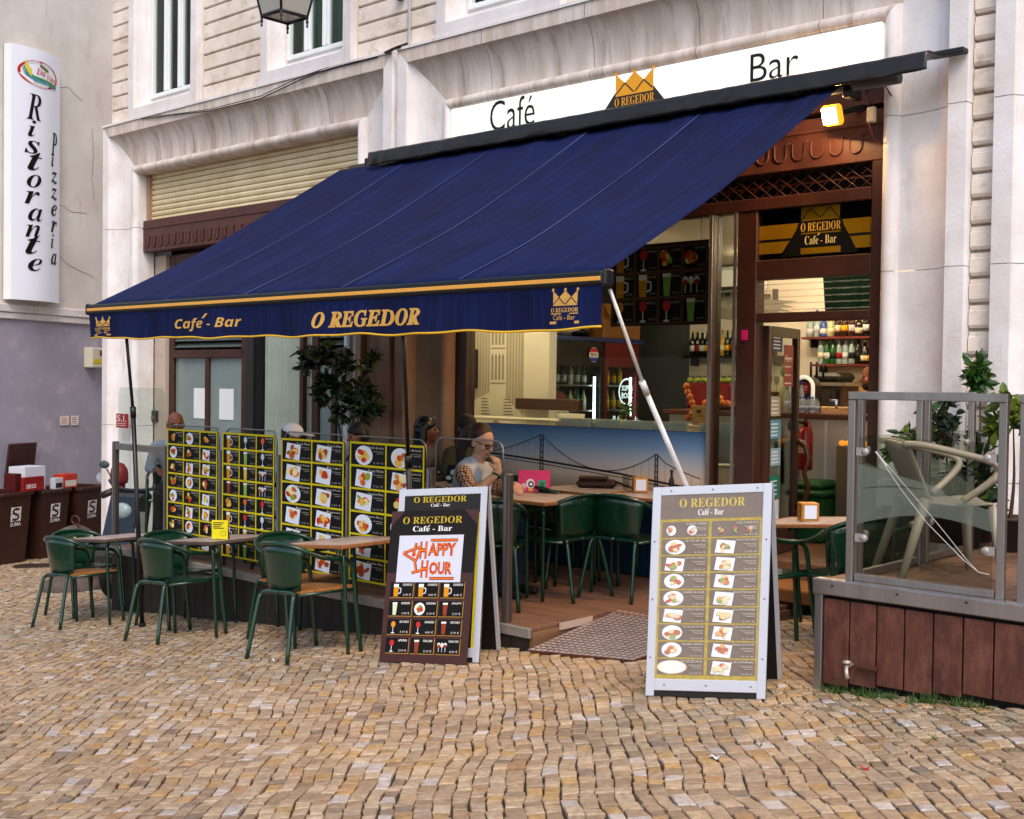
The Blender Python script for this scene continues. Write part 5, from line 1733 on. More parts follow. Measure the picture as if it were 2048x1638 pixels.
# beige armchair on the terrace
fe = [P(1763, 1149, z=TZ0), P(1835, 1130, z=TZ0), P(1937, 1168, z=TZ0), P(1992, 1137, z=TZ0)]
cc = sum(fe, V((0, 0, 0))) / 4
BG = M('taupe_plastic', '#a89787', .45, col2='#9c8c7d', ns=8)
ac = thing('plastic_armchair', 'taupe plastic armchair on the raised terrace behind the cracked glass', 'chair', (cc.x, cc.y, TZ0 - .01), R(-48))
ac.scale = (.95, .95, .92)
def acb(u, v):
    x = (u - .5) * (.4 + .04 * v)
    return (x, -.18 - .13 * v - .05 * math.cos((u - .5) * 3) * 1 + .05, .44 + .34 * v - .03 * v * (2 * u - 1) ** 2)
o = MB().grid(acb, 10, 6, BG).build('backrest', ac); o.modifiers.new('s', 'SOLIDIFY').thickness = .012
def acs(u, v):
    return ((u - .5) * (.42 + .04 * v), -.2 + .46 * v, .45 - .025 * math.sin(math.pi * v) - .03 * max(0, v - .8) * 5 * .6 - .01 * math.cos((u - .5) * 6))
o = MB().grid(acs, 10, 10, BG).build('seat', ac); o.modifiers.new('s', 'SOLIDIFY').thickness = .016
for s in (-1, 1):
    MB().tube(spl([(s * .2, -.29, .765), (s * .27, -.2, .765), (s * .3, .0, .72), (s * .305, .15, .68), (s * .295, .2, .63), (s * .275, .14, .55), (s * .24, .02, .45)]), .02, BG, 8).build('arm', ac)
    MB().tube([(s * .2, .2, .44), (s * .245, .25, 0)], [.03, .022], BG, 8).build('leg', ac)
    MB().tube([(s * .2, -.16, .46), (s * .235, -.3, 0)], [.03, .022], BG, 8).build('leg', ac)
for s in (-1, 1): pass
c2_ = wthing('steel_chair', 'metal rimmed chair with taupe panels beyond the railing post', 'chair', (-1.9, 6.95, TZ0))
MB().tube(spl([(-2.2, 6.9, TZ0), (-2.2, 6.9, 1.15), (-2.12, 6.9, 1.26), (-1.75, 6.9, 1.26), (-1.67, 6.9, 1.15), (-1.67, 6.9, TZ0)]), .012, STEEL, 8).tube(spl([(-2.2, 7.3, TZ0), (-2.2, 7.3, 1.0), (-2.2, 6.95, 1.07)]), .012, STEEL, 8).tube(spl([(-1.67, 7.3, TZ0), (-1.67, 7.3, 1.0), (-1.67, 6.95, 1.07)]), .012, STEEL, 8).build('frame', c2_)
MB().box(-2.17, -1.7, 6.9, 7.3, 1.05, 1.07, BG).build('seat', c2_)
MB().box(-2.17, -1.7, 6.895, 6.905, 1.09, 1.22, BG).build('backrest', c2_)

# ================================================================ plants
LEAF = M('glossy_leaf', '#1c3a14', .35, col2='#2c4f1a', ns=3)
LEAF2 = M('dark_leaf', '#131f10', .4, col2='#1e2f14', ns=3)
YLF = M('yellowish_leaf', '#5a6a1c', .45, col2='#4a5a18', ns=3)
BARK = M('bark', '#3b2b20', .9, col2='#4b3828', ns=14, bump=.4)
POT = M('dark_pot', '#3a2a22', .7)
rl = random.Random(21)
def leaf(mb, p, d, L, W, m):
    d = V(d).normalized()
    s_ = d.cross(V((rl.uniform(-1, 1), rl.uniform(-1, 1), rl.uniform(-.2, 1)))).normalized()
    n_ = s_.cross(d)
    p = V(p)
    vs = [p, p + d * L * .35 + s_ * W * .5 + n_ * L * .04, p + d * L * .75 + s_ * W * .35, p + d * L - n_ * L * .12, p + d * L * .75 - s_ * W * .35, p + d * L * .35 - s_ * W * .5 + n_ * L * .04, p + d * L * .5 + n_ * L * -.03]
    mb.add(vs, [(0, 1, 6), (1, 2, 6), (2, 3, 6), (3, 4, 6), (4, 5, 6), (5, 0, 6)], m)
def shrub(name, lab, base, stems, lm, pot, L=.09, W=.04):
    e = wthing(name, lab, 'plant', base)
    b = V(base)
    if pot:
        MB().lathe([(pot * .7, 0), (pot, pot * 1.5), (pot * 1.08, pot * 1.5), (pot * 1.08, pot * 1.65), (pot * .9, pot * 1.65), (pot * .85, pot * 1.4), (.001, pot * 1.4)], POT, b, 16).build('pot', e)
    st_ = MB(); fo = MB()
    for path, blobs in stems:
        st_.tube(spl([b + V(p) for p in path]), [max(.005, .016 * (1 - i / (4 * (len(path) - 1) + 1))) for i in range(4 * (len(path) - 1) + 1)], BARK, 6)
        for c_, r_, n_ in blobs:
            cx = b + V(c_)
            for k in range(max(3, n_ // 14)):
                dv = V((rl.gauss(0, 1), rl.gauss(0, 1), rl.gauss(0, .8))).normalized()
                tw = cx + dv * r_ * rl.uniform(.35, 1)
                st_.tube([cx - dv * r_ * .2, tw], .004, BARK, 4)
                for q in range(14):
                    dd = (dv * .5 + V((rl.gauss(0, 1), rl.gauss(0, 1), rl.gauss(.1, .8)))).normalized()
                    pp = tw + V((rl.gauss(0, .22), rl.gauss(0, .22), rl.gauss(0, .22))) * r_
                    leaf(fo, pp, dd, L * rl.uniform(.7, 1.25), W * rl.uniform(.7, 1.2), lm if rl.random() > .25 else (YLF if rl.random() < .6 else LEAF))
    st_.build('stem', e)
    fo.build('foliage', e)
q = P(690, 960, y=7.6)
bx0 = q.x
def rel(px, py, y): 
    p_ = P(px, py, y=y); return (p_.x - bx0, y - 7.6, p_.z)
B = lambda px, py, r_, n_, y=7.6: (rel(px, py, y), r_, n_)
shrub('potted_shrub', 'dark leafy potted shrub with two crowns beside the shop pier', (bx0, 7.6, .003), [
    ([(0, 0, .3), rel(680, 860, 7.6), rel(650, 800, 7.6), rel(635, 730, 7.6)], [B(628, 715, 0.136, 130), B(650, 700, 0.120, 110), B(690, 735, 0.128, 110), B(655, 760, 0.144, 140), B(690, 790, 0.120, 110), B(640, 790, 0.096, 65), B(615, 735, 0.080, 45)]),
    ([(.02, 0, .3), rel(705, 850, 7.6), rel(722, 800, 7.6), rel(738, 740, 7.6)], [B(740, 730, 0.088, 70), B(730, 780, 0.104, 85), B(725, 815, 0.112, 95), B(745, 820, 0.080, 55), B(690, 825, 0.112, 75)])], LEAF2, .2, .1, .042)
def bush(px, py, y, rr, n_, lab, hz, lm=LEAF, L=.1, W=.05):
    p_ = P(px, py, y=y)
    b0 = (p_.x, y, hz)
    hh_ = p_.z - hz
    shrub('leafy_plant', lab, b0, [([(0, 0, .18), (rr * .2, 0, hh_ * .5), (0, 0, hh_)], [((0, 0, hh_ - rr * .2), rr, n_), ((rr * .5, .03, hh_ - rr * 1.1), rr * .9, n_), ((-rr * .4, -.02, hh_ - rr * 1.6), rr * .8, n_ // 2)])], lm, .13, L, W)
bush(1960, 735, 7.82, .065, 45, 'glossy leafed potted plant growing before the narrow stone strip', TZ0 - .01)
bush(2025, 800, 7.5, .1, 40, 'broad leafed potted plant with upright tip on the terrace', TZ0 - .01, YLF, .11, .055)
bush(1890, 830, 7.6, .11, 80, 'dark bushy potted plant beside the café pier on the terrace', TZ0 - .01, LEAF2)
bush(1930, 935, 7.45, .16, 130, 'low dark potted plant behind the taupe armchair', TZ0 - .01, LEAF2)
bush(1815, 865, 7.85, .08, 50, 'small sprig of green plant at the foot of the café pier', .02, LEAF)
# weeds along the terrace foot
WD = M('weed_green', '#2d4a16', .6, col2='#3d5a1c', ns=5)
wl = [(1650, 1385, .12), (1700, 1392, .06), (1735, 1398, .1), (1775, 1400, .06), (1858, 1405, .12), (1880, 1408, .1), (1915, 1415, .09), (1960, 1418, .1), (1985, 1424, .06)]
for k, (px, py, sz) in enumerate(wl):
    d = P(px, py, z=gz(-2.5) + .0)
    x_ = d.x; b0 = V((x_, TY0 - .03 - rl.random() * .04, gz(x_)))
    mb = MB()
    for q in range(90):
        a = rl.uniform(0, 6.28); rr = rl.random() * sz * .7
        p_ = b0 + V((rr * math.cos(a) * 1.3, rr * math.sin(a) * .45, -.005))
        t_ = p_ + V((rl.gauss(0, .02), rl.gauss(0, .02), rl.uniform(.03, .5) * sz * (.5 + rl.random()) + .01))
        s_ = V((rl.gauss(0, 1), rl.gauss(0, 1), 0)).normalized() * .0035
        mb.add([p_ - s_, p_ + s_, t_], [(0, 1, 2)], WD)
    tag(mb.build('weed_tuft'), ['thick grass tuft at the foot of the steel corner trim', 'tiny grass tuft between the corner trim and the tap', 'grass tuft on the cobbles right below the tap and hasp', 'tiny grass tuft beside the one below the hasp', 'largest grass tuft midway along the terrace cladding', 'grass tuft touching the largest one on its downhill side', 'low grass tuft just beyond the two joined tufts', 'grass tuft below the second railing panel', 'smallest grass tuft farthest up the slope along the cladding'][k], 'weed', 'weed tufts at the terrace foot')
jm = MB()
for q in range(420):
    x_, y_ = rl.uniform(-4.0, -1.6), 5.6 - abs(rl.gauss(0, .38))
    for r_ in range(5):
        p_ = V((x_ + rl.gauss(0, .012), y_ + rl.gauss(0, .012), gz(x_) - .008))
        t_ = p_ + V((rl.gauss(0, .01), rl.gauss(0, .01), rl.uniform(.008, .022)))
        s_ = V((rl.gauss(0, 1), rl.gauss(0, 1), 0)).normalized() * .004
        jm.add([p_ - s_, p_ + s_, t_], [(0, 1, 2)], WD)
stuff(jm.build('joint_moss'))

# ================================================================ bins, bollard, scooter, hydrant at the left
BIN = M('brown_bin_plastic', '#3a1d15', .5, col2='#311811', ns=6, bump=.06)
def bin_(t, lab, lid):
    base = NP(t, .42, 0)
    e = thing('wheelie_bin', lab, 'bin', (base.x, base.y, gz(base.x) + .003), math.atan2(ndir.y, ndir.x), 'brown bins against the mauve wall')
    H = 1.0
    def ring(w_, d0, d1, z): return [(-w_, -d1, z), (w_, -d1, z), (w_, -d0, z), (-w_, -d0, z)]
    r0, r1 = ring(.23, -.24, .27, .02), ring(.285, -.33, .34, H)
    b = MB().add(r0 + r1, [(0, 1, 5, 4), (1, 2, 6, 5), (2, 3, 7, 6), (3, 0, 4, 7), (3, 2, 1, 0)], BIN)
    b.add([V(p) * .93 + V((0, 0, .06)) for p in r1] + [(-.2, -.2, .3), (.2, -.2, .3), (.2, .2, .3), (-.2, .2, .3)], [(0, 1, 5, 4), (1, 2, 6, 5), (2, 3, 7, 6), (3, 0, 4, 7), (4, 5, 6, 7)], M('bin_inside', '#150a07', .8))
    b.build('body', e)
    rm = MB().box(-.305, .305, -.37, -.31, H - .04, H + .02, BIN, b=.015).box(-.305, .305, .3, .35, H - .04, H + .02, BIN, b=.015).box(-.305, -.26, -.31, .3, H - .04, H + .02, BIN, b=.01).box(.26, .305, -.31, .3, H - .04, H + .02, BIN, b=.01)
    rm.build('rim', e)
    if lid:
        mt = Matrix.Translation((0, .36, H)) @ Matrix.Rotation(R(8), 4, 'X')
        MB().box(-.285, .285, 0, .035, 0.02, .68, BIN, mt, .025).box(-.25, .25, -.012, .0, .06, .62, BIN, mt, .01).build('lid', e)
    for s in (-1, 1):
        MB().lathe([(.08, -.02), (.095, -.015), (.095, .015), (.08, .02)], RUBBER, (0, 0, 0), 14, Matrix.Translation((s * .26, .24, .095)) @ Matrix.Rotation(R(90), 4, 'Y')).build('wheel', e)
    pr = MB(); sl_ = math.atan2(.07, .9)
    F = FR((-.1, -.316, .52), (1, 0, 0), (0, -.08, 1))
    WH = flat('#d5d8dc')
    F.rect(pr, .0, .09, .19, .29, WH, 3)
    BR = BIN
    F.line(pr, [(.16, .255), (.07, .265), (.035, .225), (.075, .195), (.13, .175), (.155, .145), (.11, .11), (.03, .12)], .035, BR, 5)
    F.line(pr, [(.095, .09), (.095, .29)], .004, BR, 6)
    F.line(pr, [(0, .195), (.19, .195)], .006, BR, 6)
    F.text(pr, 'SUMA', .0, .02, .2, .075, WH, 3, .02)
    pr.build('logo', e)
    return e
bin_(-.62, 'brown wheelie bin holding the white and red cartons, nearest the road', False)
bin_(.15, 'brown wheelie bin with its lid leaning open and a red carton on its rim', True)
bin_(.93, 'open brown wheelie bin next to the stone pier', False)
def carton(name, t, off, w_, d_, h, lab, col, side, txt=None):
    p_ = NP(t, off, 0)
    zz = gz(NP(t, .42, 0).x) + 1.0 + .024
    e = thing(name, lab, 'box', (p_.x, p_.y, zz), math.atan2(ndir.y, ndir.x))
    MB().box(-w_ / 2, w_ / 2, -d_ / 2, d_ / 2, 0, h, flat(col), b=.003).build('box', e)
    pr = MB(); F = FR((-w_ / 2, -d_ / 2, 0), (1, 0, 0), (0, 0, 1))
    F.rect(pr, w_ * .08, h * .1, w_ * .92, h * .55, flat(side), 2)
    if txt: F.text(pr, txt, w_ * .12, h * .2, w_ * .6, h * .5, flat('#e8e4e4'), 4, .02)
    pr.build('print', e)
carton('carton', -.2, .55, .4, .3, .34, 'white cardboard box on the bins', '#c9ccd8', '#b8bac6')
carton('carton', -.32, .76, .4, .06, .2, 'dark red carton reading SUPER BOCK standing before the white box on the bins', '#7c1a1c', '#8a1f20', 'SUPER BOCK')
carton('carton', .2, .72, .16, .1, .16, 'small white and black carton on the bin rim', '#b9bcc4', '#2a2224')
carton('carton', .52, .6, .28, .2, .2, 'orange red carton on the bin rim before the open lid', '#b83a26', '#cfc9c4')
carton('carton', -.55, .62, .12, .2, .25, 'dark maroon carton at the end of the bins', '#4a1614', '#3a1210')
# open lid of another bin at the frame edge
b_ = NP(-1.35, .42, 0)
bl_ = thing('wheelie_bin', 'brown wheelie bin half out of view with raised lid', 'bin', (b_.x, b_.y, gz(b_.x) + .003), math.atan2(ndir.y, ndir.x), 'brown bins against the mauve wall')
MB().add([(-.23, -.27, .02), (.23, -.27, .02), (.23, .24, .02), (-.23, .24, .02), (-.285, -.34, .93), (.285, -.34, .93), (.285, .33, .93), (-.285, .33, .93)], [(0, 1, 5, 4), (1, 2, 6, 5), (2, 3, 7, 6), (3, 0, 4, 7), (3, 2, 1, 0)], BIN).build('body', bl_)
MB().box(-.285, .285, 0, .035, .02, .6, BIN, Matrix.Translation((0, .36, .93)) @ Matrix.Rotation(R(8), 4, 'X'), .025).build('lid', bl_)

SB = M('rough_granite', '#4d423c', .9, col2='#5f534b', ns=14, bump=.8, bs=25)
bo = wthing('stone_bollard', 'squat rough granite bollard with an iron ring on top', 'bollard', (-12.62, 6.61, gz(-12.62)))
prof = [(.33, -.05), (.345, .03), (.32, .1), (.25, .13), (.235, .16), (.24, .4), (.245, .52), (.225, .6), (.17, .67), (.08, .71), (.001, .72)]
mb = MB().lathe(prof, SB, (-12.62, 6.61, gz(-12.62)), 24)
for i in range(len(mb.v)):
    v_ = V(mb.v[i]); nn = noise.noise(v_ * 6) * .018
    mb.v[i] = (v_.x + nn, v_.y + nn * .7, v_.z + nn * .5)
mb.build('stone', bo)
zt = gz(-12.62) + .72
MB().tube([(-12.62 + .09 * math.cos(a), 6.61, zt + .055 + .05 * math.sin(a)) for a in [2 * math.pi * i / 14 for i in range(14)]], .009, M('rusty_iron', '#5a3a2e', .8, .4), 6, True).build('ring', bo)
MB().tube([(-12.55, 6.6, zt - .02), (-12.5, 6.58, zt + .02), (-12.4, 6.56, zt - .01), (-12.36, 6.55, zt - .05)], .009, MC['rusty_iron'], 6).build('hook', bo)
mh = MB()
for px, py, r_ in ((57, 1128, .2), (97, 1129, .2)):
    q = P(px, py, z=-.93)
    tag(MB().lathe([(.2, 0), (.2, .012), (.19, .016), (.001, .016)], M('iron_cover', '#3a2c26', .7, .4, bump=.5), (q.x, q.y, gz(q.x) - .002), 20).build('manhole_cover'), 'small round rusty iron cover in the cobbles before the bins', 'cover', 'round covers before the bins')
# red hydrant column
q = P(243, 950, y=7.75)
hx = q.x
RD = M('red_hydrant_paint', '#7a1c24', .45)
hy = wthing('fire_hydrant', 'slim red hydrant column with blue and white stickers by the stone pier', 'hydrant', (hx, 7.72, gz(hx)))
z0 = gz(hx)
ztop = P(243, 935, y=7.72).z
MB().cyl((hx, 7.72, z0), (hx, 7.72, ztop - .1), .075, RD, n=14).lathe([(.1, 0), (.11, .04), (.11, .12), (.1, .18), (.06, .24), (.02, .26)], RD, (hx, 7.72, ztop - .2), 14).build('column', hy)
MB().cyl((hx - .08, 7.68, ztop - .3), (hx - .2, 7.6, ztop - .36), .045, M('dark_valve', '#2a2222', .5)).build('outlet', hy)
MB().lathe([(.0765, 0), (.0765, .17)], flat('#5a8ac0'), (hx, 7.72, ztop - .75), 14, None).build('sticker', hy)
MB().lathe([(.0768, 0), (.0768, .15)], flat('#c9cfda'), (hx, 7.72, ztop - .98), 14, None).build('sticker', hy)
ds = NP(2.3, .1, 0)
dsh = MB().lathe([(.1, 0), (.1, .02), (.07, .04), (.02, .05)], M('grey_dish', '#8a8f98', .5), (0, 0, 0), 18, Matrix.Translation(P(205, 958, y=8.6)) @ Matrix.Rotation(R(60), 4, 'Y'))
tag(dsh.build('grey_cap'), 'round grey and red cap on the wall behind the screen post', 'cap')

# parked scooter behind the tall glass
sx, sy = P(312, 1000, y=7.1).x, 7.1
scz = gz(sx)
so_ = thing('motor_scooter', 'black and white motor scooter parked behind the tall glass panel', 'scooter', (sx, sy, scz + .002), R(205))
so_.scale = (1.12, 1.12, 1.12)
SBK = M('scooter_black', '#0d0f10', .25, coat=.5); SWH = M('scooter_white', '#c9cdd2', .3, coat=.4); SGR = M('scooter_grey', '#3a4446', .35)
for yy in (-.62, .62):
    w_ = MB().tube([(0, yy + .2 * math.cos(a), .25 + .2 * math.sin(a)) for a in [2 * math.pi * i / 20 for i in range(20)]], .05, RUBBER, 8, True)
    w_ = w_.build('wheel', so_)
    MB().lathe([(.15, -.03), (.15, .03)], STEEL, (0, 0, 0), 16, Matrix.Translation((0, yy, .25)) @ Matrix.Rotation(R(90), 4, 'Y')).build('rim', w_)
MB().prism([(.45, .3), (.3, .95), (.36, 1.0), (.5, .95), (.66, .5), (.78, .42), (.7, .34)], -.16, .16, SBK, 0).build('front_fairing', so_)
MB().prism([(.47, .4), (.4, .8), (.52, .82), (.62, .5)], -.17, -.161, SWH, 0).prism([(.47, .4), (.4, .8), (.52, .82), (.62, .5)], .161, .17, SWH, 0).build('fairing_panel', so_)
MB().prism([(.4, .22), (.4, .3), (-.1, .3), (-.2, .55), (-.75, .62), (-.85, .5), (-.5, .3), (-.3, .2)], -.14, .14, SWH, 0).build('body', so_)
MB().box(-.13, .13, -.8, -.12, .62, .74, SBK, b=.05).build('seat', so_)
MB().tube(spl([(-.33, .28, 1.08), (-.2, .36, 1.02), (0, .38, 1.0), (.2, .36, 1.02), (.33, .28, 1.08)]), .018, SBK, 8).build('handlebar', so_)
for s in (-1, 1):
    MB().tube([(s * .2, .36, 1.02), (s * .28, .4, 1.2)], .007, SBK, 6).ball((s * .3, .41, 1.24), (.06, .015, .04), SGR, 10).build('mirror', so_)
MB().ball((0, .55, .82), (.11, .05, .08), M('headlamp', '#aab4ba', .1), 12).build('headlamp', so_)

for px, py, cl, lab in ((1729, 1539, '#b0242c', 'tiny red scrap of paper on the cobbles'), (1803, 1412, '#c9742a', 'orange dry leaf beside the largest grass tuft'), (1845, 1414, '#d08a3a', 'pale orange dry leaf lying past the largest grass tuft'), (548, 1322, '#d8d4e0', 'tiny white scrap on the cobbles near the bright wood table'), (1430, 1517, '#c9d4e4', 'tiny pale blue scrap on the cobbles before the food menu sign')):
    d_ = P(px, py, z=0) - V((0, 0, CZ)); t_ = (.322 - CZ) / (d_.z - .089 * d_.x); q = d_ * t_ + V((0, 0, CZ))
    mb = MB().grid(lambda u, v: (q.x + (u - .5) * .035, q.y + (v - .5) * .028, gz(q.x) + .007 + .006 * math.sin(u * 5 + v * 3)), 4, 3, flat(cl))
    tag(mb.build('litter'), lab, 'litter')

# ================================================================ inside the café
FZ = .25
MB().box(-10.3, -3.7, 8.34, 12.6, FZ - .2, FZ, M('cafe_floor', '#6a4a34', .4, col2='#5a3e2c', ns=3, stretch=(1, 6, 1))).build('interior_floor', bld)
MB().box(-10.3, -3.7, 8.42, 12.6, 3.06, 3.16, WHITEW).build('interior_ceiling', bld)
MB().box(-8.4, -3.7, 12.5, 12.6, FZ, 3.06, WHITEW).build('interior_wall', bld)
MB().box(-10.4, -8.4, 12.5, 12.6, FZ, 3.06, GREYW).build('interior_wall', bld)
MB().box(-10.4, -10.3, 8.72, 12.6, FZ, 3.06, WHITEW).build('interior_wall', bld)
MB().box(-3.8, -3.7, 8.62, 12.6, FZ, 3.06, WHITEW).build('interior_wall', bld)
MB().box(-10.3, -8.85, 8.72, 8.78, FZ, 3.06, WHITEW).build('interior_wall', bld)
mw_ = MB().box(-10.3, -8.84, 10.0, 10.1, FZ, 3.06, WHITEW).build('mural_wall', bld)
MB().box(-8.84, -8.47, 9.9, 10.02, FZ, 3.06, WHITEW).build('interior_pillar', bld)
# pencil drawing of an alley on the mural wall (flat print)
mu = MB(); F = FR((-10.3, 9.998, FZ), (1, 0, 0), (0, 0, 1))
gk = [flat('#b3aa98'), flat('#8f8778'), flat('#6d665a')]
F.poly(mu, [(.45, 1.1), (.85, 1.25), (.85, 2.8), (.45, 2.8)], gk[0], 1); F.poly(mu, [(1.44, .95), (1.1, 1.2), (1.1, 2.8), (1.44, 2.8)], gk[0], 1)
for k in range(9): F.line(mu, [(.47 + k * .045, 1.1 + k * .02), (.47 + k * .045, 2.8)], .012, gk[1], 2)
for k in range(8): F.line(mu, [(1.12 + k * .045, 1.18 - k * .03), (1.12 + k * .045, 2.8)], .014, gk[1], 2)
for zz in (1.35, 1.75, 2.15):
    F.rect(mu, .86, zz, 1.09, zz + .02, gk[1], 2)
    for k in range(4): F.rect(mu, .87 + k * .055, zz + .05, .905 + k * .055, zz + .3, gk[1], 2); F.poly(mu, [(.87 + k * .055, zz + .3), (.905 + k * .055, zz + .3), (.887 + k * .055, zz + .36)], gk[2], 3)
for k in range(6): F.rect(mu, .72, 1.0 + k * .035, .86 - k * .01, 1.012 + k * .035, gk[2], 3); F.rect(mu, 1.07, 1.0 + k * .035, 1.22 - k * .01, 1.012 + k * .035, gk[2], 3)
F.poly(mu, [(.5, .62), (.95, .95), (1.44, .68), (1.44, .64), (.95, .9), (.5, .6)], gk[1], 4)
mu.build('alley_drawing', mw_)
tag(MB().box(-9.82, -9.63, 9.93, 9.99, 1.55, 2.0, M('dark_frame', '#2a1612', .4), b=.006).build('wall_panel'), 'small dark brown panel hanging on the alley drawing', 'panel')
tag(MB().box(-8.86, -7.95, 9.78, 9.86, 1.33, 1.45, M('dark_wood', '#3a1f14', .4), b=.006).build('wall_shelf'), 'dark wooden shelf rail across the white pillar', 'shelf')

# lamps
TUBE = M('lit_tube', '#ffe6b8', .4, emit='#ffe2b8', es=70)
for k, (xx, yy) in enumerate(((-9.0, 9.2), (-7.5, 9.15), (-5.0, 9.9), (-5.0, 11.6), (-6.4, 11.4))):
    e = wthing('ceiling_lamp', 'warm tube lamp on the café ceiling', 'lamp', (xx, yy, 3.05), 'tube lamps on the café ceiling')
    MB().box(xx - .6, xx + .6, yy - .05, yy + .05, 3.02, 3.058, PVC).build('housing', e)
    MB().cyl((xx - .58, yy, 3.0), (xx + .58, yy, 3.0), .018, TUBE, n=8).build('tube', e)

# fridges along the side
def fridge(y0, y1, lab, body, logo):
    x1, x0 = -8.53, -9.2
    e = wthing('drinks_fridge', lab, 'fridge', ((x0 + x1) / 2, (y0 + y1) / 2, FZ))
    c = MB().box(x0, x1, y0, y0 + .05, FZ, 2.1, body).box(x0, x1, y1 - .05, y1, FZ, 2.1, body).box(x0, x0 + .05, y0 + .05, y1 - .05, FZ, 2.1, M('fridge_inside', '#7a8486', .4)).box(x0, x1, y0 + .05, y1 - .05, FZ, FZ + .3, body).box(x0, x1, y0 + .05, y1 - .05, 1.82, 2.1, body)
    c.build('cabinet', e)
    MB().box(x1, x1 + .012, y0 + .05, y1 - .05, FZ + .3, 1.82, PANE).build('glass_door', e)
    MB().box(x1 - .05, x1 - .02, y1 - .12, y1 - .112, FZ + .35, 1.7, M('led_strip', '#ffffff', .4, emit='#f4f8ff', es=4)).build('led_strip', e)
    for k in range(4): MB().box(x0 + .06, x1 - .06, y0 + .06, y1 - .06, .72 + k * .29, .735 + k * .29, STEEL).build('shelf', e)
    pr = MB(); F = FR((x1 + .014, y0, FZ), (0, 1, 0), (0, 0, 1))
    logo(F, pr, y1 - y0)
    pr.build('logo', e)
    return e
def pepsi(F, pr, W):
    u, v, r = W * .78, 1.70, .085
    F.ell(pr, u, v, r, r, flat('#e8e8ec'), 1, 20)
    F.poly(pr, [(u + .075 * math.cos(t), v + .03 + .05 * math.sin(t)) for t in [math.pi * i / 8 for i in range(9)]], flat('#c01c2c'), 2)
    F.poly(pr, [(u + .075 * math.cos(t), v - .03 - .05 * math.sin(t)) for t in [math.pi * i / 8 for i in range(9)]], flat('#1c3aa8'), 2)
    F.text(pr, 'PEPSI', u - .055, v - .016, u + .055, v + .016, flat('#0c0c14'), 3, .02)
    F.ell(pr, .1, 1.06, .19, .22, flat('#5a2a26'), 1, 20); F.ell(pr, .1, 1.0, .18, .14, flat('#c9c6c0'), 2, 20); F.text(pr, 'EPSI', .0, .97, .24, 1.05, flat('#141418'), 3, .02)
def sbock(F, pr, W):
    LW = M('lit_white_logo', '#d8e8e8', .4, emit='#d0f0f0', es=.7)
    u, v, r = W * .62, 1.28, .15
    F.line(pr, [(u + r * math.cos(t), v + r * math.sin(t)) for t in [.9 + 4.6 * i / 24 for i in range(25)]], .02, LW, 1)
    F.text(pr, 'SUPER', u - .1, v + .01, u + .12, v + .07, LW, 1, .02); F.text(pr, 'BOCK', u - .1, v - .08, u + .12, v - .01, LW, 1, .02)
    F.text(pr, sty('Sabor Autentico', SCRIPT), u - .28, .88, u + .28, 1.0, LW, 1, .01)
    F.line(pr, [(u - .25, .86), (u + .2, .84), (u + .28, .88)], .012, LW, 1)
fridge(10.03, 10.93, 'black glass door drinks fridge with a red white and blue emblem', M('fridge_black', '#0b0a0b', .25), pepsi)
fridge(10.96, 11.62, 'dark red glass door fridge with white lit lettering', M('fridge_red', '#5a0f10', .3), sbock)
tag(MB().box(-9.2, -8.515, 10.03, 11.7, 2.105, 2.15, M('blue_trim', '#14286a', .35)).build('fridge_top_board'), 'blue board lying across the tops of the fridges', 'board')
def bottle(kind, body, label, cap):
    k = ('bot', kind, body, label, cap)
    if k in TXT: return TXT[k]
    pf = {0: [(.034, 0), (.037, .01), (.037, .18), (.03, .205), (.014, .235), (.013, .29), (.015, .292), (.015, .31)],
          1: [(.03, 0), (.036, .01), (.038, .16), (.032, .2), (.016, .225), (.014, .26), (.017, .262), (.017, .285)],
          2: [(.042, 0), (.046, .02), (.046, .12), (.035, .16), (.016, .185), (.014, .24), (.018, .242), (.018, .265)],
          3: [(.028, 0), (.03, .01), (.03, .13), (.022, .165), (.012, .19), (.012, .225), (.014, .226), (.014, .24)]}[kind]
    mb = MB().lathe(pf[:-2], M('glass_' + body, C('#' + body)[:3], .12, spec=.7), (0, 0, 0), 10)
    mb.lathe(pf[-2:], flat('#' + cap), (0, 0, 0), 8)
    r = max(p[0] for p in pf) + .0008
    z0, z1 = (.06, .13) if kind != 2 else (.035, .095)
    if kind == 3: z0, z1 = .03, .11
    mb.lathe([(r, z0), (r, z1)], flat('#' + label), (0, 0, 0), 10)
    TXT[k] = mb
    return mb
protos = {}
def put_bottle(kind, body, label, cap, loc, lab, grp):
    k = (kind, body, label, cap)
    if k not in protos:
        o = bottle(*k).build('bottle'); protos[k] = o
    else:
        o = protos[k].copy(); COL.objects.link(o)
    o.location = loc
    tag(o, lab, 'bottle', grp)
rb_ = random.Random(31)
NAME = {'142a12': 'dark green', '0d0b09': 'black', '8fa6a8': 'clear', '3a1a0a': 'brown', '1f5a2a': 'green', '6a0f10': 'red', 'a8b08a': 'pale green', 'b08a2a': 'amber', '2a4a9a': 'blue'}
LN = {'d8cfae': 'cream', 'd9a21c': 'yellow', 'c9ccd0': 'white', '8a1a1c': 'red', '1a1a1a': 'black'}
for r_ in range(4):
    for k in range(6):
        for dx in (0, .12):
            bd = rb_.choice(['1f5a2a', 'a8b08a', '142a12'])
            put_bottle(3, bd, 'c9ccd0', '1a1a1a', (-8.68 - dx, 10.16 + k * .12, .738 + r_ * .29), '%s bottle inside the black fridge' % NAME[bd], 'bottles in the black fridge')
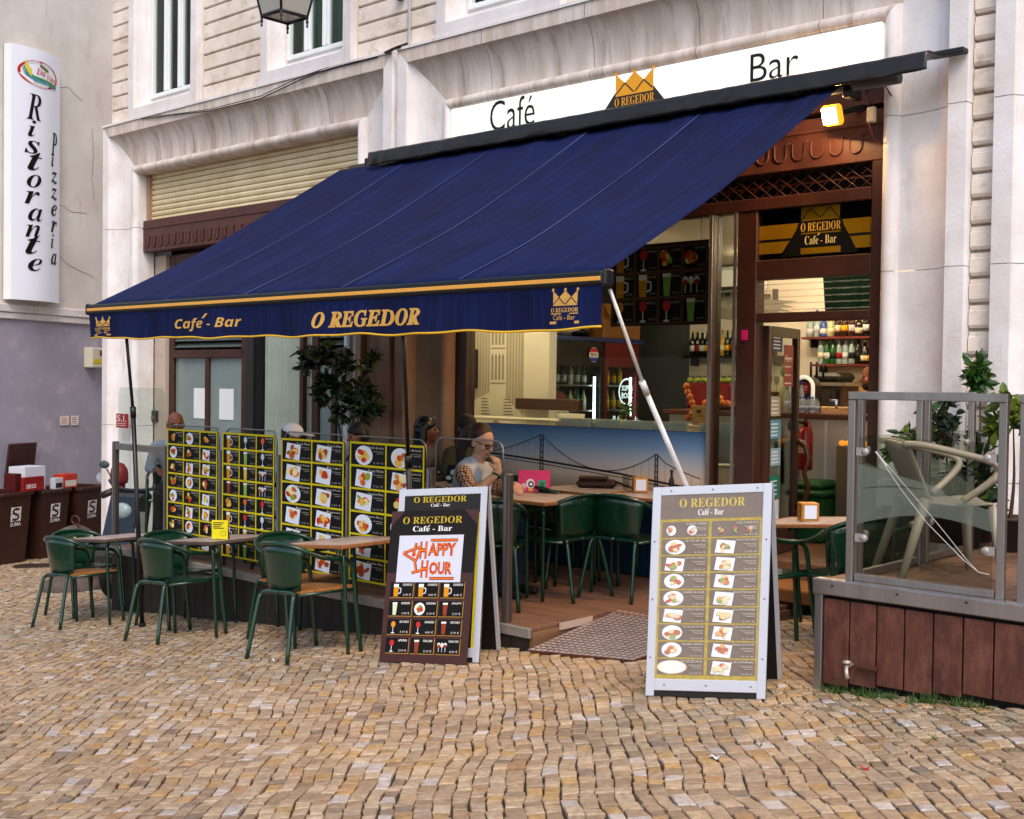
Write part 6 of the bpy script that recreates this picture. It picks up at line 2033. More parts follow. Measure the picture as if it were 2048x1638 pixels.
for r_ in range(4):
    for k in range(4):
        bd = rb_.choice(['b08a2a', '3a1a0a'])
        put_bottle(3, bd, 'd9a21c', '1a1a1a', (-8.68, 11.08 + k * .12, .738 + r_ * .29), '%s beer bottle inside the red fridge' % NAME[bd], 'bottles in the red fridge')
cbx = wthing('cardboard_box', 'large brown cardboard box on top of the fridges', 'box', (-8.85, 11.3, 2.153))
KR = M('cardboard', '#8a5a24', .8, col2='#7a4e1e', ns=4)
MB().box(-9.15, -8.56, 10.95, 11.68, 2.153, 2.55, KR, b=.006).build('carton', cbx)
mtf = Matrix.Translation((-8.56, 11.3, 2.55)) @ Matrix.Rotation(R(60), 4, 'Y')
MB().box(0, .18, -.35, .36, 0, .006, KR, mtf).build('flap', cbx)
bgs = wthing('plastic_bags', 'crumpled white and beige bags piled on the fridge top', 'bags', (-8.85, 10.6, 2.153))
for k, (yy, s_, cl) in enumerate(((10.45, (.22, .3, .07), '#b9b4a8'), (10.75, (.2, .15, .09), '#8a7c62'), (10.6, (.24, .28, .05), '#1a1614'))):
    mb = MB().ball((0, 0, 0), s_, flat(cl), 16)
    mb.v = [(-8.8 + v_[0] + .03 * noise.noise(V(v_) * 9), yy + v_[1] + .03 * noise.noise(V(v_) * 8 + V((3, 0, 0))), 2.153 + s_[2] * (1.0) + .03 * k * (k < 2) + v_[2] + .02 * noise.noise(V(v_) * 12)) for v_ in mb.v]
    mb.build('bag', bgs)

# hanging menu board inside the window
hm = wthing('hanging_menu', 'dark hanging drinks menu with orange grid inside the café window', 'menu board', (-6, 8.7, 2.0))
a_, b_ = P(1225, 650, y=8.62), P(1421, 478, y=8.62)
HX0, HX1, HZ0, HZ1 = a_.x - .02, b_.x, P(1421, 648, y=8.62).z, b_.z
MB().box(HX0, HX1, 8.62, 8.64, HZ0, HZ1, M('dark_red_board', '#2a0f0a', .4)).build('board', hm)
F = FR((HX0, 8.618, HZ0), (1, 0, 0), (0, 0, 1)); W, H = HX1 - HX0, HZ1 - HZ0
wds = ['CANECA', 'SANGRIA', 'COCKTAIL', 'GINJA', 'CANECA', 'CANECA BEER', 'SOMERSBY', 'VINHO A COPO', 'GIN', 'APEROL', 'SANGRIA', 'CUBA LIBRE']
kk = ['beer', 'glass', 'food', 'food', 'beer', 'beer', 'tall', 'bottles', 'glass', 'glass', 'glass', 'tall']
for r_ in range(3):
    for c2 in range(4):
        mb = MB()
        cw_, ch_ = (W - .04) / 4, (H - .04) / 3
        u0, v0 = .02 + c2 * cw_, .02 + (2 - r_) * ch_
        F.rect(mb, u0, v0, u0 + cw_ - .012, v0 + ch_ - .012, flat('#8a5a24'), 1)
        F.rect(mb, u0 + .006, v0 + .006, u0 + cw_ - .018, v0 + ch_ - .018, flat('#120a08'), 2)
        food(F, mb, u0 + cw_ * .34, v0 + ch_ * .47, ch_ * .43, kk[r_ * 4 + c2], 3)
        F.text(mb, wds[r_ * 4 + c2], u0 + cw_ * .48, v0 + ch_ * .74, u0 + cw_ * .9, v0 + ch_ * .84, flat('#b8ab98'), 11, 0, 1)
        F.text(mb, '%d,%02d €' % (rf.randint(3, 11), 50), u0 + cw_ * .6, v0 + ch_ * .1, u0 + cw_ * .88, v0 + ch_ * .2, flat('#b8ab98'), 11, 0, 1)
        mb.build('menu_cell', hm)
MB().cyl((HX0 + .1, 8.63, HZ1), (HX0 + .1, 8.63, 3.06), .003, BLACK, n=5).cyl((HX1 - .1, 8.63, HZ1), (HX1 - .1, 8.63, 3.06), .003, BLACK, n=5).build('hanging_wire', hm)

# back wall drawing of an outstretched arm
ad = MB(); F = FR((0, 12.497, 0), (1, 0, 0), (0, 0, 1))
def bw_(px, py): q = P(px, py, y=12.5); return q.x, q.z
G1, G2 = flat('#8d897f'), flat('#5f5b54')
arm = [(1425, 605), (1440, 592), (1480, 590), (1530, 598), (1560, 600), (1597, 603), (1565, 608), (1590, 615), (1560, 616), (1585, 624), (1555, 622), (1570, 632), (1540, 626), (1500, 628), (1460, 640), (1430, 636)]
F.poly(ad, [bw_(*p) for p in arm], G1, 1)
for px, py, w_, h in ((1432, 560, 14, 34), (1450, 575, 10, 18), (1475, 565, 12, 27), (1545, 578, 12, 22), (1520, 588, 22, 10)):
    F.poly(ad, [bw_(px, py), bw_(px + w_, py), bw_(px + w_, py + h), bw_(px, py + h)], G2, 1)
F.line(ad, [bw_(1457, 536), bw_(1457, 590)], .01, G2, 2); F.line(ad, [bw_(1466, 536), bw_(1466, 590)], .01, G2, 2)
for k in range(4): F.line(ad, [bw_(1457, 537 + k * 13), bw_(1466, 537 + k * 13)], .01, G2, 2)
a1, a2 = bw_(1436, 622), bw_(1500, 600)
F.text(ad, sty('Regedor', SCRIPT), a1[0], a1[1], a2[0], a2[1], flat('#b9b5aa'), 3)
tag(ad.build('wall_drawing'), 'grey drawing of an outstretched arm carrying a city on the back wall', 'drawing')
acn = wthing('air_conditioner', 'white air conditioner high on the café back wall', 'air conditioner', (-7.9, 12.3, 2.85))
MB().box(-8.3, -7.3, 12.22, 12.49, 2.74, 3.02, PVC, b=.03).build('case', acn)
MB().box(-8.25, -7.35, 12.2, 12.22, 2.75, 2.79, flat('#2a2a2a')).build('vent', acn)
tvp = P(1712, 590, y=10.9)
tv = wthing('television', 'wall television with dark green screen above the bottle shelves', 'television', (tvp.x, 10.9, tvp.z))
mtv = Matrix.Translation((tvp.x + .05, 10.9, tvp.z)) @ Matrix.Rotation(R(-6), 4, 'Z') @ Matrix.Rotation(R(8), 4, 'X')
MB().box(-.42, .42, 0, .05, -.24, .2, BLACK, mtv, .006).build('case', tv)
MB().box(-.405, .405, -.003, .0, -.22, .185, M('tv_screen', '#06180c', .2, emit='#0c3a1a', es=.06), mtv).build('screen', tv)
MB().box(-.04, .04, .05, 1.55, -.05, .05, BLACK, mtv).build('arm', tv)

# shelves with bottles
def shelf(x0, x1, y, z, lab, mat, n, kinds, w_=.2):
    e = wthing('bottle_shelf', lab, 'shelf', ((x0 + x1) / 2, y, z))
    MB().box(x0, x1, y - w_, y, z - .025, z, mat, b=.003).build('board', e)
    for xx in (x0 + .1, x1 - .1): MB().box(xx - .01, xx + .01, y - w_ * .8, y, z - .12, z - .026, BLACK).build('bracket', e)
REDW = M('red_shelf', '#6a2018', .4)
s1 = P(1680, 673, y=12.3).z; s2 = P(1690, 728, y=12.3).z; s3 = P(1420, 712, y=12.3).z
xa, xb = P(1603, 673, y=12.3).x, P(1775, 673, y=12.3).x
shelf(xa, xb + .3, 12.49, s1, 'upper red edged shelf of bottles behind the counter', REDW, 0, 0)
shelf(xa + .12, xb + .3, 12.49, s2, 'lower red edged shelf of bottles behind the counter', REDW, 0, 0)
xc, xd = P(1366, 712, y=12.3).x, P(1562, 712, y=12.3).x
shelf(xc, xd, 12.49, s3, 'black shelf of wine bottles left of the doorway', BLACK, 0, 0)
shelf(xc, xd, 12.49, s3 - .42, 'lower black rack shelf for glasses left of the doorway', BLACK, 0, 0)
BT = [(2, '8fa6a8', 'c9ccd0', 'c9ccd0'), (0, '8fa6a8', 'c9ccd0', '2a4a9a'), (2, '2a4a9a', 'c9ccd0', 'c9ccd0'), (2, 'a8b08a', 'd8cfae', '1a1a1a'), (1, '3a1a0a', 'd8cfae', 'd9a21c'), (1, '3a1a0a', 'd9a21c', 'd9a21c'), (1, '3a1a0a', 'c9ccd0', 'd9a21c'), (2, '0d0b09', 'd8cfae', '1a1a1a'), (1, '0d0b09', 'c9ccd0', '1a1a1a'), (1, '0d0b09', 'd9a21c', '1a1a1a'), (2, 'b08a2a', 'd8cfae', '1a1a1a'), (2, '8fa6a8', 'c9ccd0', 'c9ccd0')]
BT2 = [(0, '8fa6a8', 'd8cfae', '2a4a9a'), (0, '1f5a2a', 'c9ccd0', '1a1a1a'), (0, '1f5a2a', '142a12', '1a1a1a'), (0, '8fa6a8', '8a1a1c', '8a1a1c'), (0, '8fa6a8', 'c9ccd0', '8a1a1c'), (0, '8fa6a8', '1a1a1a', '1a1a1a'), (0, '0d0b09', '1a1a1a', '1a1a1a'), (2, '0d0b09', 'd8cfae', 'd8cfae'), (2, '0d0b09', 'd9a21c', '1a1a1a'), (2, '3a1a0a', 'd9a21c', '1a1a1a'), (0, '142a12', 'c9ccd0', '1a1a1a'), (0, '142a12', 'd8cfae', '1a1a1a')]
NAME.update({'142a12': 'dark green'}); LN.update({'142a12': 'dark green', '2a4a9a': 'blue'})
for k, b in enumerate(BT):
    put_bottle(*b, (xa + .06 + k * (xb - xa - .05) / 11.5, 12.39, s1 + .001), '%s bottle with %s label and %s cap on the upper red edged shelf' % (NAME[b[1]], LN[b[2]], LN[b[3]]), 'bottles on the upper red edged shelf')
for k, b in enumerate(BT2):
    put_bottle(*b, (xa + .2 + k * (xb - xa - .16) / 11.5, 12.39, s2 + .001), '%s bottle with %s label and %s cap on the lower red edged shelf' % (NAME[b[1]], LN[b[2]], LN[b[3]]), 'bottles on the lower red edged shelf')
n = 17
for k in range(n):
    bd = rb_.choice(['0d0b09', '3a1a0a', '142a12', '8fa6a8', '6a0f10', 'b08a2a'])
    lb = rb_.choice(['d8cfae', 'c9ccd0', 'd9a21c', '8a1a1c']); cp = rb_.choice(['1a1a1a', 'd9a21c', '8a1a1c'])
    if k < 3: bd, lb, cp = '0d0b09', ('8a1a1c' if k == 1 else 'c9ccd0'), ('d9a21c' if k < 2 else '1a1a1a')
    put_bottle(rb_.choice([0, 0, 1]), bd, lb, cp, (xc + .1 + k * (xd - xc - .15) / n, 12.36, s3 + .001), '%s bottle with %s label and %s cap on the black shelf' % (NAME[bd], LN[lb], LN[cp]), 'bottles on the black shelf')
WG = glassmat('wine_glass', '#e6e6e0', 1.5)
wgp = None
for k in range(14):
    if wgp is None:
        wgp = MB().lathe([(.03, .0), (.004, .004), (.004, .07), (.02, .09), (.034, .13), (.03, .18), (.028, .18), (.032, .13), (.018, .092), (.001, .088)], WG, (0, 0, 0), 10).build('wine_glass'); o = wgp
    else:
        o = wgp.copy(); COL.objects.link(o)
    o.location = (xc + .1 + k * .09, 12.36, s3 - .419)
    tag(o, 'wine glass on the lower black rack shelf', 'glass', 'wine glasses on the rack')
# counter
CT = M('counter_wood', '#5a2a18', .35)
cty = 10.0; ctz = P(1600, 826, y=10.0).z
co = wthing('bar_counter', 'white fronted bar counter with dark wood top inside the doorway', 'counter', (-5.4, 10.3, FZ))
MB().box(-6.95, -3.85, cty, cty + .55, FZ, ctz - .05, M('counter_white', '#c9c2b6', .5)).build('front_body', co)
MB().box(-7.0, -3.82, cty - .04, cty + .6, ctz - .05, ctz, CT, b=.008).build('counter_top', co)
for px in (1652, 1560): 
    xx = P(px, 900, y=cty).x
    MB().box(xx - .012, xx + .012, cty - .012, cty - .001, FZ, ctz - .06, PVC).build('front_batten', co)
# counter notices
nt_ = MB()
for px, py, w_, h, cl in ((1553, 870, .14, .16, '#8fb0c0'), (1558, 905, .1, .2, '#1d6a5c'), (1556, 938, .14, .28, '#b9c4cc'), (1578, 930, .2, .55, '#9aa09a')):
    q = P(px, py, y=cty - .004)
    FR((q.x, cty - .006, q.z - h / 2), (1, 0, 0), (0, 0, 1)).rect(nt_, -w_ / 2, 0, w_ / 2, h, flat(cl), 1)
tag(nt_.build('paper_notices'), 'papers and leaflets taped to the white counter front', 'notice')
# fire extinguisher
q = P(1611, 885, y=9.9); zb = P(1611, 940, y=9.9).z
ex = wthing('fire_extinguisher', 'red fire extinguisher hanging on the counter front', 'fire extinguisher', (q.x, 9.9, zb))
XR = M('extinguisher_red', '#8c1014', .25, coat=.4)
zt = P(1611, 852, y=9.9).z
MB().lathe([(.06, 0), (.068, .015), (.068, zt - zb - .06), (.05, zt - zb - .015), (.022, zt - zb)], XR, (q.x, 9.9, zb), 16).build('cylinder', ex)
MB().cyl((q.x, 9.9, zt), (q.x, 9.9, zt + .05), .02, BLACK).tube(spl([(q.x, 9.9, zt + .05), (q.x + .03, 9.86, zt + .1), (q.x + .09, 9.8, zt + .12)]), .011, XR, 6).tube(spl([(q.x, 9.9, zt + .03), (q.x + .05, 9.86, zt + .03), (q.x + .09, 9.82, zt - .01)]), .01, XR, 6).build('valve_lever', ex)
MB().tube(spl([(q.x, 9.88, zt + .03), (q.x - .1, 9.85, zt + .04), (q.x - .12, 9.86, zt - .05)]), .016, BLACK, 8).ball((q.x - .12, 9.87, zt), (.05, .04, .06), flat('#16224a'), 10).build('gauge_hose', ex)
lbm = MB(); F = FR((q.x - .02, 9.9 - .0695, zb + .16), (1, 0, 0), (0, 0, 1))
for k in range(7): F.rect(lbm, -.02 + .003 * (k % 3), .018 * k, .055 - .006 * (k % 2), .018 * k + .009, flat('#e0c8c0'), 1)
lbm.build('label_print', ex)
# green bin by the counter
gb = wthing('green_bin', 'dark green plastic bin with domed lid inside the doorway', 'bin', (-5.15, 9.6, FZ))
q = P(1626, 960, y=9.65)
MB().box(q.x - .17, q.x + .17, 9.5, 9.9, FZ, q.z - .14, GREEN2, b=.03).build('body', gb)
MB().box(q.x - .185, q.x + .185, 9.48, 9.91, q.z - .138, q.z - .08, GREEN2, b=.02).box(q.x - .14, q.x + .14, 9.52, 9.87, q.z - .085, q.z, GREEN2, b=.035).build('lid', gb)
# taps, bottles of water and machines on the counter
def cp(px, y): q = P(px, 820, y=y); return q.x
x_ = cp(1612, 10.2)
bt_ = wthing('beer_tap', 'arched beer tap with round red badge on the counter', 'beer tap', (x_, 10.2, ctz))
MB().prism([(x_ - .1, ctz)] + [(x_ - .1 * math.cos(t), ctz + .24 + .1 * math.sin(t)) for t in [math.pi * i / 12 for i in range(13)]] + [(x_ + .1, ctz)], 10.16, 10.3, M('tap_dark', '#1a1512', .3), 1).build('tower', bt_)
MB().tube([(x_ - .095, 10.15, ctz)] + [(x_ - .095 * math.cos(t), 10.15, ctz + .24 + .095 * math.sin(t)) for t in [math.pi * i / 12 for i in range(13)]] + [(x_ + .095, 10.15, ctz)], .018, M('tap_white', '#d8d4cc', .3, emit='#fff4e0', es=.3), 8).build('light_arch', bt_)
pr = MB(); F = FR((x_, 10.158, ctz + .23), (1, 0, 0), (0, 0, 1)); F.ell(pr, 0, 0, .055, .055, flat('#b01c1c'), 1, 20); F.text(pr, 'SUPER', -.035, .005, .035, .022, flat('#f0e8e0'), 2, .02); F.text(pr, 'BOCK', -.03, -.02, .03, -.003, flat('#f0e8e0'), 2, .02)
pr.build('badge', bt_)
for k in (-.03, .03, .1): MB().cyl((x_ + k + .02, 10.3, ctz + .33), (x_ + k + .02, 10.3, ctz + .48), .012, BLACK, n=8).build('tap_handle', bt_)
x2 = cp(1568, 10.15)
sb_ = wthing('cider_tap', 'green and white cider tap with oval head on the counter', 'beer tap', (x2, 10.15, ctz))
MB().tube([(x2 - .03, 10.15, ctz), (x2 - .02, 10.15, ctz + .2), (x2 + .02, 10.15, ctz + .32)], [.04, .03, .03], M('tap_lime', '#b9c48a', .4), 10).build('column', sb_)
MB().ball((x2 + .03, 10.13, ctz + .38), (.07, .03, .055), M('tap_green', '#2f7a2a', .4), 14).build('head', sb_)
WB = M('water_bottle_plastic', '#b9c4cc', .1, alpha=.55)
def water(x, y, z, h, lab):
    o = MB().lathe([(.026, 0), (.028, .01), (.028, h * .65), (.012, h * .85), (.012, h * .9)], WB, (0, 0, 0), 10).lathe([(.0285, h * .2), (.0285, h * .45)], flat('#a8b4d8'), (0, 0, 0), 10).lathe([(.014, h * .9), (.014, h)], flat('#1c3a9a'), (0, 0, 0), 8).build('water_bottle')
    o.location = (x, y, z); tag(o, lab, 'water bottle', 'water bottles on the counter')
for k in range(5): water(cp(1600 + k * 8.2, 10.05), 10.05, ctz + .001, .15, 'small water bottle with blue cap in the row before the beer tap')
for k in range(2): water(cp(1596 + k * 10, 10.12) - .02, 10.12, ctz + .001, .29, 'taller water bottle with blue cap behind the small row')
for k in range(2): water(cp(1574 + k * 11, 10.06), 10.06, ctz + .001, .24, 'water bottle with blue cap beside the cider tap')
mo = wthing('coffee_machine', 'dark coffee machine and oven on the back counter', 'coffee machine', (cp(1665, 11.6), 11.6, 1.3))
x0_, x1_ = P(1632, 780, y=11.7).x, P(1692, 780, y=11.7).x
zA, zB_, zC = P(1660, 812, y=11.7).z, P(1660, 772, y=11.7).z, P(1660, 745, y=11.7).z
MB().box(x0_, x1_, 11.6, 12.0, zA, zB_, M('oven_steel', '#4a4542', .3, .6), b=.01).build('oven_body', mo)
MB().box(x0_ + .28, x1_ - .02, 11.592, 11.6, zA + .03, zB_ - .03, flat('#0a0908')).box(x0_ + .02, x0_ + .24, 11.593, 11.6, zA + .03, zB_ - .03, flat('#2a2624')).build('oven_door', mo)
MB().box(x0_ - .05, x1_ + .05, 11.55, 12.05, zB_, zB_ + .04, M('grill_steel', '#8a857e', .35, .5)).build('grill_plate', mo)
MB().box(x0_, x1_ - .03, 11.6, 12.0, zB_ + .04, zC, BLACK, b=.04).build('grill_lid', mo)
bc = wthing('back_counter', 'low wooden back counter carrying the oven', 'counter', (-4.9, 12.1, FZ))
MB().box(-6.4, -3.85, 11.5, 12.1, FZ, zA - .002, M('back_counter_wood', '#a8845a', .5), b=.01).build('body', bc)
tag(MB().box(P(1690, 800, y=12.45).x, -3.85, 12.42, 12.49, FZ, s2 - .2, M('ochre_panel', '#b98a4a', .6)).build('wall_panel'), 'ochre wooden panel behind the barman', 'panel')
# pastry display
q = P(1706, 880, y=9.85)
pdp = wthing('pastry_display', 'lit pastry display with golden snacks on the counter end', 'display case', (q.x, 9.85, q.z - .1))
MB().box(q.x - .08, q.x + .25, 9.7, 9.97, FZ, q.z - .05, M('display_steel', '#8a7a5c', .35, .5)).build('case', pdp)
for k in range(9):
    MB().ball((q.x - .04 + .065 * (k % 3) + .01 * k, 9.73 + .06 * (k // 3), q.z - .025), (.035, .03, .025), M('glowing_golden_pastry', '#d8861c', .5, emit='#ff9a20', es=.5), 8).build('pastry', pdp)  # the display's light is put in as a glow of the pastries
# red drink bowl, lemons, oranges, juicer
x3 = P(1425, 790, y=11.0).x; zz3 = P(1425, 818, y=11.0).z
jd = wthing('juice_dispenser', 'large red drink dispenser heaped with green lemons', 'dispenser', (x3, 11.0, zz3))
MB().box(x3 - .34, x3 + .3, 10.9, 11.3, FZ, zz3, M('dark_counter', '#2a1a14', .4)).build('stand', jd)
MB().box(x3 - .3, x3 + .27, 10.92, 11.25, zz3, zz3 + .28, M('red_tank', '#7a0f10', .2), b=.03).build('tank', jd)
for k in range(16):
    MB().ball((x3 - .26 + .033 * k, 10.95 + .08 * (k % 3), zz3 + .31), (.035, .032, .03), M('lime_fruit', '#8a9a1c', .4), 8).build('lemon', jd)
tag(MB().box(x3 - .15, x3 + .2, 11.75, 11.8, zz3 + .42, zz3 + .62, flat('#a8161c')).build('red_sign'), 'small red sign above the wine glasses', 'sign')
OR = M('orange_peel', '#c8640f', .5, bump=.2)
zo = P(1420, 822, y=10.3).z
orp = None
oc = [(px, py) for px, py in ((1412, 806), (1420, 808), (1428, 803), (1436, 806), (1444, 806), (1424, 798), (1440, 798), (1455, 808), (1463, 810), (1470, 812))]
for px, py in oc:
    q = P(px, py, y=10.35)
    if orp is None: orp = MB().ball((0, 0, 0), .038, OR, 12).build('orange'); o = orp
    else: o = orp.copy(); COL.objects.link(o)
    o.location = q; tag(o, 'orange in the heap on the counter', 'fruit', 'oranges heaped on the counter')
q = P(1445, 818, y=10.35)
tag(MB().lathe([(.001, -.02), (.2, -.03), (.28, .03), (.27, .03), (.2, -.01)], M('fruit_tray', '#3a2a1c', .5), (q.x, 10.35, q.z), 18).build('fruit_tray'), 'shallow dark tray under the oranges', 'tray')
jx = P(1385, 790, y=10.0)
ju = wthing('orange_chute', 'curved wire chute of oranges beside the red dispenser', 'juicer', (jx.x, 10.0, ctz - .1))
for k, (px, py) in enumerate(((1373, 772), (1375, 784), (1380, 794), (1384, 805), (1387, 816), (1384, 827), (1377, 835))):
    MB().ball(P(px, py, y=10.0 - .02), .034, OR, 10).build('orange', ju)
MB().tube([P(1371, 765, y=10.03), P(1378, 785, y=10.03), P(1390, 812, y=10.03), P(1386, 850, y=10.03), P(1386, 870, y=10.03)], .006, STEEL, 6).build('wire', ju)

# white bar stools and the high table
WPL = M('white_stool_plastic', '#cfc8b4', .4)
stp_ = thing('bar_stool', 'x', 'stool', (0, 0, 0), 0, 'white bar stools inside the café')
def sback(u, v): return ((u - .5) * (.38 + .02 * v), -.17 - .05 * v + .04 * (2 * u - 1) ** 2, .68 + .33 * v)
o = MB().grid(sback, 8, 4, WPL).build('backrest', stp_); o.modifiers.new('s', 'SOLIDIFY').thickness = .012
MB().box(-.19, .19, -.18, .19, .64, .665, WPL, b=.012).build('seat', stp_)
for sx_ in (-1, 1):
    for sy_ in (-1, 1): MB().tube([(sx_ * .15, sy_ * .15, .65), (sx_ * .2, sy_ * .21, 0)], [.018, .014], WPL, 8).build('leg', stp_)
MB().box(-.18, .18, .17, .19, .25, .27, WPL).box(-.18, .18, -.19, -.17, .25, .27, WPL).build('foot_rest', stp_)
index_kids(stp_)
ht = wthing('high_table', 'long white high table inside the café window', 'table', (-7.9, 9.4, FZ))
MB().box(-9.4, -6.3, 9.2, 9.62, 1.225, 1.25, M('white_top', '#d0c9b6', .4), b=.006).build('top', ht)
for xx in (-9.2, -7.85, -6.5): MB().box(xx - .04, xx + .04, 9.36, 9.44, FZ, 1.225, WPL).build('leg', ht)
zs = 0
for k, (px, y_, rz, lab) in enumerate(((1000, 9.85, 180, 'white bar stool before the alley drawing'), (1075, 9.85, 180, 'white bar stool before the white pillar'), (1140, 9.82, 180, 'white bar stool before the black fridge'), (1150, 8.95, 0, 'white bar stool with its back to the bridge panel, below the emblem fridge'), (1217, 8.95, 0, 'white bar stool with its back to the bridge panel, below the potted sprig'), (1275, 8.9, 0, 'white bar stool with its back to the bridge panel, below the red fridge'), (1340, 8.9, 0, 'white bar stool with its back to the bridge panel, below the grey wall'))):
    xx = P(px, 840, y=y_ + (.17 if rz else -.17)).x
    zsc = FZ
    place(stp_, (xx, y_, zsc + .003), R(rz), lab, 0, k == 0).scale = (1, 1, 1.03)
xx = P(1447, 900, y=8.9).x
place(stp_, (xx, 8.92, FZ + .003), R(25), 'white bar stool seen whole through the narrow pane beside the door', 0).scale = (1, 1, 1.03)
pp = P(1257, 842, y=9.4)
shrub('table_plant', 'small green potted sprig on the high white table', (pp.x, 9.4, 1.252), [([(0, 0, .05), (0, 0, .12)], [((0, 0, .13), .06, 60)])], M('fresh_leaf', '#4a7a1c', .5), .035, .07, .02)
pb_ = P(1394, 842, y=9.3)
pbb = wthing('cup_carton', 'kraft cup carton with coffee print on the high white table', 'carton', (pb_.x, 9.4, 1.2))
MB().box(pb_.x - .075, pb_.x + .075, 9.33, 9.47, 1.252, 1.43, M('kraft_paper', '#b08a4a', .7), b=.004).build('carton', pbb)
pr = MB(); F = FR((pb_.x - .075, 9.329, 1.252), (1, 0, 0), (0, 0, 1)); F.text(pr, 'COFFEE', .03, .07, .12, .1, flat('#4a3010'), 1); F.ell(pr, .075, .125, .03, .018, flat('#4a3010'), 1, 10); pr.build('print', pbb)

# ================================================================ people
def prim_mesh(prims):
    mb = MB()
    m = BLACK
    for p in prims:
        if p[0] == 'c':
            _, a, b_, ra, rb2, _m = p
            a, b_ = V(a), V(b_)
            mb.ball(a, ra, m, 12); mb.ball(b_, rb2, m, 12)
            if (b_ - a).length > 1e-4: mb.tube([a, b_], [ra, rb2], m, 12)
        else:
            _, c_, r_, rot, _m = p
            mt = Matrix.Translation(c_) @ (rot.to_4x4() if rot else Matrix.Identity(4))
            mb.ball((0, 0, 0), r_, m, 16, mt)
    me = bpy.data.meshes.new('tmp')
    me.from_pydata(mb.v, [], mb.f)
    return me
def blob(prims, name, parent, voxel=.008, smooth=4):
    me = prim_mesh(prims)
    ob = bpy.data.objects.new('tmp', me)
    COL.objects.link(ob)
    md = ob.modifiers.new('r', 'REMESH'); md.mode = 'VOXEL'; md.voxel_size = voxel
    if smooth:
        s_ = ob.modifiers.new('s', 'SMOOTH'); s_.factor = .5; s_.iterations = smooth
    dg = bpy.context.evaluated_depsgraph_get()
    dg.update()
    m2 = bpy.data.meshes.new_from_object(ob.evaluated_get(dg))
    bpy.data.objects.remove(ob)
    m2.name = name
    n = len(m2.polygons)
    cen = np.empty(n * 3, 'f'); m2.polygons.foreach_get('center', cen); cen = cen.reshape(-1, 3)
    best = np.full(n, 1e9); idx = np.zeros(n, int)
    mats = []
    for p in prims:
        mm = p[-1]
        if mm not in mats: mats.append(mm)
        k = mats.index(mm)
        if p[0] == 'c':
            a, b_ = np.array(p[1]), np.array(p[2]); d = b_ - a; L2 = max(1e-9, d @ d)
            t = np.clip(((cen - a) @ d) / L2, 0, 1)
            dist = np.linalg.norm(cen - a - t[:, None] * d, axis=1) - (p[3] + (p[4] - p[3]) * t)
        else:
            q = cen - np.array(p[1])
            if p[3]: q = q @ np.array(p[3])
            r_ = np.array(p[2] if isinstance(p[2], (tuple, list)) else (p[2],) * 3)
            dist = (np.linalg.norm(q / r_, axis=1) - 1) * r_.min()
        w_ = dist < best
        best[w_] = dist[w_]; idx[w_] = k
    m2.materials.clear()
    for mm in mats: m2.materials.append(mm)
    m2.polygons.foreach_set('material_index', idx.astype('i'))
    m2.polygons.foreach_set('use_smooth', [True] * n)
    o = bpy.data.objects.new(name, m2)
    COL.objects.link(o)
    o.parent = parent
    return o
EYE = M('eye_dark', '#120c0a', .2); EYW = M('eye_white', '#cfc6be', .3)
def head_prims(hc, rm, skin, lips, big=1.):
    """head centred hc, rotation rm (face looks along local +y)"""
    h = lambda x, y, z: V(hc) + rm @ (V((x, y, z)) * big)
    e = lambda c_, r_, m: ('e', h(*c_), tuple(k * big for k in r_), rm, m)
    P_ = [e((0, -.012, .03), (.077, .094, .088), skin), e((0, .02, -.03), (.062, .07, .08), skin), e((0, .052, -.085), (.034, .03, .024), skin),
          ('c', h(0, .085, .012), h(0, .108, -.022), .0085 * big, .0135 * big, skin), e((0, .078, -.058), (.024, .016, .0085), lips),
          e((-.078, -.01, -.012), (.012, .02, .03), skin), e((.078, -.01, -.012), (.012, .02, .03), skin), e((-.045, .06, -.02), (.024, .022, .026), skin), e((.045, .06, -.02), (.024, .022, .026), skin)]
    for s in (-1, 1):
        P_ += [e((s * .031, .079, .012), (.0125, .008, .006), EYE)]
    return P_, h
def hand(wrist, d, n_, m, curl=.5, s=1.):
    """palm along d, n_ = palm normal; four fingers and a thumb"""
    d, n_ = V(d).normalized(), V(n_).normalized()
    sd_ = d.cross(n_).normalized()
    w_ = V(wrist)
    out = [('c', w_, w_ + d * .05, .026, .03, m), ('c', w_ + d * .05 + sd_ * .02, w_ + d * .07 - sd_ * .02, .018, .018, m)]
    for k in range(4):
        b_ = w_ + d * .078 + sd_ * (.03 - .02 * k)
        L = (.07, .078, .073, .058)[k] * s
        a1 = curl * .6
        p1 = b_ + (d * math.cos(a1) + n_ * math.sin(a1)) * L * .5
        a2 = curl * 1.5
        p2 = p1 + (d * math.cos(a2) + n_ * math.sin(a2)) * L * .32
        a3 = curl * 2.1
        p3 = p2 + (d * math.cos(a3) + n_ * math.sin(a3)) * L * .25
        out += [('c', b_, p1, .0095, .0088, m), ('c', p1, p2, .0088, .008, m), ('c', p2, p3, .008, .007, m)]
    t0 = w_ + d * .025 + sd_ * .03
    t1 = t0 + (d * .6 + sd_ * .6 + n_ * .3).normalized() * .04
    t2 = t1 + (d * .9 + n_ * .5).normalized() * .03
    out += [('c', t0, t1, .013, .0105, m), ('c', t1, t2, .0105, .008, m)]
    return out
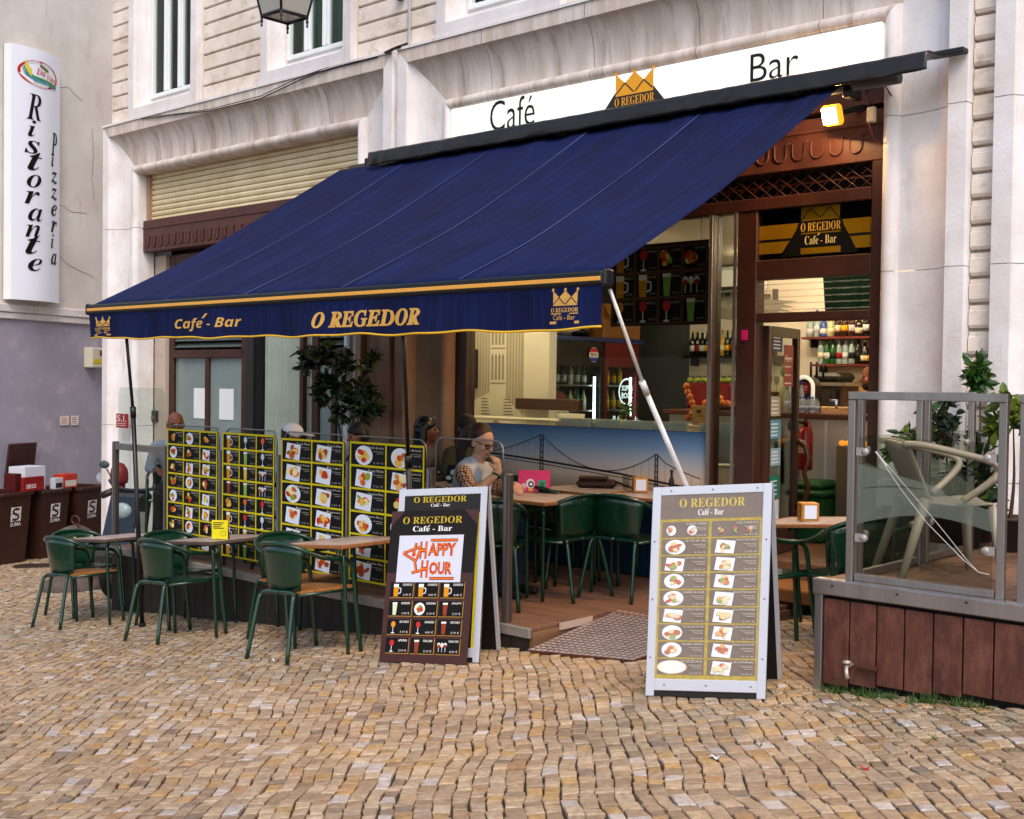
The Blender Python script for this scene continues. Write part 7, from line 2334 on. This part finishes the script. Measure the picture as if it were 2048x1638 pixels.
def person(label, loc, face, skin, shirt, pants, hairf, lean=0., hyaw=0., hpitch=0., arms=None, sleeve=1., lips=None, voxel=.009, stand=False, wide=1., shoe=None, extra=None, sz=1., slump=.04, slm=None):
    lips = lips or skin
    e = thing('person', label, 'person', loc, R(face - 90))
    e.scale = (sz, sz, sz)
    shoe = shoe or flat('#1a1614')
    hipz = .55 if not stand else .95
    hip = V((0, 0, hipz)); ch = V((0, lean * .7, hipz + .30 - slump * .5)); nk = V((0, lean, hipz + .50 - slump))
    pr = [('e', hip, (.165 * wide, .13 * wide, .13), None, pants), ('c', hip + V((0, 0, .06)), ch, .13 * wide, .135 * wide, shirt),
          ('e', ch + V((0, .0, .04)), (.175 * wide, .115 * wide, .17), None, shirt), ('c', nk + V((-.13, 0, -.045)), nk + V((.13, 0, -.045)), .062, .062, shirt),
          ('e', nk + V((0, .0, -.04)), (.11, .07, .055), None, shirt), ('c', nk + V((0, 0, -.04)), nk + V((0, .015 + lean * .15, .08)), .054, .05, skin)]
    hc = nk + V((0, .025 + lean * .25, .165))
    rm = Matrix.Rotation(R(hyaw), 3, 'Z') @ Matrix.Rotation(R(hpitch), 3, 'X')
    hp, hf = head_prims(hc, rm, skin, lips)
    pr += hp
    for i, s in enumerate((-1, 1)):
        sh_ = nk + V((s * .185 * wide, 0, -.06))
        el, wr, hd_, hn, cu = (arms or {}).get(s, (V((s * .24, .06, hipz + .2)), V((s * .14, .28, hipz + .2)), V((-s * .3, 1, -.1)), V((0, 0, -1)), .4))
        el, wr = V(el), V(wr)
        mid = sh_ + (el - sh_) * sleeve
        if sleeve < 1: pr += [('c', sh_ - V((s * .02, 0, 0)), mid, .066, .062, slm or shirt), ('c', mid, el, .043, .038, skin), ('c', el, wr, .04, .026, skin)]
        else:
            fo = el + (wr - el) * min(1, (sleeve - 1) if sleeve > 1 else .0)
            pr += [('c', sh_, el, .06, .046, shirt)]
            if sleeve > 1: pr += [('c', el, fo, .045, .036, shirt)]
            if sleeve < 2: pr += [('c', el, wr, .039, .026, skin)]
        pr += hand(wr, hd_, hn, skin, cu)
        if not stand:
            kn = V((s * .12, .43, .53)); an = V((s * .12, .40, .1))
            pr += [('c', hip + V((s * .09, .02, -.0)), kn, .088, .062, pants), ('c', kn, an, .06, .042, pants), ('c', V((s * .12, .39, .045)), V((s * .125, .54, .03)), .04, .03, shoe)]
        else:
            kn = V((s * .1, .03, .5)); an = V((s * .1, .0, .09))
            pr += [('c', hip + V((s * .09, 0, -.05)), kn, .09, .06, pants), ('c', kn, an, .058, .042, pants), ('c', V((s * .1, -.01, .045)), V((s * .11, .15, .03)), .04, .03, shoe)]
    if extra: pr += extra(nk, hf)
    blob(pr, 'body', e, voxel)
    if hairf: hairf(e, hf, rm, hc)
    return e
def hair_cap(m, length=0., back=True, tight=1.0, front=.0):
    def f(e, h, rm, hc):
        pr = [('e', h(0, -.022, .048), (.09 * tight, .103 * tight, .088 * tight), rm, m), ('e', h(0, -.05, .0), (.083, .065, .085), rm, m)]
        if length:
            for s in (-1, 1): pr += [('c', h(s * .065, -.02, .03), h(s * .08, -.03, -length), .035, .03, m)]
            pr += [('c', h(0, -.07, .03), h(0, -.085, -length), .06, .05, m)]
        blob(pr, 'hair', e, .009, 3)
    return f
def glasses(e, h, rm, m, w_=.03):
    mb = MB()
    for s in (-1, 1):
        mb.tube([h(s * .033 + .026 * math.cos(a), .094, .008 + .019 * math.sin(a)) for a in [2 * math.pi * i / 14 for i in range(14)]], .0032, m, 6, True)
        mb.tube([h(s * .058, .092, .012), h(s * .08, .0, .012)], .003, m, 6)
    mb.tube([h(-.008, .096, .012), h(.008, .096, .012)], .003, m, 6)
    mb.build('glasses', e, off=False)
    g2 = MB()
    for s in (-1, 1): g2.add([h(s * .033 + .024 * math.cos(a), .0945, .008 + .0175 * math.sin(a)) for a in [2 * math.pi * i / 14 for i in range(14)]], [list(range(14))], M('spectacle_lens', '#3a3430', .1, alpha=.45))
    g2.build('lens', e, off=False)
SK1 = M('skin_fair', '#d09c82', .5, col2='#c48d74', ns=20); SK2 = M('skin_tan', '#8a5238', .5); SK3 = M('skin_dark', '#3a2018', .45); SK4 = M('skin_brown', '#6a3c28', .5)
LIP = M('lips', '#9a4a40', .4); DEN = M('denim', '#1c2438', .8); DKP = M('dark_trousers', '#15130f', .8)
def knit():
    m = M('knit_pattern', '#7a1c20', .85)
    t = m.node_tree
    tc = t.nodes.new('ShaderNodeTexCoord'); ck = t.nodes.new('ShaderNodeTexChecker'); ck.inputs['Scale'].default_value = 55
    ck.inputs[1].default_value = C('#c9a88a'); ck.inputs[2].default_value = C('#6a1218')
    mp = t.nodes.new('ShaderNodeMapping'); mp.inputs['Rotation'].default_value = (.6, .7, .5)
    t.links.new(tc.outputs['Object'], mp.inputs[0]); t.links.new(mp.outputs[0], ck.inputs[0]); t.links.new(ck.outputs[0], t.nodes['Principled BSDF'].inputs['Base Color'])
    return m
KN = knit(); WTS = M('white_tshirt', '#c6c6d4', .85, bump=.15, bs=30)
# woman with the tablet
def wh(e, h, rm, hc):
    H = M('brown_hair', '#1e0e07', .6, col2='#432616', ns=12, stretch=(1, 1, .2))
    blob([('e', h(0, -.038, .058), (.087, .094, .084), rm, H), ('e', h(0, -.055, .0), (.084, .065, .08), rm, H), ('c', h(0, -.12, .05), h(0, -.165, .0), .035, .046, H), ('c', h(0, -.165, .0), h(0, -.175, -.12), .046, .05, H), ('c', h(0, -.175, -.12), h(0, -.13, -.28), .05, .02, H)], 'hair', e, .008, 2)
    MB().ball(h(0, -.108, .045), .024, M('hair_tie', '#c9a8a0', .8), 10).build('hair_tie', e, off=False)
    glasses(e, h, rm, M('spectacle_frame', '#2a1210', .3))
def wex(nk, hf):
    return [('c', nk + V((s * .185, 0, -.06)), nk + V((s * .225, .02, -.2)), .066, .06, KN) for s in (-1, 1)]
hz = .55
wa = {1: ((.24, .22, hz + .2), (.08, .34, hz + .36), (-.2, -.35, .9), (-.3, -.9, -.1), .75), -1: ((-.23, .16, hz + .17), (-.02, .42, hz + .26), (.7, .6, -.1), (0, 0, -1), .5)}
wo = person('woman with ponytail and glasses in a white shirt with red knit sleeves resting her chin', (-6.52, 6.62, .0), 14, SK1, WTS, DEN, wh, lean=.1, hyaw=-12, hpitch=-22, arms=wa, sleeve=.6, lips=LIP, voxel=.007, wide=1.12, slm=KN, sz=1.04, slump=.1)
mb = MB().tube([V((.095, .325, hz + .33)) + V((.032 * math.cos(a), .024 * math.sin(a), .02 * math.cos(a))) for a in [2 * math.pi * i / 14 for i in range(14)]], .009, M('green_band', '#123a28', .5), 6, True)
mb.build('wrist_band', wo, off=False)
# couple by the wall
def w2h(e, h, rm, hc):
    H = M('black_hair', '#0c0807', .4)
    hair_cap(H, .2)(e, h, rm, hc)
    mb = MB()
    for s in (-1, 1): mb.tube([h(s * .035 + .026 * math.cos(a), .075, .115 + .02 * math.sin(a)) for a in [2 * math.pi * i / 12 for i in range(12)]], .004, M('sunglass_frame', '#5a5450', .2), 6, True)
    mb.build('sunglasses', e, off=False)
person('dark haired woman with sunglasses pushed up on her head seated by the wall', (-7.95, 7.55, 0), 28, SK4, M('grey_top', '#4a4644', .85), M('red_skirt', '#8a1424', .8), w2h, hyaw=8, voxel=.01, lips=LIP, sleeve=1.2)
person('man with short black hair in an olive shirt seated before the bridge panel', (-7.62, 7.75, 0), -12, SK3, M('olive_shirt', '#3a3620', .9), DKP, hair_cap(M('cropped_hair', '#080605', .7), 0, True, .98), hyaw=-6, hpitch=-6, voxel=.01, sleeve=.75, sz=1.02)
# man in the striped shirt
def stripe():
    m = M('striped_shirt', '#a8a8bc', .85)
    t = m.node_tree
    tc = t.nodes.new('ShaderNodeTexCoord'); wv = t.nodes.new('ShaderNodeTexWave'); wv.inputs['Scale'].default_value = 28; wv.bands_direction = 'X'
    cr = t.nodes.new('ShaderNodeValToRGB'); cr.color_ramp.elements[0].color = C('#6a6c8a'); cr.color_ramp.elements[1].color = C('#c2c2cc')
    t.links.new(tc.outputs['Object'], wv.inputs[0]); t.links.new(wv.outputs[0], cr.inputs[0]); t.links.new(cr.outputs[0], t.nodes['Principled BSDF'].inputs['Base Color'])
    return m
def m1h(e, h, rm, hc):
    H = M('grey_stubble_hair', '#4a403a', .8)
    blob([('e', h(0, -.06, .01), (.078, .052, .06), rm, H), ('c', h(-.072, -.02, .0), h(.072, -.02, .0), .02, .02, H)], 'hair', e, .009, 2)
    glasses(e, h, rm, M('pale_frame', '#7a6458', .3))
person('balding man with glasses in a striped shirt seated behind the starters poster', (-10.22, 6.38, 0), -35, SK2, stripe(), DKP, m1h, hyaw=8, hpitch=-4, voxel=.01, sleeve=1.6)
def caph(e, h, rm, hc):
    W_ = M('white_cap', '#e4e4ea', .8)
    blob([('e', h(0, -.015, .055), (.09, .105, .082), rm, W_), ('e', h(0, .125, .045), (.07, .075, .012), rm, W_)], 'cap', e, .008, 2)
    hair_cap(M('dark_brown_hair', '#1c120c', .6), 0, True, .97)(e, h, rm, hc)
person('person in a white baseball cap and dark blue top behind the sandwich poster', (-8.5, 6.45, 0), 62, SK2, M('navy_top', '#141c3a', .8), DKP, caph, hyaw=-20, hpitch=-8, voxel=.01, sleeve=1.4, sz=.95)
person('person with short dark hair seated behind the sandwich and breakfast posters', (-8.4, 7.15, 0), -112, SK2, M('dark_blue_top', '#1a2234', .8), DKP, hair_cap(M('black_brown_hair', '#120b08', .6), .03), hyaw=10, hpitch=-12, voxel=.01, sleeve=1.4, sz=.95)
# barman
def bh(e, h, rm, hc):
    H = M('black_beard', '#0c0807', .7)
    blob([('e', h(0, .045, -.075), (.058, .05, .045), rm, H), ('c', h(-.066, .015, -.02), h(-.05, .05, -.07), .018, .025, H), ('c', h(.066, .015, -.02), h(.05, .05, -.07), .018, .025, H)], 'beard', e, .007, 2)
q = P(1746, 790, y=10.75)
person('bald bearded barman in a dark shirt standing behind the counter', (q.x, 10.75, FZ - .12), 225, SK2, M('barman_shirt', '#1a1a1e', .85), DKP, bh, hyaw=0, hpitch=-8, voxel=.01, stand=True, sleeve=.7, sz=.98, slump=0)
